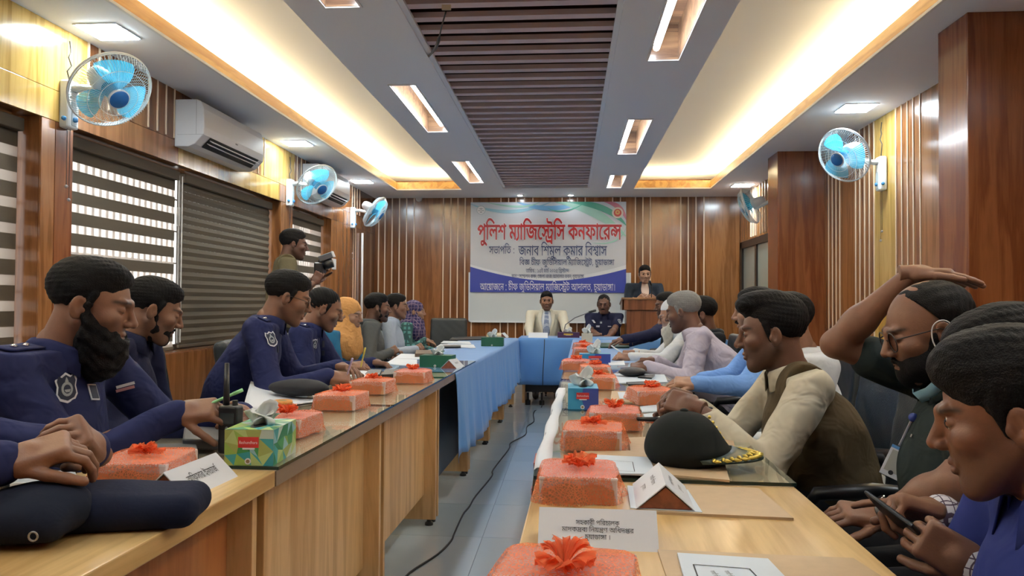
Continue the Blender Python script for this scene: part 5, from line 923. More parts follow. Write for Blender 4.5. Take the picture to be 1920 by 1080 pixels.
    info=dict(t=t,Hc=Hc,Mh=Mh,nb=nb,up=up,f=f,rt=rt,sh=sh,pel=pel,arm=arm,shirt=so,sc=sc,body=bd_,Lt=Lt,MT=MT,g=g,knee=knee)
    PEOPLE.append(info); return info
def hair_mesh(kind,h):
    k=('hair',kind,h)
    if k in HEADS: return HEADS[k]
    s=SDF((-.125,-.15,-.17),(.125,.135,.17),h)
    if kind=='short':
        s.ell((0,-.021,.043),(.079,.099,.082),0); s.ell((0,.024,.080),(.058,.058,.038),.03); s.noise(.0005,110,3); s.noise(.0008,300,8); pl=((0,.084,.068),(0,-.74,.67))
    elif kind=='crop':
        s.ell((0,-.021,.042),(.0765,.0975,.080),0); s.noise(.0012,190,5); pl=((0,.076,.070),(0,-.76,.65))
    elif kind=='thick':
        s.ell((0,-.020,.050),(.086,.102,.090),0); s.ell((0,.046,.082),(.062,.050,.036),.03); s.ell((0,.02,.105),(.055,.06,.03),.03); s.noise(.0006,70,7); s.noise(.0010,290,8); pl=((0,.088,.058),(0,-.72,.69))
    elif kind=='quiff':
        s.ell((0,-.022,.046),(.079,.098,.088),0); s.ell((0,.066,.098),(.060,.040,.032),.025); s.ell((0,.02,.118),(.050,.055,.022),.03); s.noise(.0007,100,9); s.noise(.0009,280,8); pl=((0,.098,.066),(0,-.80,.60))
    elif kind=='balding':
        s.ell((0,-.021,.036),(.0800,.1000,.082),0); s.noise(.0008,170,5); pl=((0,.035,.095),(0,-.85,.53))
    elif kind=='long':
        s.ell((0,-.024,.040),(.088,.108,.095),0); s.noise(.003,120,7); pl=((0,.088,.058),(0,-.72,.69))
    s.plane(*pl)
    if kind!='balding':
        for sx in(-1,1): s.cone((sx*.070,.020,.030),(sx*.0725,.008,-.020),.010,.007,k=.006)
    for sx in(-1,1): s.ell((sx*.088,-.006,-.010),(.018,.021,.033),.004,'-')
    HEADS[k]=s.mesh(); return HEADS[k]
def beard_mesh(kind,h):
    k=('beard',kind,h)
    if k in HEADS: return HEADS[k]
    s=SDF((-.11,-.09,-.36),(.11,.16,.04),h)
    if kind=='full':
        s.ell((0,.036,-.072),(.058,.064,.055),0); 
        for sx in(-1,1): s.cone((sx*.071,.012,-.012),(sx*.052,.030,-.075),.010,.018,k=.02)
        s.noise(.001,200,2); s.ell((0,.071,-.104),(.036,.028,.028),.02); [s.ell((q_*.046,.045,-.075),(.020,.040,.034),.02) for q_ in(-1,1)]
        s.ell((0,.115,-.030),(.045,.060,.034),.01,'-'); s.ell((0,.100,-.069),(.020,.022,.008),.004,'-')
        s.cone((-.026,.086,-.066),(0,.098,-.052),.006,.006,k=.008); s.cone((.026,.086,-.066),(0,.098,-.052),.006,.006,k=.008)
    elif kind=='short':
        s.ell((0,.033,-.066),(.0555,.0615,.056),0)
        for sx in(-1,1): s.cone((sx*.070,.010,-.012),(sx*.050,.028,-.07),.007,.014,k=.02)
        s.ell((0,.070,-.104),(.031,.024,.022),.015); s.noise(.0008,230,2); s.ell((0,.105,-.038),(.048,.055,.036),.01,'-'); s.ell((0,.100,-.069),(.024,.022,.010),.004,'-')
        s.cone((-.026,.084,-.064),(0,.096,-.052),.005,.005,k=.006); s.cone((.026,.084,-.064),(0,.096,-.052),.005,.005,k=.006)
    elif kind=='moustache':
        s.cone((-.024,.086,-.060),(0,.101,-.052),.005,.007,k=.006); s.cone((.024,.086,-.060),(0,.101,-.052),.005,.007,k=.006); s.noise(.001,200,2)
    elif kind=='long':
        s.ell((0,.040,-.090),(.066,.066,.062),0); s.ell((0,.052,-.130),(.060,.058,.070),.04)
        for sx in(-1,1): s.cone((sx*.073,.010,-.005),(sx*.060,.030,-.075),.012,.025,k=.03)
        s.noise(.0022,120,4); s.noise(.0016,230,6); s.ell((0,.118,-.028),(.047,.062,.036),.01,'-'); s.ell((0,.105,-.066),(.026,.022,.010),.004,'-')
    elif kind=='white':
        s.ell((0,.050,-.100),(.056,.058,.060),0); s.cone((0,.062,-.12),(0,.100,-.225),.050,.020,k=.03)
        for sx in(-1,1): s.cone((sx*.070,.014,-.01),(sx*.050,.035,-.08),.010,.022,k=.03)
        s.noise(.002,130,4); s.ell((0,.118,-.028),(.045,.062,.036),.01,'-'); s.ell((0,.100,-.069),(.020,.022,.008),.004,'-')
    HEADS[k]=s.mesh(); return HEADS[k]
def on_cloth(info,px,py,names=('shirt',)):
    """where the sight line through a point of the photograph meets the garment"""
    o=[c for c in info['t'].children if c.name.split('.')[0] in names]
    best=None; d=ray(px,py)
    for q in o:
        me=q.data
        if q.name not in BV: BV[q.name]=BVHTree.FromPolygons([v.co.copy() for v in me.vertices],[tuple(p.vertices) for p in me.polygons])
        hit=BV[q.name].ray_cast(EYE,d.normalized())
        if hit[0] is not None and (best is None or hit[3]<best[3]): best=hit
    return (best[0],best[1]) if best else (None,None)
BV={}
def glasses(info,m=FRB,r=.021,round_=False):
    t,Mh,Hc,sc=info['t'],info['Mh'],info['Hc'],info['sc']; W=lambda x,y,z:Hc+Mh@Vector((x,y,z))*sc
    b=MB()
    e=thing('spectacles',W(0,.1,0),None,None); e.name='glasses_tmp'; bpy.data.objects.remove(e)
    for s_ in(-1,1):
        n=20; b.tube([W(s_*.033+r*math.cos(2*math.pi*k/n),.098-.10*abs(r*math.cos(2*math.pi*k/n)+.0)*0.5,-.004+r*(1 if round_ else .78)*math.sin(2*math.pi*k/n)) for k in range(n)],.0017,6,closed=True)
        b.tube([W(s_*.054,.095,.004),W(s_*.076,.07,.006),W(s_*.083,.0,.006),W(s_*.080,-.02,-.008)],.0016,6)
    b.tube([W(-.012,.100,.0),W(0,.103,.003),W(.012,.100,.0)],.0015,6)
    g=b.build('spectacles',m,t,smooth=True)
    for s_ in(-1,1):
        n=20; MB().add([W(s_*.033+r*.95*math.cos(2*math.pi*k/n),.098,-.004+r*.95*(1 if round_ else .78)*math.sin(2*math.pi*k/n)) for k in range(n)],[tuple(range(n))]).build('lens',GLASSL,g,fixn=False)
    return g
# ------------------------------------------------------------------ wall fans
FANW=mat('fan_white',(.74,.78,.80),.3); WIRE=mat('guard_wire',(.62,.74,.78),.3); BLADE=see_through('fan_blade_blue',(.05,.42,.66),(.55,.85,.95),diff=.72); FBLUE=mat('fan_badge_blue',(.02,.16,.50),.25); FKNOB=mat('fan_knob',(.05,.25,.55),.3); CORDM=mat('cord_black',(.015,.013,.012),.5)
def fan_meshes():
    r=.212; g=MB(); n=84
    for k in range(n):
        a=2*math.pi*k/n; c,s_=math.cos(a),math.sin(a)
        g.tube([(c*.045,-.095,s_*.045),(c*.11,-.088,s_*.11),(c*.18,-.062,s_*.18),(c*r,-.012,s_*r)],.0011,3)
    for k in range(56):
        a=2*math.pi*k/56; c,s_=math.cos(a),math.sin(a); g.tube([(c*r,.0,s_*r),(c*.185,.045,s_*.185),(c*.06,.062,s_*.06)],.0011,3)
    rings=MB()
    for rr_,y,th in ((r,-.012,.003),(r+.002,-.002,.0045),(r,.008,.003),(.15,-.077,.0016),(.10,-.090,.0016),(.046,-.096,.002)):
        rings.tube([(rr_*math.cos(2*math.pi*k/48),y,rr_*math.sin(2*math.pi*k/48)) for k in range(48)],th,5,closed=True)
    bl=MB(); grid=[]
    for i in range(9):
        t=i/8; rr_=.035+.150*t; w=.55+.62*math.sin(math.pi*(.25+.6*t)); row=[]
        for j in range(9):
            u=j/8-.5; a=u*w*1.25+.25*t; row.append((rr_*math.cos(a),-.02+u*.050*(1-.3*t),rr_*math.sin(a)))
        grid.append(row)
    bl.sheet(grid)
    hub=MB().lathe((0,0,0),(0,-1,0),[(.038,-.02),(.040,.02),(.034,.040),(.001,.044)],24)
    badge=MB().lathe((0,0,0),(0,-1,0),[(.050,.088),(.052,.094),(.046,.104),(.001,.107)],28); rim=MB().lathe((0,0,0),(0,-1,0),[(.054,.085),(.056,.096),(.050,.098)],28)
    motor=MB().lathe((0,0,0),(0,1,0),[(.05,.030),(.062,.040),(.064,.07),(.056,.13),(.046,.165),(.030,.180),(.001,.183)],24)
    return dict(guard=g.mesh('guard',WIRE,True),rings=rings.mesh('guard_ring',FANW,True),blade=bl.mesh('blade',BLADE,True),hub=hub.mesh('hub',BLADE,True),badge=badge.mesh('badge',FBLUE,True),rim=rim.mesh('badge_rim',FANW,True),motor=motor.mesh('motor_housing',FANW,True))
FM=fan_meshes()
def fan(center,axis,wx,wy,wz,side,label,cord=True):
    """center of the guard, axis the fan faces, wall bracket at wx,wy,wz"""
    t=thing('wall_fan',(wx,wy,wz),label,'fan','wall fans'); c=Vector(center); ax=nv(axis); z=nv(Vector((0,0,1))-ax*ax.z); x=(-ax).cross(z)
    Mx=Matrix((x,-ax,z)).transposed().to_4x4(); Mx.translation=c
    def put(k,name,par=t,rot=0):
        o=bpy.data.objects.new(name,FM[k]); COL.objects.link(o); m_=Mx@Matrix.Rotation(rot,4,'Y'); o.parent=par; o.matrix_parent_inverse=world_of(par).inverted(); l,r_,s_=m_.decompose(); o.location=l; o.rotation_mode='XYZ'; o.rotation_euler=r_.to_euler(); return o
    g=put('guard','guard'); put('rings','guard_ring'); [put('blade','blade',rot=2*math.pi*k/3+.4) for k in range(3)]; put('hub','hub'); put('badge','badge'); put('rim','badge_rim'); put('motor','motor_housing')
    s_=side; b=MB().box((min(wx,wx+s_*.06),wy-.045,wz-.17),(max(wx,wx+s_*.06),wy+.045,wz+.10)); b.build('wall_bracket',FANW,t,bevel=.012)
    mc=c-ax*.085; MB().tube([(wx+s_*.05,wy,wz+.055),(wx+s_*.12,wy,wz+.06),mc-Vector((0,0,.06)),mc-Vector((0,0,.01))],[(.032,.022),(.028,.020),(.024,.020),(.030,.030)],10).build('arm',FANW,t,smooth=True)
    MB().box((wx+s_*.055 if s_>0 else wx-.064,wy-.022,wz-.155),(wx+s_*.055+.009 if s_>0 else wx-.055,wy+.022,wz-.02)).build('control_plate',mat('fan_control',(.45,.55,.60),.3),t,bevel=.003)
    MB().lathe((wx+s_*.06,wy,wz-.12),(s_,0,0),[(.015,0),(.014,.016),(.001,.018)],14).build('knob',FKNOB,t,smooth=True)
    MB().lathe((wx+s_*.035,wy-.045,wz-.12),(0,-1,0),[(.013,0),(.012,.010),(.001,.012)],14).build('knob',FKNOB,t,smooth=True)
    if cord:
        z0=2.62; pts=[(wx+s_*.02,wy+.01,z0),(wx+s_*.022,wy+.02,z0-.06),(wx+s_*.03,wy-.01,z0-.10),(wx+s_*.03,wy+.015,z0-.14),(wx+s_*.03,wy-.02,z0-.18),(wx+s_*.03,wy,wz+.10)]
        if z0-.18>wz+.1: MB().tube(pts,.004,6).build('cord',CORDM,t,smooth=True)
    for dy in (-.012,.012): 
        MB().tube([(wx+s_*.03,wy+dy,wz-.17),(wx+s_*.03,wy+dy,wz-.52-dy*3)],.0016,5).build('pull_cord',CORDM,t); MB().ball((wx+s_*.03,wy+dy,wz-.53-dy*3),.010,8).build('cord_bob',mat('bob_grey',(.35,.33,.33),.4),t,smooth=True)
    return t
fan(P(207,168,D=3.92),(.69,-.30,-.62),XL+.012,3.965,2.29,1,'blue-bladed white wall fan nearest on the left wall')
fan(P(594,346,D=7.15),(.66,-.40,-.58),XL+.012,7.30,2.29,1,'blue-bladed wall fan on the left wall between the two air conditioners')
fan(P(703,397,D=9.35),(.80,.02,-.55),XL+.012,9.50,2.29,1,'wall fan in the far left corner, tilted downward and seen edge-on')
fan(P(1583,291,D=5.75),(-.76,-.50,-.46),XR-.018,6.12,2.24,-1,'blue-bladed wall fan on the right wall between the two piers')
fan(P(1406,386,D=8.55),(-.80,.45,-.35),2.40,8.55,2.28,-1,'wall fan at the far right, its back to the camera, half behind the pier',cord=False)
# ------------------------------------------------------------------ air conditioners
ACW=mat('ac_white',(.66,.66,.68),.35); ACD=mat('ac_slot_dark',(.015,.015,.015),.5); ACG=mat('ac_line_grey',(.30,.30,.32),.4)
def ac(y0,y1,z0,label):
    t=thing('air_conditioner',(XL+.012,(y0+y1)/2,z0),label,'air conditioner'); x=XL+.012
    pr=[(0,.34),(.165,.34),(.195,.325),(.215,.27),(.222,.14),(.215,.085),(.150,.018),(.10,0),(0,0)]
    MB().prism([(x+a,y0,z0+b) for a,b in pr],(0,1,0),y1-y0).build('housing',ACW,t,bevel=.006)
    MB().prism([(x+a,y0+.10,z0+b) for a,b in ((.216,.078),(.218,.082),(.156,.018),(.150,.013))],(0,1,0),y1-y0-.2).build('outlet_slot',ACD,t)
    for i,(a,b) in enumerate(((.207,.060),(.186,.040))):
        MB().prism([(x+a,y0+.11,z0+b),(x+a+.020,y0+.11,z0+b-.014),(x+a+.021,y0+.11,z0+b-.011),(x+a+.002,y0+.11,z0+b+.004)],(0,1,0),y1-y0-.22).build('louver',ACW,t)
    MB().box((x+.02,y0-.001,z0+.085),(x+.218,y0+.001,z0+.087)).build('panel_seam',ACG,t); MB().box((x+.160,y0-.001,z0+.087),(x+.162,y0+.001,z0+.335)).build('panel_seam',ACG,t)
    for k in range(3): MB().box((x+.2205,(y0+y1)/2-.02+k*.014,z0+.118),(x+.2225,(y0+y1)/2-.011+k*.014,z0+.127)).build('logo_mark',mat('logo_grey',(.25,.25,.27),.4),t)
ac(5.14,6.19,2.27,'white split air conditioner beside the nearest fan on the left wall'); ac(7.72,8.72,2.29,'white split air conditioner behind the second fan on the left wall')
# ------------------------------------------------------------------ lectern, microphones
LECT=wood('lectern_wood',(.16,.055,.02),(.30,.11,.045),.35); q=P(1203,565,Y=9.62)
lc=thing('lectern',(q.x,9.62,0),'dark wooden lectern in front of the standing speaker','lectern'); x=q.x
MB().box((x-.20,9.50,.02),(x+.20,9.53,1.08)).build('front_panel',LECT,lc,bevel=.003)
for a in (-.20,.175): MB().box((x+a,9.53,.02),(x+a+.025,9.80,1.08)).build('side_panel',LECT,lc,bevel=.003)
MB().box((x-.24,9.46,.0),(x+.24,9.84,.04)).build('plinth',LECT,lc,bevel=.004)
MB().box((x-.255,9.47,1.08),(x+.255,9.50,1.215)).build('fascia',LECT,lc,bevel=.004)
MB().prism([(x-.265,9.455,1.215),(x-.265,9.455,1.24),(x-.265,9.86,1.17),(x-.265,9.86,1.145)],(1,0,0),.53).build('desk_board',wood('lectern_top',(.30,.14,.06),(.46,.24,.11),.3,axis='X'),lc,bevel=.004)
for a in (-.255,.235): MB().prism([(x+a,9.47,1.08),(x+a,9.47,1.215),(x+a,9.84,1.145),(x+a,9.84,1.08)],(1,0,0),.02).build('side_cheek',LECT,lc)
mi=thing('microphone',P(1220,560,Y=9.74),'small gooseneck microphone on the lectern','microphone')
MB().tube([P(1221,562,Y=9.78),P(1222,548,Y=9.76),P(1221,534,Y=9.70)],.006,8).build('gooseneck',BLACKP,mi,smooth=True); MB().tube([P(1221,534,Y=9.70),P(1218,527,Y=9.66)],[.012,.015],10).build('mic_head',BLACKP,mi,smooth=True)
ms=thing('microphone',P(1056,630,Y=8.72),'gooseneck desk microphone pointing at the officer at the head table','microphone')
b0=P(1056,628,Y=8.75); MB().box((b0.x-.05,8.70,.767),(b0.x+.05,8.82,.80)).build('base',BLACKP,ms,bevel=.008)
MB().tube([Vector((b0.x,8.76,.795)),P(1060,609,Y=8.78),P(1078,596,Y=8.82),P(1106,585,Y=8.9)],.006,8).build('gooseneck',mat('gooseneck_grey',(.12,.12,.13),.35),ms,smooth=True)
MB().tube([P(1104,585.5,Y=8.9),P(1117,582,Y=8.93)],[.013,.015],10).build('mic_head',BLACKP,ms,smooth=True)
# cable from the head table along the aisle
cp=[P(1021,636,Y=8.40),P(1020,665,Y=8.39),P(1018,700,Y=8.38),Vector((P(1016,742,Y=8.36).x,8.36,.01))]+[P(a,b,Z=.006) for a,b in ((1003,770),(1000,778),(1001,790),(988,800),(985,815),(958,830),(954,842),(925,880),(922,893),(892,930),(880,950),(868,965),(852,1000),(845,1015),(820,1040),(768,1074),(740,1110))]
def smooth_path(pts,n=4):
    pts=[Vector(p) for p in pts]; o=[]
    for i in range(len(pts)-1):
        a,b,c,d=pts[max(i-1,0)],pts[i],pts[i+1],pts[min(i+2,len(pts)-1)]
        for k in range(n):
            t=k/n; o.append(.5*((2*b)+(-a+c)*t+(2*a-5*b+4*c-d)*t*t+(-a+3*b-3*c+d)*t**3))
    return o+[pts[-1]]
tag(MB().tube(smooth_path(cp),.0048,6).build('cable',CORDM,smooth=True),'black cable hanging down the head table cloth and running along the aisle floor','cable')
# loose ceiling cable with a tagged end
hc=thing('hanging_cable',P(806,108,Z=2.70),'loose black ceiling cable with a pale taped end among the slats','cable')
a=P(804,106,Z=2.69); e=P(836,22,Z=2.56)
MB().tube(smooth_path([a,a+(e-a)*.3+Vector((0,0,-.035)),a+(e-a)*.55+Vector((.004,0,-.045)),a+(e-a)*.8+Vector((0,0,-.02)),e]),[.006]*4+[.010]*6+[.004]*7,6).build('cord',CORDM,hc,smooth=True)
MB().obox(P(837,14,Z=2.56),CR*.022,CU*.013,_F*.006).build('tape_end',mat('tape_cream',(.60,.55,.42),.5),hc,bevel=.003)
# ------------------------------------------------------------------ the people
SK_M=skin('skin_brown',(.235,.112,.066),stub=.35); SK_D=skin('skin_dark',(.150,.068,.042),stub=.4); SK_C=skin('skin_clean',(.24,.115,.070),stub=.15); SK_L=skin('skin_light_brown',(.36,.20,.13),stub=.2); SK_R=skin('skin_reddish_brown',(.20,.083,.045),stub=.35); SK_W=skin('skin_old',(.36,.19,.12),hair=(.5,.5,.5),stub=.3,brow=.6)
BLK=hairmat('hair_black',(.007,.0065,.007)); GRY=hairmat('hair_grey',(.20,.20,.20)); WHB=hairmat('beard_white',(.62,.60,.52)); DBR=hairmat('hair_dark',(.018,.014,.013))
NAVYC=cloth('uniform_navy',(.017,.023,.090),scale=13,bump=.6); NAVYD=cloth('uniform_dark_navy',(.013,.016,.050),scale=14,bump=.3); BLKC=cloth('cloth_black',(.016,.018,.022)); TRN=cloth('trousers_navy',(.014,.018,.05)); TRB=cloth('trousers_black',(.012,.012,.014)); TRK=cloth('trousers_grey',(.05,.05,.055))
CREAM=cloth('shirt_cream',(.62,.56,.43),scale=13,bump=.75); LAV=cloth('shirt_lavender_grey',(.50,.46,.55),scale=13,bump=.8); LBL=cloth('shirt_light_blue',(.17,.34,.72),scale=16,bump=.45); PBL=cloth('shirt_pale_blue',(.42,.50,.62)); WHC=cloth('shirt_white',(.72,.74,.76)); GREYS=cloth('suit_grey',(.10,.105,.105)); IVORY=cloth('suit_ivory',(.66,.62,.50)); NSUIT=cloth('suit_dark_blue',(.022,.032,.05))
TEAL=cloth('dress_blue',(.02,.13,.26)); AQUA=cloth('dress_aqua_print',(.12,.33,.32),check=(22,.35,(.05,.12,.12))); OLIVE=cloth('vest_olive_brown',(.085,.062,.033),scale=16,bump=.4); KHAKI=cloth('vest_khaki',(.15,.125,.07)); BLKS=cloth('shirt_black_green',(.020,.030,.030),scale=14,bump=.4); CHK=cloth('shirt_checked_white',(.66,.64,.66),check=(62,.14,(.10,.07,.10)),scale=16,bump=.3); BLUEU=cloth('uniform_blue',(.022,.036,.20),scale=14,bump=.35)
HIJO=cloth('scarf_orange',(.66,.34,.12),scale=24,bump=.6); HIJN=cloth('scarf_navy_print',(.035,.030,.10),scale=24,bump=.5,check=(30,.12,(.25,.18,.25)))
D=lambda px,py,d:P(px,py,D=d)
def gp(label,cat='person'): pass
p_l1=person('bearded officer in navy uniform with long black beard, eyes down, at the left desk',D(172,570,1.98),72,13,body=88,lean=12,skinm=SK_C,shirt=NAVYC,trouser=TRN,hair='short',hairm=BLK,beard=('long',BLK),h=.006,hh=.0025,girth=1.12,
    hands=((1,D(392,768,1.93),(1,.15,.10),(-.1,-.55,.8),'pinch'),(-1,D(448,772,2.10),(.25,-.9,.25),(.6,.1,.8),'pinch')),shw=.20)
p_l2=person('officer with short beard in dark navy shirt, looking away down, behind the long-bearded officer',D(289,580,2.9),58,20,body=80,lean=10,skinm=SK_M,shirt=NAVYD,trouser=TRN,hair='short',hairm=BLK,beard=('short',BLK),h=.008,hh=.003)
p_l3=person('officer in navy uniform with spectacles, writing at the left desk',D(540,557,3.47),68,18,body=75,lean=24,skinm=SK_M,shirt=NAVYC,trouser=TRN,hair='short',hairm=BLK,h=.008,hh=.003,girth=1.1,
    hands=((1,D(648,710,3.30),(.9,.3,-.15),(0,-.5,.85),'pinch'),(-1,D(655,690,3.6),(.8,-.5,0),(0,.2,1),'rest')),shw=.20)
p_l4=person('officer in navy uniform writing with a yellow pen, beside the woman in orange scarf',D(609,579,4.4),72,20,body=80,lean=18,skinm=SK_M,shirt=NAVYC,trouser=TRN,hair='crop',hairm=BLK,h=.009,hh=.0035,
    hands=((1,D(678,686,4.25),(.9,.1,.1),(0,-.5,.8),'pinch'),(-1,D(722,683,4.5),(.95,-.1,-.1),(0,.2,1),'rest')))
p_l5=person('woman in orange headscarf and blue dress at the left desks',D(654,590,5.4),100,8,body=95,lean=8,sc=.94,skinm=SK_L,shirt=TEAL,trouser=TEAL,hair=None,h=.011,hh=.004,collar=None)
p_l6=person('man in grey suit with folded arms in the left row',D(708,576,6.4),72,4,body=70,lean=4,skinm=SK_D,shirt=GREYS,trouser=TRK,hair='short',hairm=BLK,h=.011,hh=.004,beard=('short',BLK),
    hands=((1,D(742,655,6.35),(.4,.8,.3),(.6,-.6,.4),'rest'),(-1,D(735,665,6.55),(.5,-.8,0),(.6,.3,.6),'rest')))
p_l7=person('man in pale blue shirt with folded arms in the left row',D(744,574,7.2),80,2,body=80,lean=2,skinm=SK_C,shirt=PBL,trouser=TRK,hair='short',hairm=BLK,h=.011,hh=.004,
    hands=((1,D(790,650,7.1),(.5,.8,.3),(.6,-.6,.4),'rest'),(-1,D(785,658,7.3),(.5,-.8,0),(.6,.3,.6),'rest')))
p_l8=person('woman in dark printed headscarf and aqua dress, farthest in the left row',D(779,584,8.0),88,2,body=90,lean=6,sc=.94,skinm=SK_L,shirt=AQUA,trouser=AQUA,hair=None,h=.012,hh=.004,collar=None,
    hands=((1,D(808,640,7.9),(.7,.5,-.2),(0,0,1),'rest'),))
p_cam=person('standing cameraman in khaki vest by the window, filming the far end',D(551,458,6.0),66,6,body=62,lean=4,skinm=SK_D,shirt=KHAKI,trouser=TRB,hair='short',hairm=BLK,h=.010,hh=.004,stand=True,sleeve='short',
    hands=((1,D(598,515,5.9),(.4,.3,.8),(.3,-.8,-.2),'grip'),(-1,D(606,505,6.1),(.5,.1,.8),(-.3,.8,.2),'grip')),collar=None)
p_c1=person('man in ivory suit with striped tie at the head table before the whiteboard',D(1025,564,9.55),176,2,body=178,lean=2,skinm=SK_M,shirt=IVORY,trouser=TRK,hair='short',hairm=BLK,h=.011,hh=.004,closed=False,collar=None,shw=.20,
    hands=((1,D(998,634,9.05),(.4,-.8,0),(0,0,1),'rest'),(-1,D(1058,634,9.05),(-.4,-.8,0),(0,0,1),'rest')))
p_c2=person('officer in navy uniform with spectacles speaking into the microphone at the head table',D(1132,570,9.4),-172,8,body=180,lean=5,skinm=SK_D,shirt=NAVYD,trouser=TRN,hair='crop',hairm=BLK,beard=('moustache',BLK),h=.011,hh=.004,girth=1.1,sleeve='short',
    hands=((1,D(1112,628,9.0),(-.9,-.2,0),(0,-.3,1),'clasp'),(-1,D(1128,632,9.0),(-.9,.1,0),(0,0,1),'rest')))
p_sp=person('speaker in dark blue suit standing at the wooden lectern',D(1209,514,10.0),178,6,body=178,lean=2,skinm=SK_L,shirt=NSUIT,trouser=TRB,hair='short',hairm=BLK,h=.011,hh=.004,stand=True,closed=False,collar=None,shw=.19,
    hands=((1,D(1204,556,9.72),(.5,-.4,.5),(0,-.9,.2),'clasp'),(-1,D(1222,557,9.72),(-.6,-.3,.4),(0,-.9,.2),'clasp')))
p_ra=person('man in dark navy sleeves at the far right, behind the white-bearded man',D(1249,572,7.0),-100,8,body=-92,lean=12,skinm=SK_D,shirt=NAVYD,trouser=TRB,hair='short',hairm=BLK,h=.011,hh=.004,
    hands=((-1,D(1152,640,6.6),(-.9,-.1,-.2),(0,0,1),'rest'),(1,D(1165,645,6.9),(-.9,.1,-.1),(0,0,1),'rest')))
p_rb=person('old man with long white beard, white cap and spectacles in the right row',D(1262,592,5.6),-80,14,body=-88,lean=14,skinm=SK_W,shirt=WHC,trouser=TRB,hair=None,beard=('white',WHB),h=.010,hh=.0035,
    hands=((-1,D(1162,668,5.2),(-.9,0,.1),(0,-.5,.8),'pinch'),(1,D(1172,662,5.5),(-.9,.1,0),(0,.3,.9),'rest')))
p_rd=person('man whose dark hair shows just behind the grey-haired man',D(1313,589,5.05),-85,6,body=-90,lean=4,skinm=SK_D,shirt=BLKC,trouser=TRB,hair='short',hairm=BLK,h=.012,hh=.004)
p_rc=person('grey-haired man in lavender shirt leaning on the right desk',D(1281,584,4.55),-66,12,body=-80,lean=30,skinm=SK_D,shirt=LAV,trouser=TRB,hair='short',hairm=GRY,h=.008,hh=.003,girth=1.22,shw=.20,
    hands=((-1,D(1188,688,4.2),(-.95,.1,-.05),(0,-.3,1),'clasp'),(1,D(1205,676,4.5),(-.95,.1,0),(0,.2,1),'rest')))
p_re=person('man in light blue shirt, profile just showing past the man in the olive vest',D(1417,583,3.85),-74,4,body=-85,lean=14,skinm=SK_L,shirt=LBL,trouser=TRB,hair='short',hairm=BLK,h=.008,hh=.003,closed=False,beard=('moustache',BLK),
    hands=((-1,D(1272,716,3.5),(-.95,.1,.1),(0,-.4,1),'rest'),(1,D(1285,712,3.75),(-.95,.1,0),(0,.2,1),'rest')))
p_rf=person('man in white shirt mostly hidden behind the man in the olive vest',D(1472,606,3.0),-80,10,body=-90,lean=6,skinm=SK_M,shirt=WHC,trouser=TRB,hair='short',hairm=BLK,h=.008,hh=.003)
p_rg=person('man in olive vest over cream shirt, hands clasped on the right desk',D(1447,624,2.45),-78,6,body=-86,lean=20,skinm=SK_D,shirt=CREAM,trouser=TRB,hair='quiff',hairm=BLK,h=.006,hh=.0025,closed=False,girth=1.1,shw=.20,
    hands=((-1,D(1262,752,2.28),(-.75,.55,.15),(-.2,-.75,.6),'clasp'),(1,D(1258,742,2.42),(-.75,-.5,.25),(-.3,.5,.8),'clasp')))
p_rh=person('bearded man in black shirt and round spectacles with a hand on his balding head',D(1738,618,1.87),-86,17,body=-84,lean=4,skinm=SK_M,shirt=BLKS,trouser=TRB,hair='balding',hairm=BLK,beard=('full',BLK),h=.006,hh=.0025,sleeve='raised',girth=1.15,shw=.21,
    hands=((1,D(1768,516,1.95),(.93,-.18,-.03),(0,.1,1),'flat',D(1566,645,2.08)),(-1,D(1592,962,1.72),(-.95,-.1,.12),(.1,-.3,.95),'rest',D(1790,905,1.60))))
p_rj=person('man in checked shirt using a phone, dark hair just above the nearest man',D(1893,696,1.55),-78,22,body=-88,lean=8,skinm=SK_M,shirt=CHK,trouser=TRB,hair='thick',hairm=BLK,h=.007,hh=.003,
    hands=((1,D(1690,942,1.48),(-.85,.1,.22),(.1,.3,.9),'point'),(-1,D(1745,1015,1.33),(-.80,.35,.45),(.2,-.9,-.2),'grip')))
p_ri=person('nearest man at the right edge in blue uniform, face turned down, silver collar badge',D(1893,778,1.17),-64,12,body=-84,lean=6,skinm=SK_R,shirt=BLUEU,trouser=TRN,hair='thick',hairm=BLK,h=.006,hh=.0022,closed=False,shw=.20)
p_l0=person('nearest man on the left, only navy sleeves and joined hands in the picture',Vector((-1.52,.93,1.19)),80,10,body=84,lean=6,skinm=SK_M,shirt=NAVYC,trouser=TRN,hair='short',hairm=BLK,h=.007,hh=.003,shmul=1.0,
    hands=((1,D(112,838,1.30),(.75,.45,.25),(-.35,-.6,.7),'clasp'),(-1,D(152,812,1.40),(.15,-.75,.55),(.75,.35,.5),'clasp')))
# ------------------------------------------------------------------ what the people wear and hold
def plate_on(info,px,py,w,hgt,m,name='badge',par=None,th=.003,ang=0,lift=.002,poly=None,bevel=0):
    hit,nrm=on_cloth(info,px,py)
    if hit is None: return None
    if nrm.dot(ray(px,py))>0: nrm=-nrm
    u=nv(Vector((0,0,1))-nrm*nrm.z); r_=u.cross(nrm)
    if ang: a=R(ang); r_,u=r_*math.cos(a)+u*math.sin(a),u*math.cos(a)-r_*math.sin(a)
    c=hit+nrm*lift
    pts=poly or [(-1,-1),(1,-1),(1,1),(-1,1)]
    b=MB().prism([c+r_*(x*w/2)+u*(y*hgt/2) for x,y in pts],nrm,th); o=b.build(name,m,par or info['t'],bevel=bevel); return o,c+nrm*th,r_,u,nrm
SH=[(-.82,1),(-.45,.82),(0,1.05),(.45,.82),(.82,1),(1,.55),(.86,.1),(.98,-.5),(.72,-.85),(0,-1.08),(-.72,-.85),(-.98,-.5),(-.86,.1),(-1,.55)]
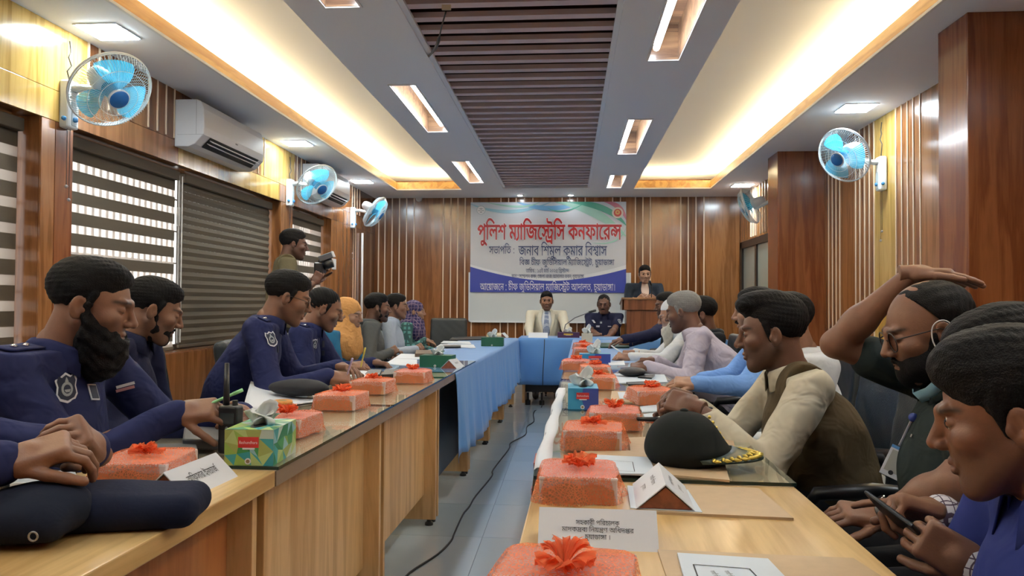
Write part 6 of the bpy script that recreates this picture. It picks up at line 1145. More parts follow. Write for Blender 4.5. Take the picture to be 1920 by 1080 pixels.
PATCHW=mat('patch_white',(.70,.72,.76),.6); PATCHD=mat('patch_dark',(.02,.028,.06),.7); PATCHG=mat('patch_emblem_grey',(.38,.42,.44),.7); PINK=mat('ribbon_pink',(.62,.30,.34),.6)
def shield(info,px,py,s,ang=0):
    q=plate_on(info,px,py,s,s*1.1,PATCHW,'sleeve_patch',ang=ang,th=.0015,poly=SH)
    if not q: return
    o,c,r_,u,n=q; A=lambda k,m,f,nm,poly: MB().prism([c+r_*(x*s/2*f)+u*(y*s*.55*f) for x,y in poly],n,k).build(nm,m,o)
    A(.0008,PATCHD,.84,'patch_field',SH); e=[(math.cos(2*math.pi*k/18)*.62,math.sin(2*math.pi*k/18)*.60-.12) for k in range(18)]
    A(.0016,PATCHG,.84,'patch_emblem',e); A(.0022,PATCHD,.84,'patch_emblem_core',[(x*.62,y*.62-.05) for x,y in e]); A(.0026,PATCHG,.84,'patch_boat',[(-.34,-.15),(.34,-.15),(.2,-.38),(-.2,-.38)]); A(.0026,PATCHG,.84,'patch_lily',[(-.18,.50),(0,.86),(.18,.50),(.08,.40),(-.08,.40)])
def epaulette(info,s_,pips=True):
    sh,nb,f,rt,up,sc=info['sh'][s_],info['nb'],info['f'],info['rt'],info['up'],info['sc']
    a=sh+up*.058*sc+rt*s_*.01; b_=nb+rt*s_*.085*sc+up*.048*sc; pts=[]
    bv=[o for o in info['t'].children if o.name.startswith('shirt')][0]
    if bv.name not in BV: BV[bv.name]=BVHTree.FromPolygons([v.co.copy() for v in bv.data.vertices],[tuple(p.vertices) for p in bv.data.polygons])
    rows=[]
    for k in range(7):
        c=b_+(a-b_)*k/6; r=[]
        for w in (-.024,-.012,0,.012,.024):
            q=c+f*w*sc+up*.06; h_=BV[bv.name].ray_cast(q,-up); r.append((h_[0] if h_[0] is not None else q-up*.05)+up*.0045)
        rows.append(r)
    e=MB().sheet(rows).build('epaulette',info['shirt'].data.materials[0],info['t'],smooth=True,solid=.004)
    if pips:
        for k in (2,4):
            c=Vector(rows[k][2])+up*.004; MB().ball(c,(.008,.008,.006),8).build('rank_pip',SILVER,e,smooth=True)
        MB().box([x-.012 for x in Vector(rows[5][2])-Vector((0,0,-.012))],[x+.012 for x in Vector(rows[5][2])-Vector((0,0,.003))]).build('rank_bar',SILVER,e,bevel=.004) if False else None
for I_ in (p_l1,p_l3,p_l4,p_l0,p_ri): epaulette(I_,1); epaulette(I_,-1)
epaulette(p_l2,1)
shield(p_l1,123,727,.066,0); shield(p_l3,508,636,.060,6); shield(p_l4,589,646,.058,0); shield(p_c2,1162,603,.06,0)
q=plate_on(p_l1,173,736,.034,.044,PATCHW,'name_plate',ang=-8)
if q: o,c,r_,u,n=q; MB().prism([c+r_*x*.014+u*y*.018 for x,y in((-1,-1),(1,-1),(1,1),(-1,1))],n,.001).build('name_field',PATCHD,o)
for k,py in enumerate((722,729)): plate_on(p_l1,235,py,.048,.008,PINK if k else PATCHW,'service_ribbon',ang=14)
for I_,px,py in ((p_l3,520,655),(p_l4,606,662)): plate_on(I_,px,py,.016,.03,PATCHD,'name_plate')
plate_on(p_l4,606,645,.014,.04,PATCHD,'lanyard_tag')
for px,py,w,hh_ in ((1113,603,.035,.05),(1120,612,.06,.022),(1127,605,.025,.025),(1144,612,.06,.012)): plate_on(p_c2,px,py,w,hh_,PATCHW if w!=.025 else PATCHG,'chest_badge')
plate_on(p_ri,1906,918,.03,.045,SILVER,'collar_badge',ang=20)
# black-shirt man: name strip, pocket badges, hanging card, mask
q=plate_on(p_rh,1681,745,.058,.017,INKW,'name_strip',ang=-52)
if q: o,c,r_,u,n=q; MB().prism([c+r_*x*.0265+u*y*.0065 for x,y in((-1,-1),(1,-1),(1,1),(-1,1))],n,.0008).build('name_field',INK,o)
plate_on(p_rh,1650,805,.018,.045,PATCHG,'pocket_badge')
for px,py in ((1712,818),(1712,742),(1652,852)): plate_on(p_rh,px,py,.008,.008,SILVER,'button')
a,_n=on_cloth(p_rh,1712,783); b_,_=on_cloth(p_rh,1687,835)
if a is not None and b_ is not None:
    t=thing('id_card',b_,'identity card on a clip hanging from the black shirt','card'); d_=(EYE-b_).normalized()*.012
    u=nv((a-b_)-d_.normalized()*(a-b_).dot(d_.normalized())); r_=u.cross(d_.normalized())
    MB().tube([a+d_,b_+d_],.0035,6).build('clip_strap',mat('strap_grey',(.35,.36,.42),.4),t); MB().ball(a+d_,.012,10).build('clip',mat('clip_blue',(.05,.08,.35),.2),t,smooth=True)
    c=P(1673,870,D=1.0); c=b_+d_-u*.045; c=c-r_*(-.008)
    MB().obox(c,r_*.024,u*.040,d_.normalized()*.0012).build('card',PAPER,t,bevel=.002); MB().obox(c+u*.037,r_*.024,u*.004,d_.normalized()*.0018).build('card_top',mat('card_blue',(.10,.30,.65),.3),t)
    MB().obox(c+u*.001,r_*.018,u*.028,d_.normalized()*.0016).build('card_print',mat('card_print_grey',(.42,.42,.38),.6),t); MB().lathe(c-u*.028,d_,[(.006,.0),(.006,.0022)],14).build('card_seal',INK,t)
def Hd(I_,x,y,z): return I_['Hc']+I_['Mh']@Vector((x,y,z))*I_['sc']
MASK=mat('mask_blue',(.30,.55,.70),.7); LOOP=mat('mask_loop',(.75,.75,.78),.6)
t=thing('face_mask',Hd(p_rh,-.05,.03,-.12),'pale blue face mask pulled down under the chin of the black-shirted man','mask')
g=[[Hd(p_rh,sx_*.001*xx,yy_,zz) for xx,yy_,zz in row] for sx_ in(1,) for row in (((-78,-.002,-.070),(-66,.030,-.105),(-40,.060,-.130),(0,.078,-.142),(40,.060,-.130),(66,.030,-.105)),((-74,-.004,-.090),(-62,.026,-.135),(-38,.050,-.160),(0,.064,-.170),(38,.050,-.160),(62,.026,-.135)))]
MB().sheet(g).build('mask_sheet',MASK,t,smooth=True,solid=.004)
for q_ in(-1,1):
    MB().tube(smooth_path([Hd(p_rh,q_*.077,.000,-.075),Hd(p_rh,q_*.084,.024,-.030),Hd(p_rh,q_*.086,.020,.008),Hd(p_rh,q_*.090,.004,.024),Hd(p_rh,q_*.091,-.016,.020),Hd(p_rh,q_*.087,-.030,-.006),Hd(p_rh,q_*.082,-.026,-.040),Hd(p_rh,q_*.074,-.006,-.088)],4),.0016,6).build('ear_loop',LOOP,t,smooth=True)
glasses(p_rh,r=.024,round_=True); glasses(p_l3); glasses(p_c2); glasses(p_rb,mat('spectacle_rim_brown',(.15,.05,.03),.3))
# watches
STEEL=mat('watch_steel',(.6,.55,.45),.25,1.0); WFACE=mat('watch_face',(.02,.02,.03),.1)
def watch(I_,s_,label,m1,off=.02):
    el,wr,fd,bd,k=I_['arm'][s_]; d=nv(wr-el); z=nv(Vector(bd)-d*Vector(bd).dot(d)); c=wr-d*off; y=z.cross(d); t=thing('wristwatch',c,label,'watch'); n=20; r1=.033*I_['sc']
    MB().tube([c+y*math.cos(2*math.pi*k/n)*r1+z*math.sin(2*math.pi*k/n)*r1*.86 for k in range(n)],[(.004,.010)]*n,8,closed=True).build('strap',m1,t,smooth=True)
    MB().lathe(c+z*r1*.86,z,[(.019,0),(.019,.008),(.016,.010)],20).build('case',STEEL,t); MB().lathe(c+z*(r1*.86+.009),z,[(.016,0),(.016,.0018)],20).build('dial',WFACE,t)
watch(p_rh,-1,'dark wristwatch on the resting hand of the black-shirted man',BLACKP); watch(p_rj,-1,'gold-toned wristwatch on the phone-holding wrist in checked cuff',STEEL)
# phone in the checked-shirt man's hand
a=P(1645,950,D=1.47); b_=P(1716,1003,D=1.36); d_=nv(b_-a); n_=nv(Vector((.62,.30,.70))-d_*Vector((.62,.30,.70)).dot(d_)); s_=d_.cross(n_)
t=thing('smartphone',(a+b_)/2,'black smartphone held in both hands by the checked-shirt man','phone')
MB().obox((a+b_)/2+n_*.004,d_*.072,s_*.035,n_*.004).build('case',BLACKP,t,bevel=.004); MB().obox((a+b_)/2+n_*.0083,d_*.068,s_*.032,n_*.0003).build('screen',mat('phone_glass',(.02,.025,.03),.05),t)
# olive vest over the cream shirt; khaki vest of the cameraman; jackets
def vest(I_,m,extra=.016,h=.008,name='vest',open_=False):
    S_=I_; nb,up,f,rt,pel,sc,g,Lt,MT,sh=[S_[k] for k in('nb','up','f','rt','pel','sc','g','Lt','MT','sh')]
    lo=np.array([min(p[i] for p in (nb,pel,*sh.values())) for i in range(3)])-.22; hi=np.array([max(p[i] for p in (nb,pel,*sh.values())) for i in range(3)])+.22
    s=SDF(lo,hi,h); o=extra
    s.ell(pel+up*.06,(.155*g*sc+o,.115*g*sc+o,.13*sc),.03,M=MT); s.ell(pel+up*(Lt*.42)+f*.012*g,(.150*g*sc+o,.115*g*g*sc+o,.17*sc),.06,M=MT); s.ell(nb-up*.19*sc+f*.01,(.165*sc*(.5+.5*g)+o,.108*sc*(.5+.5*g)+o,.17*sc),.06,M=MT)
    s.cone(sh[-1]-rt*-.055,sh[1]-rt*.055,.060*sc+o*.5,k=.05)
    s.cone(sh[-1]*.45+nb*.55-up*.02,sh[1]*.45+nb*.55-up*.02,.052*sc+o*.5,.052*sc+o*.5,k=.045)
    s.noise(.0020,30,seed=5)
    for s2,(el,wr,fd,bd,k) in S_['arm'].items(): s.cone(sh[s2]+up*.03,sh[s2]+(el-sh[s2])*.7,.078*sc,.07*sc,k=.004,mode='-')
    s.plane(nb+up*.045,-up)
    # V opening at the front
    V,F=s.mesh(); return link(name,np_mesh(name,V,F,[m]),S_['t'])
vest(p_rg,OLIVE,h=.006); vest(p_cam,KHAKI,.020)
# ties, lapels
def front(I_,pts,m,name,th=.004,lift=.004):
    """flat cloth pieces laid on the chest: pts (across, down) from the throat"""
    nb,up,f,rt=[I_[k] for k in('nb','up','f','rt')]; so=I_['shirt']
    if so.name not in BV: BV[so.name]=BVHTree.FromPolygons([v.co.copy() for v in so.data.vertices],[tuple(p.vertices) for p in so.data.polygons])
    rows=[]; n=14; d0,d1=pts[0][0],pts[-1][0]
    for i in range(n+1):
        d_=d0+(d1-d0)*i/n; k=max(j for j in range(len(pts)-1) if pts[j][0]<=d_+1e-6); t_=(d_-pts[k][0])/max(pts[k+1][0]-pts[k][0],1e-6); L_=pts[k][1]+(pts[k+1][1]-pts[k][1])*t_; R_=pts[k][2]+(pts[k+1][2]-pts[k][2])*t_; r=[]
        for j in range(7):
            a_=L_+(R_-L_)*j/6; q=nb+rt*a_-up*d_+f*.40; h_=BV[so.name].ray_cast(q,-f); r.append((h_[0] if h_[0] is not None else nb+rt*a_-up*d_+f*.05)+f*lift)
        rows.append(r)
    return MB().sheet(rows).build(name,m,I_['t'],solid=th,smooth=True)
TIE=cloth('tie_blue_pattern',(.05,.10,.25),check=(55,.3,(.45,.5,.6)))
front(p_c1,[(-.035,-.045,.045),(.10,-.070,.070),(.34,-.035,.035)],WHC,'shirt_front',lift=.006)
front(p_c1,[(-.012,-.026,.026),(.03,-.022,.022),(.28,-.044,.044),(.34,-.006,.006)],TIE,'tie',lift=.016)
IV2=cloth('suit_ivory_lapel',(.72,.68,.56))
for s_ in(-1,1): front(p_c1,[(-.035,*sorted((s_*.040,s_*.075))),(.06,*sorted((s_*.060,s_*.115))),(.12,*sorted((s_*.066,s_*.105))),(.34,*sorted((s_*.028,s_*.040)))],IV2,'lapel',lift=.012)
front(p_sp,[(-.035,-.042,.042),(.08,-.062,.062),(.30,-.030,.030)],cloth('shirt_peach',(.66,.52,.44)),'shirt_front',lift=.006)
for s_ in(-1,1): front(p_sp,[(-.03,*sorted((s_*.038,s_*.07))),(.07,*sorted((s_*.055,s_*.10))),(.30,*sorted((s_*.025,s_*.04)))],NSUIT,'lapel',lift=.012)
# headscarves
def scarf(I_,m,h=.008,drop=.30):
    Hc,Mh,sc,nb,f,up,rt=[I_[k] for k in('Hc','Mh','sc','nb','f','up','rt')]
    M3=[[Mh[i][j] for j in range(3)] for i in range(3)]; s=SDF(np.array(Hc)-.34,np.array(Hc)+.2,h)
    W=lambda x,y,z:Hc+Mh@Vector((x,y,z))*sc
    s.ell(W(0,-.022,.036),np.array((.090,.112,.096))*sc,0,M=M3); s.ell(W(0,.0,-.07),np.array((.080,.080,.095))*sc,.04,M=M3); s.cone(W(0,0,-.13),nb-up*.02,.085*sc,.12*sc,k=.06)
    s.ell(nb-up*.10+f*.05,(.17*sc,.13*sc,.16*sc),.06,M=I_['MT'])
    for k in range(7):
        a=k*.9; s.cone(W(.085*math.cos(a),-.02+.05*math.sin(a),-.10),nb+rt*.10*math.cos(a+.3)+f*(.02+.13*math.sin(a))-up*.14,.012,.018,k=.03)
    s.ell(W(0,.110,-.018),np.array((.050,.062,.068))*sc,.01,'-',M=M3)
    s.noise(.003,45,3); V,F=s.mesh(); link('headscarf',np_mesh('headscarf',V,F,[m]),I_['t'])
scarf(p_l5,HIJO); scarf(p_l8,HIJN)
# white cap of the bearded old man
s=SDF((-.11,-.14,-.05),(.11,.12,.17),.004); s.ell((0,-.020,.050),(.081,.100,.085),0); s.plane((0,0,.045),(0,-.18,.98)); V,F=s.mesh()
tag(link('cap',np_mesh('cap',xf(V,p_rb['Mh'],p_rb['Hc']),F,[WHC])),'white prayer cap on the white-bearded man','cap')
# camera held by the cameraman
t=thing('camera',P(600,502,D=5.95),'black camera with flash held up by the standing cameraman','camera'); c=P(600,503,D=5.98)
MB().obox(c,CR*.035,CU*.045,_F*.06).build('body',BLACKP,t,bevel=.01); MB().tube([c+CR*.03+CU*.02,c+CR*.10+CU*.045],[.035,.038],16).build('lens',BLACKP,t,smooth=True)
MB().tube([c+CU*.045,c+CU*.085+CR*.01],.018,8).build('flash_foot',BLACKP,t); MB().obox(c+CU*.09+CR*.05,CR*.055+CU*.02,CU*.022-CR*.008,_F*.03).build('flash_head',mat('flash_grey',(.10,.10,.11),.4),t,bevel=.006); MB().obox(c+CU*.113+CR*.106,CR*.004+CU*.0015,CU*.022-CR*.008,_F*.03).build('diffuser',mat('flash_white',(.8,.8,.8),.3),t)
# ------------------------------------------------------------------ chairs
CHL=mat('chair_leatherette',(.016,.022,.025),.38,bump=.2,bscale=220); CHM=mat('chair_black_metal',(.02,.02,.022),.35)
def chair_proto():
    t=thing('office_chair',(0,0,0),'x','chair'); 
    def ch(b,n,m,**k): o=b.build(n,m,None,**k); local_child(o,t); return o
    s=SDF((-.3,-.3,.36),(.3,.3,.52),.014); s.rbox((0,.02,.44),(.20,.19,.02),.035,np.eye(3),0); V,F=s.mesh(); o=link('seat',np_mesh('seat',V,F,[CHL])); local_child(o,t)
    s=SDF((-.32,-.40,.5),(.32,-.1,1.06),.014); th=.14; M=np.array([[1,0,0],[0,math.cos(th),-math.sin(th)],[0,math.sin(th),math.cos(th)]]); s.rbox((0,-.245,.755),(.19,.004,.185),.034,M,0); s.noise(.0015,30,2); V,F=s.mesh(); V[:,1]+=.35*V[:,0]**2; o=link('backrest',np_mesh('backrest',V,F,[CHL])); local_child(o,t)
    for x in(-1,1):
        ch(MB().tube([(x*.24,-.20,.60),(x*.27,-.18,.655),(x*.275,.02,.665),(x*.27,.17,.65),(x*.26,.20,.60)],[.016,.022,.024,.022,.014],10),'armrest',BLACKP,smooth=True)
        ch(MB().tube([(x*.26,.20,.61),(x*.23,.12,.44)],.014,8),'arm_post',CHM,smooth=True); ch(MB().tube([(x*.24,-.20,.61),(x*.19,-.17,.44)],.014,8),'arm_post',CHM,smooth=True)
    ch(MB().lathe((0,0,.09),(0,0,1),[(.035,0),(.035,.14),(.022,.15),(.022,.33)],14),'gas_lift',CHM,smooth=True)
    for k in range(5):
        a=2*math.pi*k/5+.3; l_=ch(MB().tube([(0,0,.10),(.15*math.cos(a),.15*math.sin(a),.095),(.27*math.cos(a),.27*math.sin(a),.07)],[.026,.022,.016],8),'leg',CHM,smooth=True); w=MB().lathe((.27*math.cos(a)-.012*math.sin(a),.27*math.sin(a)+.012*math.cos(a),.028),(math.sin(a),-math.cos(a),0),[(.027,0),(.027,.024)],12).build('caster',BLACKP); local_child(w,l_)
    return t
proto=chair_proto(); used_=[False]
def chair(x,y,az,label,z=0):
    o=proto if not used_[0] else copy_tree(proto); used_[0]=True; o.location=(x,y,z); o.rotation_euler=(0,0,-R(az)); o['label']=label; o['group']='black office chairs'; return o
CL={id(p_l1):'black chair under the long-bearded officer',id(p_l2):'black chair under the short-bearded officer',id(p_l3):'black chair under the officer with spectacles at the left desk',id(p_l4):'black chair under the officer with the yellow pen',id(p_l5):'black chair under the woman in orange scarf',id(p_l6):'black chair under the grey-suited man',id(p_l7):'black chair under the man in pale blue shirt',id(p_l8):'black chair under the woman in dark scarf',id(p_c1):'black chair under the man in ivory suit',id(p_c2):'black chair under the officer at the head table',id(p_ra):'black chair under the navy-sleeved man at the far right',id(p_rb):'black chair under the white-bearded man',id(p_rc):'black chair under the grey-haired man',id(p_rd):'black chair behind the grey-haired man',id(p_re):'black chair under the man in light blue shirt',id(p_rf):'black chair under the man in white shirt, back showing beside the olive vest',id(p_rg):'black chair under the man in olive vest',id(p_rh):'black chair behind the man with a hand on his head',id(p_rj):'black chair under the man in checked shirt',id(p_ri):'black chair under the nearest man on the right',id(p_l0):'black chair under the nearest man on the left'}
for I_ in PEOPLE:
    if id(I_) in CL:
        f=I_['f']; az=math.degrees(math.atan2(f.x,f.y)); b_=I_['pel']-f*.03; chair(b_.x,b_.y,az,CL[id(I_)],-.035)
q=P(348,700,D=3.02); chair(q.x-.02,q.y+.10,55,'empty black chair between the short-bearded officer and the officer with spectacles')
q=P(830,625,D=8.6); chair(q.x,q.y+.25,178,'empty black chair at the far corner left of the banner')
q=P(1203,625,D=7.85); chair(q.x+.12,q.y+.02,-55,'empty black chair in front of the lectern')
# ------------------------------------------------------------------ things on the desks
ZG,ZW,ZCL=.768,.760,.767
def net_mat(name,col,lo,hi,diff): return see_through(name,col,(1,.93,.90),diff=diff,pattern='net',scale=190,lo=lo,hi=hi)
NETA=net_mat('net_orange',(1.0,.30,.13),.05,.75,.62); NETB=net_mat('net_coral',(1.0,.34,.24),.10,.75,.58)
NETS=net_mat('net_side',(1.0,.30,.13),.02,.35,.50)
TUFT=see_through('net_tuft_orange',(1.0,.32,.14),(1,.6,.45),diff=.55)
CARTW=mat('carton_printed_pink',(.62,.50,.48),.5,var=.12,bscale=30); CARTB=mat('carton_brown',(.46,.25,.13),.6,var=.1,bscale=30); FOIL=mat('cellophane_edge',(.85,.75,.72),.15,spec=.9)
def netbox_meshes(seed,w=.155,d=.17,h=.052,net=NETA):
    rr=random.Random(seed); M=[]
    c=MB().box((-w/2,-d/2,0),(w/2,d/2,h)); M.append(('carton',c,CARTW,.0015))
    f=MB(); n=12; top=[(-w/2+.006+(w-.012)*i/n,-d/2-.0008,h*(.62+.16*math.sin(math.pi*i/n)+.05*math.sin(i*1.1+seed))) for i in range(n+1)]; f.sheet([[(x,y,.002) for x,y,z in top],top]); M.append(('brown_panel',f,CARTB,0))
    e=MB().box((-w/2-.001,-d/2-.001,h-.003),(w/2+.001,-d/2+.002,h+.001)); M.append(('top_edge',e,FOIL,0))
    g=MB(); rows=[]; nu,nv_=40,16; ph=[rr.uniform(0,6) for _ in range(8)]
    for j in range(nv_+1):
        v=j/nv_; r=[]
        for i in range(nu+1):
            a=2*math.pi*(i%nu)/nu; ca,sa=math.cos(a),math.sin(a); k=1/max(abs(ca)/(w/2),abs(sa)/(d/2)); k=min(k,1/math.hypot(ca/(w/2*1.08),sa/(d/2*1.08))*1.18)
            wob=.5*math.sin(3*a+ph[0])+.35*math.sin(7*a+ph[1]+v*3)+.2*math.sin(13*a+ph[2]+v*5)
            if v<.5: t=v/.5; rad=k+.003+.012*(1-t)*(1+wob)+.003*wob; z=.0012+(h+.001)*t
            else: t=(v-.5)/.5; rad=(k+.003)*(1-t)**.8+.006*t; z=h+.003+.004*(1+wob)*math.sin(math.pi*t)+.010*t*t*t
            r.append((rad*ca,rad*sa,max(z,.0012)))
        rows.append(r)
    g.sheet(rows[:9],0); g.sheet(rows[8:],1); M.append(('net_wrap',g,[NETS,net],0))
    t=MB()
    for q in range(13):
        a0=q*.97+ph[3]; L=.016+.024*rr.random(); rise=.008+.020*rr.random(); grid=[]
        for j in range(7):
            v=j/6; r=[]
            for i in range(9):
                u=i/8-.5; a=a0+u*1.0; fl=.010*math.sin(u*14+ph[4]+q)*v; r.append((L*v*math.cos(a)+fl*math.sin(a),L*v*math.sin(a)-fl*math.cos(a),h+.004+rise*math.sin(math.pi*min(1,v*.62))+.006*math.sin(u*19+q)*v))
            grid.append(r)
        t.sheet(grid)
    M.append(('net_tuft',t,TUFT,0))
    return [(n_,b.mesh(n_,m_,n_.startswith('net')),bv) for n_,b,m_,bv in M]
NB=[netbox_meshes(1),netbox_meshes(2,net=NETB),netbox_meshes(3),netbox_meshes(4,net=NETB)]
def netbox(x,y,z,rot,label,v=0,sc=1):
    t=thing('snack_box',(x,y,z),label,'box','snack boxes wrapped in orange net',rotz=R(rot)); t.scale=(sc,sc,sc)
    for n_,me,bv in NB[v]:
        o=bpy.data.objects.new(n_,me); COL.objects.link(o); o.parent=t
        if bv: q=o.modifiers.new('b','BEVEL'); q.width=bv; q.segments=1
    return t
netbox(-.935,1.60,ZW,6,'orange-netted pink box beside the navy beret on the nearest left desk',0,1.04)
netbox(-.838,2.185,ZG,-4,'orange-netted box right behind the green tissue box',1)
netbox(-.842,2.735,ZG,-3,'orange-netted box behind the paper stack, second past the green tissue box',2)
netbox(-.850,3.215,ZG,-2,'orange-netted box by the writing hand of the officer with spectacles',0)
netbox(-.768,3.665,ZG,-2,'orange-netted box on the last bare glass before the left cloth',1)
netbox(-1.02,1.03,ZW,10,'netted box at the left photo edge under the folded cap',3)
netbox(-.005,.955,ZW,-8,'orange-netted box at the bottom edge in front of the large name plate',2,1.12)
netbox(.022,1.585,ZW,-1,'coral-netted box standing just behind the large name plate',3)
netbox(.070,2.085,ZG,-4,'orange-netted box beside the kraft folders, second behind the name plate',0)
netbox(.148,2.42,ZG,-3,'orange-netted box in front of the lying radio',1)
netbox(.140,3.53,ZG,-2,'orange-netted box right behind the blue tissue box',0)
netbox(.145,4.10,ZG,2,'netted box second behind the blue tissue box',2)
netbox(.045,4.50,ZCL,-5,'coral-netted box overhanging the aisle edge of the right cloth',3)
netbox(.120,5.72,ZCL,0,'coral-netted box just beyond the small blue tissue box',3)
netbox(.125,6.40,ZCL,4,'orange-netted box farthest along the right row',0)
netbox(.330,3.02,ZG,10,'orange-netted box behind the clasped hands of the man in olive vest',2)
# tissue boxes
def tissue_box(x,y,z,rot,w,d,h,front,side,top,label,patt=None,lab=REDP,seed=1,ts=1.0,dot=True,words=None):
    t=thing('tissue_box',(x,y,z),label,'tissue box',rotz=R(rot)); rr=random.Random(seed)
    def ch(b,n,m,par=t,**k): o=b.build(n,m,None,**k); o.parent=par; return o
    c=ch(MB().box((-w/2,-d/2,0),(w/2,d/2,h)),'carton',front,bevel=.001)
    def face(o,ex,ey,W,H_,mats,nx,ny):
        mb={}
        P_=[[(W*(i+(rr.uniform(-.3,.3) if 0<i<nx else 0))/nx,H_*(j+(rr.uniform(-.3,.3) if 0<j<ny else 0))/ny) for i in range(nx+1)] for j in range(ny+1)]
        o,ex,ey=Vector(o),Vector(ex),Vector(ey); b=MB()
        for j in range(ny):
            for i in range(nx):
                q=[P_[j][i],P_[j][i+1],P_[j+1][i+1],P_[j+1][i]]; q=[o+ex*a+ey*b_ for a,b_ in q]
                tr=((0,1,2),(0,2,3)) if rr.random()<.5 else ((0,1,3),(1,2,3))
                for a in tr: b.add([q[k] for k in a],[(0,1,2)],rr.randrange(len(mats)))
        ch(b,'printed_pattern',mats)
    if patt:
        face((-w/2,-d/2-.0006,0),(1,0,0),(0,0,1),w,h,patt,4,3); face((w/2+.0006,-d/2,0),(0,1,0),(0,0,1),d,h,patt,5,3); face((-w/2,-d/2,h+.0006),(1,0,0),(0,1,0),w,d,patt,4,5)
    elif side is not front:
        ch(MB().add([(w*.06,-d/2-.0006,0),(w/2,-d/2-.0006,0),(w/2,-d/2-.0006,h),(0,-d/2-.0006,h),(-w*.05,-d/2-.0006,h*.5)],[(0,1,2,3,4)]),'printed_pattern',side); ch(MB().box((w/2,-d/2,0),(w/2+.0006,d/2,h)),'printed_pattern',side)
        ch(MB().box((-w/2,-d/2,h),(w/2,d/2,h+.0006)),'printed_pattern',top)
    if lab:
        l_=ch(MB().box((-w*.22,-d/2-.0016,h*.50),(w*.20,-d/2-.0008,h*.80)),'printed_label',lab); ch(MB().box((-w*.13,-d/2-.0015,h*.45),(w*.12,-d/2-.0009,h*.51)),'label_strip',WHT,l_)
        if words:
            cu=bpy.data.curves.new('t','FONT'); cu.body=words; cu.size=.0125; cu.align_x='CENTER'; o=bpy.data.objects.new('t',cu); COL.objects.link(o); me=bpy.data.meshes.new_from_object(o); bpy.data.objects.remove(o); me.name='lettering'; me.materials.clear(); me.materials.append(WHT)
            co=[v.co.x for v in me.vertices]; k=w*.37/(max(co)-min(co)); o=bpy.data.objects.new('lettering',me); COL.objects.link(o); o.parent=l_; o.location=(-w*.01,-d/2-.0022,h*.61); o.rotation_euler=(R(90),0,0); o.scale=(k,k*1.2,k)
    if dot:
        ch(MB().lathe((-.002,-d/2-.0005,h*.12),(0,-1,0),[(.0075,0),(.0075,.001)],18),'round_mark',WHT); ch(MB().lathe((-.002,-d/2-.0016,h*.12),(0,-1,0),[(.0045,0),(.0045,.0006)],14),'round_mark_core',mat('mark_brown',(.30,.20,.10),.5))
    ch(MB().ring([(0,0,h+.0008),(0,0,h+.0012)],20,[(Vector((1,0,0)),Vector((0,1,0)))]*2,[(w*.16,d*.36)]*2),'opening',BLACKP)
    b=MB(); n=7
    for q,(ax,hh_,wd,ln) in enumerate(((.3,.062,.040,.02),(-.5,.040,.045,-.03),(1.1,.034,.03,.03))):
        g=[]
        for j in range(n+1):
            v=j/n; r=[]
            for i in range(9):
                u=i/8-.5; ww=wd*(.35+.75*math.sin(math.pi*min(1,.25+v*.7))) if q else wd*(.5+.9*v*(1-v*.75)); 
                r.append((u*ww*2*math.cos(ax)+ln*v*v+.006*math.sin(u*9+q*2)*v,u*ww*2*math.sin(ax)+.010*math.sin(u*11+q)*(1-.3*v),h+.001+hh_*ts*v*(1-.35*abs(u)*2*v)))
            g.append(r)
        b.sheet(g)
    ch(b,'tissue',mat('tissue_white',(.74,.77,.76),.7),smooth=True,solid=.0008)
    return t
cc=lambda n,a,b,c: mat('tissue_print_'+n,(a,b,c),.4)
GP=[cc('lime',.30,.48,.10),cc('green',.06,.32,.10),cc('deep_green',.02,.22,.10),cc('teal',.05,.35,.38),cc('sky',.28,.52,.58),cc('pale',.50,.60,.52),cc('olive',.35,.42,.12),cc('yellowgreen',.45,.58,.22)]
tissue_box(-.765,1.825,ZG,3,.118,.17,.085,GP[5],GP[5],GP[5],'green geometric-patterned tissue box at the corner of the glass on the left desk',patt=GP,words='Bashundhara')
CY=cc('cyan',.03,.26,.48); RB=cc('royal',.03,.06,.30); PB=cc('pale_blue',.12,.40,.60); DG=cc('dark_green',.01,.10,.05)
tissue_box(.055,2.865,ZG,0,.112,.17,.078,CY,RB,PB,'cyan and royal blue tissue box at the inner edge of the right row',words='Bashundhara',seed=3,ts=1.25)
tissue_box(.175,5.02,ZCL,2,.20,.11,.06,CY,RB,PB,'small long blue tissue box among the netted boxes on the right cloth',seed=5,ts=1.6,dot=False)
tissue_box(-.800,4.55,ZCL,-6,.20,.11,.072,DG,DG,DG,'dark green tissue box where the left cloth begins',lab=None,seed=6)
tissue_box(-.690,6.80,ZCL,0,.20,.11,.080,DG,DG,DG,'dark green tissue box far along the left cloth',lab=None,seed=7,ts=1.3)
q=P(1066,632,Y=8.62); tissue_box(q.x,8.62,ZCL,0,.25,.11,.062,cc('maroon',.06,.02,.07),cc('maroon',.06,.02,.07),cc('maroon',.06,.02,.07),'dark maroon tissue box with yellow panel on the head table',lab=cc('amber',.55,.36,.05),seed=8,dot=False)
q=P(1100,635,Y=7.9); tissue_box(q.x,7.75,ZCL,0,.11,.11,.085,cc('cream',.55,.50,.38),cc('cream',.55,.50,.38),cc('cream',.55,.50,.38),'cream tissue box with a tall tissue at the far end of the right row',lab=None,seed=9,ts=1.6,dot=False)
for I_,xyr in ((1,(-.795,4.55)),(2,(-.685,6.80))):
    pass
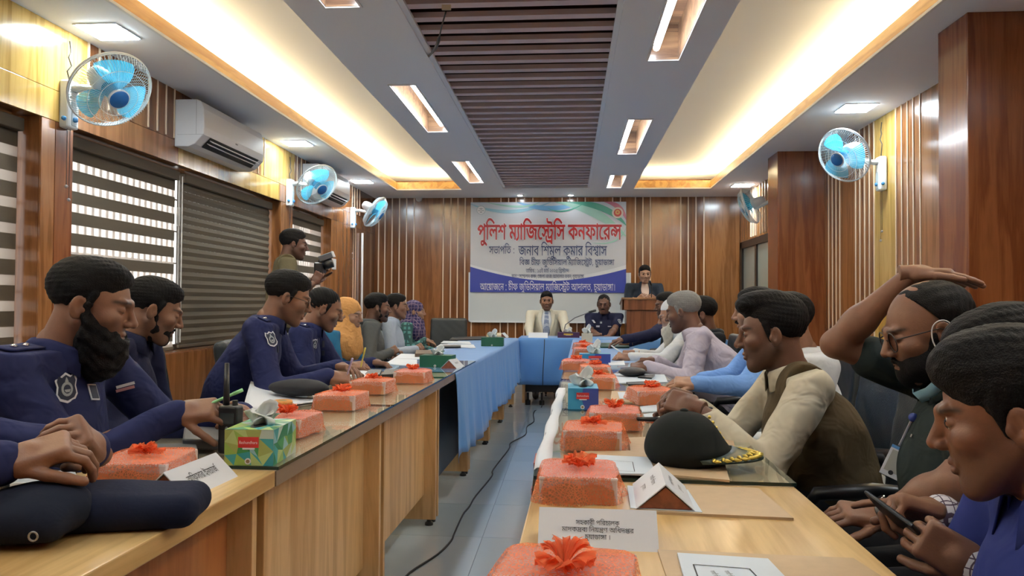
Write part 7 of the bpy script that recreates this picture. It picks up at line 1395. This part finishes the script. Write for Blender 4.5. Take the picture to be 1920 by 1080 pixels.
# name tents: brown wooden prisms with a folded paper over them
TWOOD=wood('tent_block_wood',(.16,.04,.02),(.28,.08,.035),.4,axis='Y')
def tent(x,y,z,rot,L,w,h,label,lines=None,side=0,cat='name plate',ink=INK):
    """ridge along local y; lines printed on side 0 (+x) or 1 (-x)"""
    t=thing('name_tent',(x,y,z),label,cat,rotz=R(rot))
    def ch(b,n,m,par=t,**k): o=b.build(n,m,None,**k); o.parent=par; return o
    ch(MB().prism([(-w/2+.004,-L/2+.004,.001),(w/2-.004,-L/2+.004,.001),(0,-L/2+.004,h-.004)],(0,1,0),L-.008),'block',TWOOD)
    th=.0018; p=[(-w/2,0),(0,h),(w/2,0),(w/2+.002,.0),(0,h+.0028),(-w/2-.002,.0)]
    c=ch(MB().prism([(a,-L/2,b) for a,b in p],(0,1,0),L),'paper_cover',PAPER)
    sl=math.hypot(w/2,h)
    for flip in ((1,-1) if side==2 else ((1,) if side==0 else (-1,))):
        ey=Vector((-flip*w/2,0,h))/sl; ex_=Vector((0,flip,0)); n=ex_.cross(ey)
        for key,u,v,wd,hs in lines or ():
            o=Vector((flip*w/2,0,0))+ex_*(u*L-wd/2)+ey*(v*sl)+n*.0028; b=word(key,o,ex_,ey,wd,hs,'lettering',ink,None); b.parent=c
    return t
tent(.050,1.272,ZW,-91,.196,.085,.052,'large white name plate facing the camera on the nearest right desk',[('plate1',0,.60,.072,.012),('plate2',0,.42,.118,.012),('plate3',0,.24,.042,.012)],side=0)
tent(.192,1.555,ZW+.006,-3,.20,.108,.046,'white name tent standing end-on on the kraft folder',[('plate1',0,.62,.075,.013),('plate3',.02,.30,.045,.013)],side=2)
tent(-.812,1.565,ZW,-3,.205,.105,.050,'white name tent at the edge of the nearest left desk',[('officer',0,.40,.115,.026)],side=0)
q=P(858,690,Z=ZCL); tent(q.x-.04,q.y+.05,ZCL,-4,.20,.10,.05,'white name tent beside the dark green tissue box where the left cloth begins',[('officer',0,.4,.08,.02)])
q=P(944,634,Z=ZCL); tent(q.x-.02,q.y+.2,ZCL,-4,.20,.10,.05,'white name tent beside the far green tissue box',None)
q=P(1009,634,Y=8.56); tent(q.x,8.56,ZCL,-90,.22,.09,.055,'white name plate before the man in ivory suit',None)
# papers, folders, pads
def flat(name,label,cat,pxs,z,th,m,group=None,bevel=0):
    pts=[P(a,b,Z=z+th) for a,b in pxs]; ar=sum(a.x*b.y-b.x*a.y for a,b in zip(pts,pts[1:]+pts[:1]))
    if ar<0: pts=pts[::-1]
    c=sum(pts,Vector())/len(pts); t=thing(name,(c.x,c.y,z),label,cat,group)
    MB().prism([Vector((p.x,p.y,z)) for p in pts],(0,0,1),th).build('sheet' if cat=='paper' else 'cover',m,t,bevel=bevel); return t,pts
def hang(t,name,pxs,z,m,th=.0006):
    pts=[P(a,b,Z=z) for a,b in pxs]; MB().prism(pts,(0,0,1),th).build(name,m,t)
f,_=flat('folder','kraft folder under the end-on name tent on the right','folder',[(1180,957),(1488,971),(1422,915),(1190,905)],ZW,.005,KRAFT,'kraft folders')
f,_=flat('folder','kraft folder under the peaked cap on the glass','folder',[(1094,846),(1100,876),(1368,900),(1352,842)],ZG,.005,KRAFT,'kraft folders')
f,_=flat('folder','kraft folder just behind the peaked cap','folder',[(1182,845),(1380,845),(1372,815),(1178,820)],ZG,.004,KRAFT,'kraft folders')
f,_=flat('folder','kraft folder at the bottom edge under the bordered sheet','folder',[(1233,1030),(1600,1046),(1700,1110),(1260,1110)],ZW,.004,KRAFT,'kraft folders')
f,_=flat('folder','kraft folder under the small white pad behind the blue tissue box','folder',[(1145,746),(1148,752),(1240,757),(1235,735),(1147,733)],ZG,.006,KRAFT,'kraft folders')
t,_=flat('note_pad','white bordered note pad lying on the kraft folder by the peaked cap','pad',[(1108,852),(1216,857),(1232,889),(1112,886)],ZG+.0055,.004,PAPER2)
def border(t,pxs,z,w=.0016,m=INK):
    p=[P(a,b,Z=z) for a,b in pxs]
    for a,b in zip(p,p[1:]+p[:1]): d=(b-a).normalized(); n=Vector((-d.y,d.x,0))*w/2; MB().add([a-n,b-n,b+n,a+n],[(0,1,2,3)]).build('printed_frame',m,t,fixn=False)
border(t,[(1125,862),(1186,866),(1190,884),(1125,881)],ZG+.0102)
a=P(1155,879,Z=ZG+.0102); word('plate1',a,(0,-1,0),(1,0,0),.035,.008,'lettering',INK,t,center=True)
t,_=flat('note_pad','white bordered note pad at the bottom edge of the photo','pad',[(1270,1036),(1440,1047),(1500,1110),(1290,1110)],ZW+.0045,.004,PAPER2)
border(t,[(1300,1058),(1405,1066),(1445,1108),(1318,1108)],ZW+.0092,.0022)
for px in (1337,1364): word('plate1',P(px,1078,Z=ZW+.0092),(.1,-1,0),(1,.1,0),.035,.010,'lettering',INK,t,center=True)
flat('paper','white sheet half under the end-on name tent','paper',[(1176,910),(1182,952),(1317,960),(1290,918)],ZW+.0052,.0009,PAPER2,'loose papers')
flat('paper','white sheet in front of the blue-sleeved hand','paper',[(1158,735),(1162,747),(1226,748),(1222,736)],ZG+.0065,.0015,PAPER2,'loose papers')
for lab,q in (('white sheets behind the netted box before the grey-haired man',[(1150,713),(1155,718),(1252,716),(1246,702),(1152,700)]),('white sheets under the clasped hands of the man in olive vest',[(1200,762),(1204,772),(1262,770),(1256,756)]),('white sheet beside the lying radio',[(1206,776),(1212,788),(1250,786),(1245,772)]),):
    flat('paper',lab,'paper',q,ZG,.003,PAPER2,'loose papers')
flat('paper','white sheets on the right cloth in front of the white-bearded man','paper',[(1140,678),(1142,684),(1172,684),(1170,676)],ZCL,.004,PAPER,'loose papers')
flat('notebook','long black notebook on the white sheets in front of the grey-haired man','notebook',[(1174,716),(1178,720),(1228,720),(1226,714)],ZG+.006,.010,BLACKL,bevel=.003)
t,_=flat('notebook','black notebook under the lying radio','notebook',[(1221,806),(1224,818),(1330,822),(1334,800),(1226,798)],ZG,.022,BLACKL,bevel=.004)
t,_=flat('notebook','dark green folder before the officer at the head table','folder',[(1110,643),(1112,650),(1180,650),(1178,642)],ZCL,.012,mat('folder_dark_green',(.01,.06,.04),.4))
# banner-paper strip draped over the inner edge of the right glass desks
t=thing('paper_strip',(-.07,2.6,.7),'white banner strip with red letters hanging over the inner edge of the right desks','paper'); rows=[]
for k,(dx,z) in enumerate(((.03,.7705),(.0,.7705),(-.008,.764),(-.012,.70),(-.020,.62),(-.016,.55))):
    rows.append([(-.076+.02*(1.78+ .08*j-1.5)+dx-.0045+.003*math.sin(j*1.1+k),1.78+.08*j,z) for j in range(22)])
MB().sheet(rows).build('sheet',PAPER,t,smooth=True,solid=.001)
def mark(y0,y1,z0,z1): MB().box((-.098+.02*(y0-1.5),y0,z0),(-.094+.02*(y0-1.5),y1,z1)).build('red_letter',mat('strip_red',(.60,.10,.05),.5),t)
mark(1.95,1.975,.63,.74); mark(2.05,2.075,.63,.74); mark(1.95,2.075,.725,.745); mark(1.98,2.04,.66,.68); mark(1.86,1.89,.63,.70); mark(1.86,1.93,.62,.64)
# left side papers
t=thing('paper_stack',P(530,745,Z=.77),'curled white paper stack behind the cup on the left desk','paper'); g=[]
for i in range(9):
    v=i/8; a=P(480-30*v,722+50*v,Z=.772+.0*v); r=[]
    for j in range(13):
        u=j/12; p0=P(455+15*(1-v),733+40*v,Z=.77) ; p1=P(592,740+14*v,Z=.77); p=p0.lerp(p1,u); z=.772+.040*(1-u)**2*(1-v)**.6; r.append((p.x,p.y,z))
    g.append(r)
MB().sheet(g).build('sheet',PAPER,t,smooth=True,solid=.003)
flat('folder','cream folder under the curled paper stack','folder',[(470,722),(600,738),(600,750),(470,735)],ZG,.006,KRAFT2,'kraft folders')
t=thing('cup',P(530,770,Z=ZG),'small paper tub with orange and yellow rim before the paper stack','cup'); c=P(530,776,Z=ZG)
MB().lathe(c,(0,0,1),[(.026,0),(.031,.030),(.032,.040)],24).build('tub',mat('tub_pink',(.62,.42,.36),.5),t,smooth=True); MB().lathe(c+Vector((0,0,.036)),(0,0,1),[(.033,0),(.034,.004),(.032,.012),(.024,.012),(.022,.004)],24).build('rim',mat('tub_rim_orange',(.75,.33,.08),.4),t,smooth=True); MB().lathe(c+Vector((0,0,.042)),(0,0,1),[(.023,0),(.015,.004)],16).build('filling',mat('tub_filling_green',(.20,.25,.05),.5),t)
def pen(a,b,label,m,m2=None,r=.0042):
    t=thing('pen',(Vector(a)+Vector(b))/2,label,'pen'); a,b=Vector(a),Vector(b); MB().tube([a,a.lerp(b,.08),a.lerp(b,.95),b],[r*.3,r,r,r*.8],8).build('barrel',m,t,smooth=True); MB().tube([a.lerp(b,.70),b],r*1.15,8).build('cap',m2 or m,t,smooth=True)
pen(P(395,757,D=1.93),P(455,731,D=1.98),'mint green pen held by the long-bearded officer',mat('pen_mint',(.35,.75,.35),.3)); pen(P(651,703,D=3.3),P(661,672,D=3.26),'pale violet pen held by the officer with spectacles',mat('pen_violet',(.55,.50,.75),.3)); pen(P(676,690,D=4.22),P(685,652,D=4.18),'yellow pen held upright in the left row',mat('pen_yellow',(.8,.62,.10),.3))
pen(P(482,765,Z=.772),P(512,768,Z=.772),'thin magenta pen before the paper stack',mat('pen_magenta',(.45,.05,.45),.3)); pen(P(1168,663,D=5.1),P(1146,648,D=5.15),'white pen in the hand of the white-bearded man',mat('pen_white',(.75,.75,.78),.3))
# caps
s=SDF((-.22,-.14,-.02),(.22,.14,.09),.005); s.rbox((0,0,.030),(.115,.045,.001),.030,np.eye(3),0); s.ell((-.05,.01,.040),(.10,.07,.026),.03); s.noise(.0007,35,3); V,F=s.mesh(); V[:,2]=np.maximum(V[:,2],0)
o=link('beret',np_mesh('beret',V,F,[cloth('beret_navy',(.010,.014,.036),rough=.95,bump=.06,scale=60)])); o.location=(P(225,960,Z=.78).x,P(225,960,Z=.78).y,ZW); o.rotation_euler=(0,0,R(14)); tag(o,'navy felt beret lying on the nearest left desk','hat')
t=thing('folded_cap',(P(45,985,Z=.78).x,P(45,985,Z=.78).y,ZW),'dark navy folded cap with a metal eyelet at the left photo edge','hat'); s=SDF((-.14,-.14,-.02),(.14,.14,.12),.005); s.ell((0,0,.045),(.100,.085,.040),0); s.ell((.03,.01,.05),(.07,.06,.042),.03); s.cone((-.07,-.07,.03),(.08,-.05,.03),.02,.02,k=.03); s.noise(.002,35,6); V,F=s.mesh(); V[:,2]=np.maximum(V[:,2],0)
o=link('crown',np_mesh('crown',V,F,[cloth('cap_navy',(.009,.013,.028),rough=.9,bump=.1,scale=30)]),None); o.parent=t; c=P(62,1006,Y=t.location.y-.085); MB().tube([c+CR*.007*math.cos(k*.4)+CU*.007*math.sin(k*.4) for k in range(16)],.0016,6,closed=True).build('eyelet',mat('eyelet_grey',(.35,.36,.38),.3,.8),t,smooth=True)
# peaked cap with gold leaves
c0=P(1292,872,Y=1.865); t=thing('peaked_cap',(c0.x,1.865,ZG+.005),'black peaked cap with gold leaf embroidery on the right desk','hat'); t.rotation_euler=(0,0,R(-6))
BKF=cloth('cap_black_green',(.008,.011,.011),rough=.8,bump=.12,scale=14)
def lc_(o): o.parent=t; return o
s=SDF((-.14,-.14,-.02),(.15,.14,.17),.004); s.ell((0,0,.030),(.100,.092,.040),0); s.ell((-.012,0,.045),(.092,.086,.080),.02)
s.noise(.0012,40,2); V,F=s.mesh(); V[:,2]=np.maximum(V[:,2],.0); lc_(link('crown',np_mesh('crown',V,F,[BKF]))); lc_(MB().lathe((-.012,0,.123),(0,0,1),[(.010,0),(.010,.005),(.004,.008)],14).build('top_button',BKF,smooth=True))
vis=[];NV=20
for j in range(6):
    v=j/5; r=[]
    for i in range(NV+1):
        a=R(-78+156*i/NV); rad=.100+.075*v*math.cos(a*1.05)**.5 if abs(a)<1.4 else .1; r.append((rad*math.cos(a)*(1.0),.098*math.sin(a)*(1+.02*v),.022+.016*(1-abs(math.sin(a)))*(1-v)-.008*v+.010*math.cos(a)*.5))
    vis.append(r)
lc_(MB().sheet(vis).build('visor',mat('visor_dark_green',(.012,.030,.024),.35),smooth=True,solid=.004)); GT=mat('gold_bullion',(.80,.60,.12),.35,.5)
for i in range(15):
    a=R(-66+132*i/14)
    for q,(v,da) in enumerate(((.62,.0),(.86,.10))):
        rad=.100+.075*v*math.cos(a*1.05)**.5; zz=.022+.016*(1-abs(math.sin(a)))*(1-v)-.008*v+.005*math.cos(a)+.005; ct=Vector((rad*math.cos(a),.098*math.sin(a),zz)); d_=Vector((math.cos(a+(.9 if q==0 else -.9)+1.57),math.sin(a+(.9 if q==0 else -.9)+1.57),0)); lc_(MB().tube([ct-d_*.013,ct,ct+d_*.013],[.0014,.0052,.0012],6).build('gold_leaf',GT,smooth=True))
for i in range(6): lc_(MB().ball((.092-.008*i,.045-.012*0,.040+.013*i),(.0045,.006,.005),8).build('gold_leaf',GT,smooth=True))
# soft dark cap by the third officer and dark cases
for lab,px,py,rx,ry,rz_,rot,m_ in (('dark soft cap under the forearm of the officer with spectacles',560,744,.130,.07,.035,-10,'hat'),('black rounded leather pouch before the grey-haired man',1185,703,.075,.06,.026,0,'pouch')):
    s=SDF((-.17,-.12,-.01),(.17,.12,.09),.006); s.ell((0,0,rz_),(rx,ry,rz_),0); s.noise(.001,50,3); V,F=s.mesh(); V[:,2]=np.maximum(V[:,2],0); o=link('soft_cap' if m_=='hat' else 'pouch',np_mesh('p',V,F,[BLACKL if m_!='hat' else mat('felt_black',(.012,.013,.018),.8)])); q=P(px,py,Z=ZG+.01); o.location=(q.x,q.y,ZG+(.012 if m_=='hat' else .001)); o.rotation_euler=(0,0,R(rot)); tag(o,lab,m_)
# radios
def radio(label,M,c,loc):
    t=thing('radio',loc,label,'radio'); c=Vector(c); x,y,z=[Vector(v) for v in M]
    MB().obox(c,x*.027,y*.017,z*.062).build('body',BLACKP,t,bevel=.006); MB().tube([c+z*.060-x*.014,c+z*.085-x*.014,c+z*.17-x*.014],[.0085,.008,.006],10).build('antenna',BLACKP,t,smooth=True)
    MB().tube([c+z*.060+x*.012,c+z*.075+x*.012],.007,10).build('knob',mat('radio_knob',(.03,.03,.03),.4),t); MB().obox(c+z*.03-y*.0175,x*.020,y*.0015,z*.014).build('display',mat('radio_display',(.04,.05,.05),.15),t); MB().lathe(c-y*.0172+z*.004,-y,[(.005,0),(.004,.002)],12).build('emblem',mat('radio_mark',(.16,.17,.18),.3),t)
    MB().obox(c-y*.0175-z*.025,x*.018,y*.001,z*.024).build('speaker_panel',mat('radio_panel',(.018,.018,.02),.6),t)
q=P(432,850,Z=ZG); c_,s_=math.cos(R(-10)),math.sin(R(-10)); radio('black two-way radio standing upright before the long-bearded officer',((c_,s_,0),(-s_,c_,0),(0,0,1)),(q.x,q.y,ZG+.062),q)
q=P(1285,795,Z=.792); radio('black two-way radio lying on the notebook before the man in olive vest',((0,.2,.98),(0,-.98,.2)if False else (0,.98,-.2),(-1,0,0)),(q.x+.02,q.y,.792+.027),q)
# phones, pouch, notebooks on the left
def slab_(label,pxs,z,th,m,m2,name='smartphone',cat='phone'):
    t,pts=flat(name,label,cat,pxs,z,th,m,bevel=.0015); c=sum(pts,Vector())/4; MB().prism([Vector((c.x+(p.x-c.x)*.94,c.y+(p.y-c.y)*.94,z+th)) for p in pts],(0,0,1),.0006).build('screen',m2,t); return t
SCR=mat('phone_screen_off',(.008,.009,.012),.06)
slab_('black phone with silver edge lying left of the netted box on the nearest left desk',[(38,915),(138,903),(142,918),(20,934)],ZW,.009,mat('phone_edge_silver',(.5,.5,.52),.25,.8),SCR)
t,_=flat('pouch','white plastic pouch beside the joined hands of the nearest left man','pouch',[(18,905),(24,893),(140,878),(148,900)],ZW,.014,mat('pouch_white',(.55,.56,.58),.35),bevel=.004)
t,_=flat('notebook','black notebook under the joined hands on the left desk','notebook',[(0,910),(8,880),(130,862),(145,880)],ZW,.010,BLACKL,bevel=.003)
t,_=flat('folder','slate grey folder between the netted box and the radio','folder',[(262,846),(262,832),(368,830),(372,850)],ZG,.016,mat('folder_slate',(.05,.055,.065),.5),bevel=.003)
t,_=flat('pouch','grey zipped pouch before the long-bearded officer','pouch',[(342,822),(345,800),(412,798),(415,824)],ZG,.030,mat('pouch_grey',(.13,.13,.14),.45),bevel=.006)
t,_=flat('notebook','black notebook beneath the mint pen by the radio','notebook',[(455,800),(470,786),(505,785),(505,803)],ZG,.012,BLACKL,bevel=.003)
t,_=flat('paper','white sheet under the long-bearded officer\'s wrist','paper',[(372,800),(378,790),(470,786),(480,800)],ZG,.003,PAPER,'loose papers')
t,_=flat('paper','small white booklet by the hand of the officer with spectacles','paper',[(655,704),(676,694),(706,697),(700,708)],ZG,.006,PAPER,'loose papers')
t,_=flat('notebook','black pad beside the last netted box of the left row','notebook',[(715,702),(722,693),(775,690),(772,700)],ZG,.014,BLACKL,bevel=.003)
t,_=flat('smartphone','dark phone near the small white booklet','phone',[(684,701),(692,692),(716,693),(712,702)],ZG,.008,BLACKP,bevel=.002)
for lab,q in (('white papers before the dark green tissue box',[(722,682),(738,672),(782,674),(782,686)]),('white papers by the folded arms in the left row',[(738,672),(752,663),(790,664),(790,673)]),('white papers beyond the first green tissue box',[(818,650),(826,645),(888,646),(892,652)]),('white papers at the far left of the cloth',[(826,643),(832,639),(880,640),(884,645)]),('white papers near the corner of the cloths',[(870,634),(876,631),(925,632),(920,636)])):
    flat('paper',lab,'paper',q,ZCL,.004,PAPER,'loose papers')
t,_=flat('open_box','small brown open box of sweets on the left cloth','box',[(778,663),(780,656),(830,656),(832,663)],ZCL,.028,mat('box_brown_dark',(.10,.06,.035),.5),bevel=.002)
t,_=flat('notebook','long black folder on the far white papers of the left cloth','notebook',[(826,650),(828,647),(864,647),(864,650)],ZCL+.005,.008,BLACKL)
t,_=flat('notebook','black notebook near the far corner of the cloths','notebook',[(842,637),(848,632),(912,630),(905,636)],ZCL,.010,BLACKL)
t,_=flat('notebook','cream books stacked behind the far green tissue box','book',[(912,628),(914,624),(940,624),(940,629)],ZCL,.045,KRAFT2)
t,_=flat('smartphone','black phone on the white sheets behind the black notebook','phone',[(1196,706),(1202,702),(1228,702),(1222,708)],ZG+.004,.008,BLACKP)
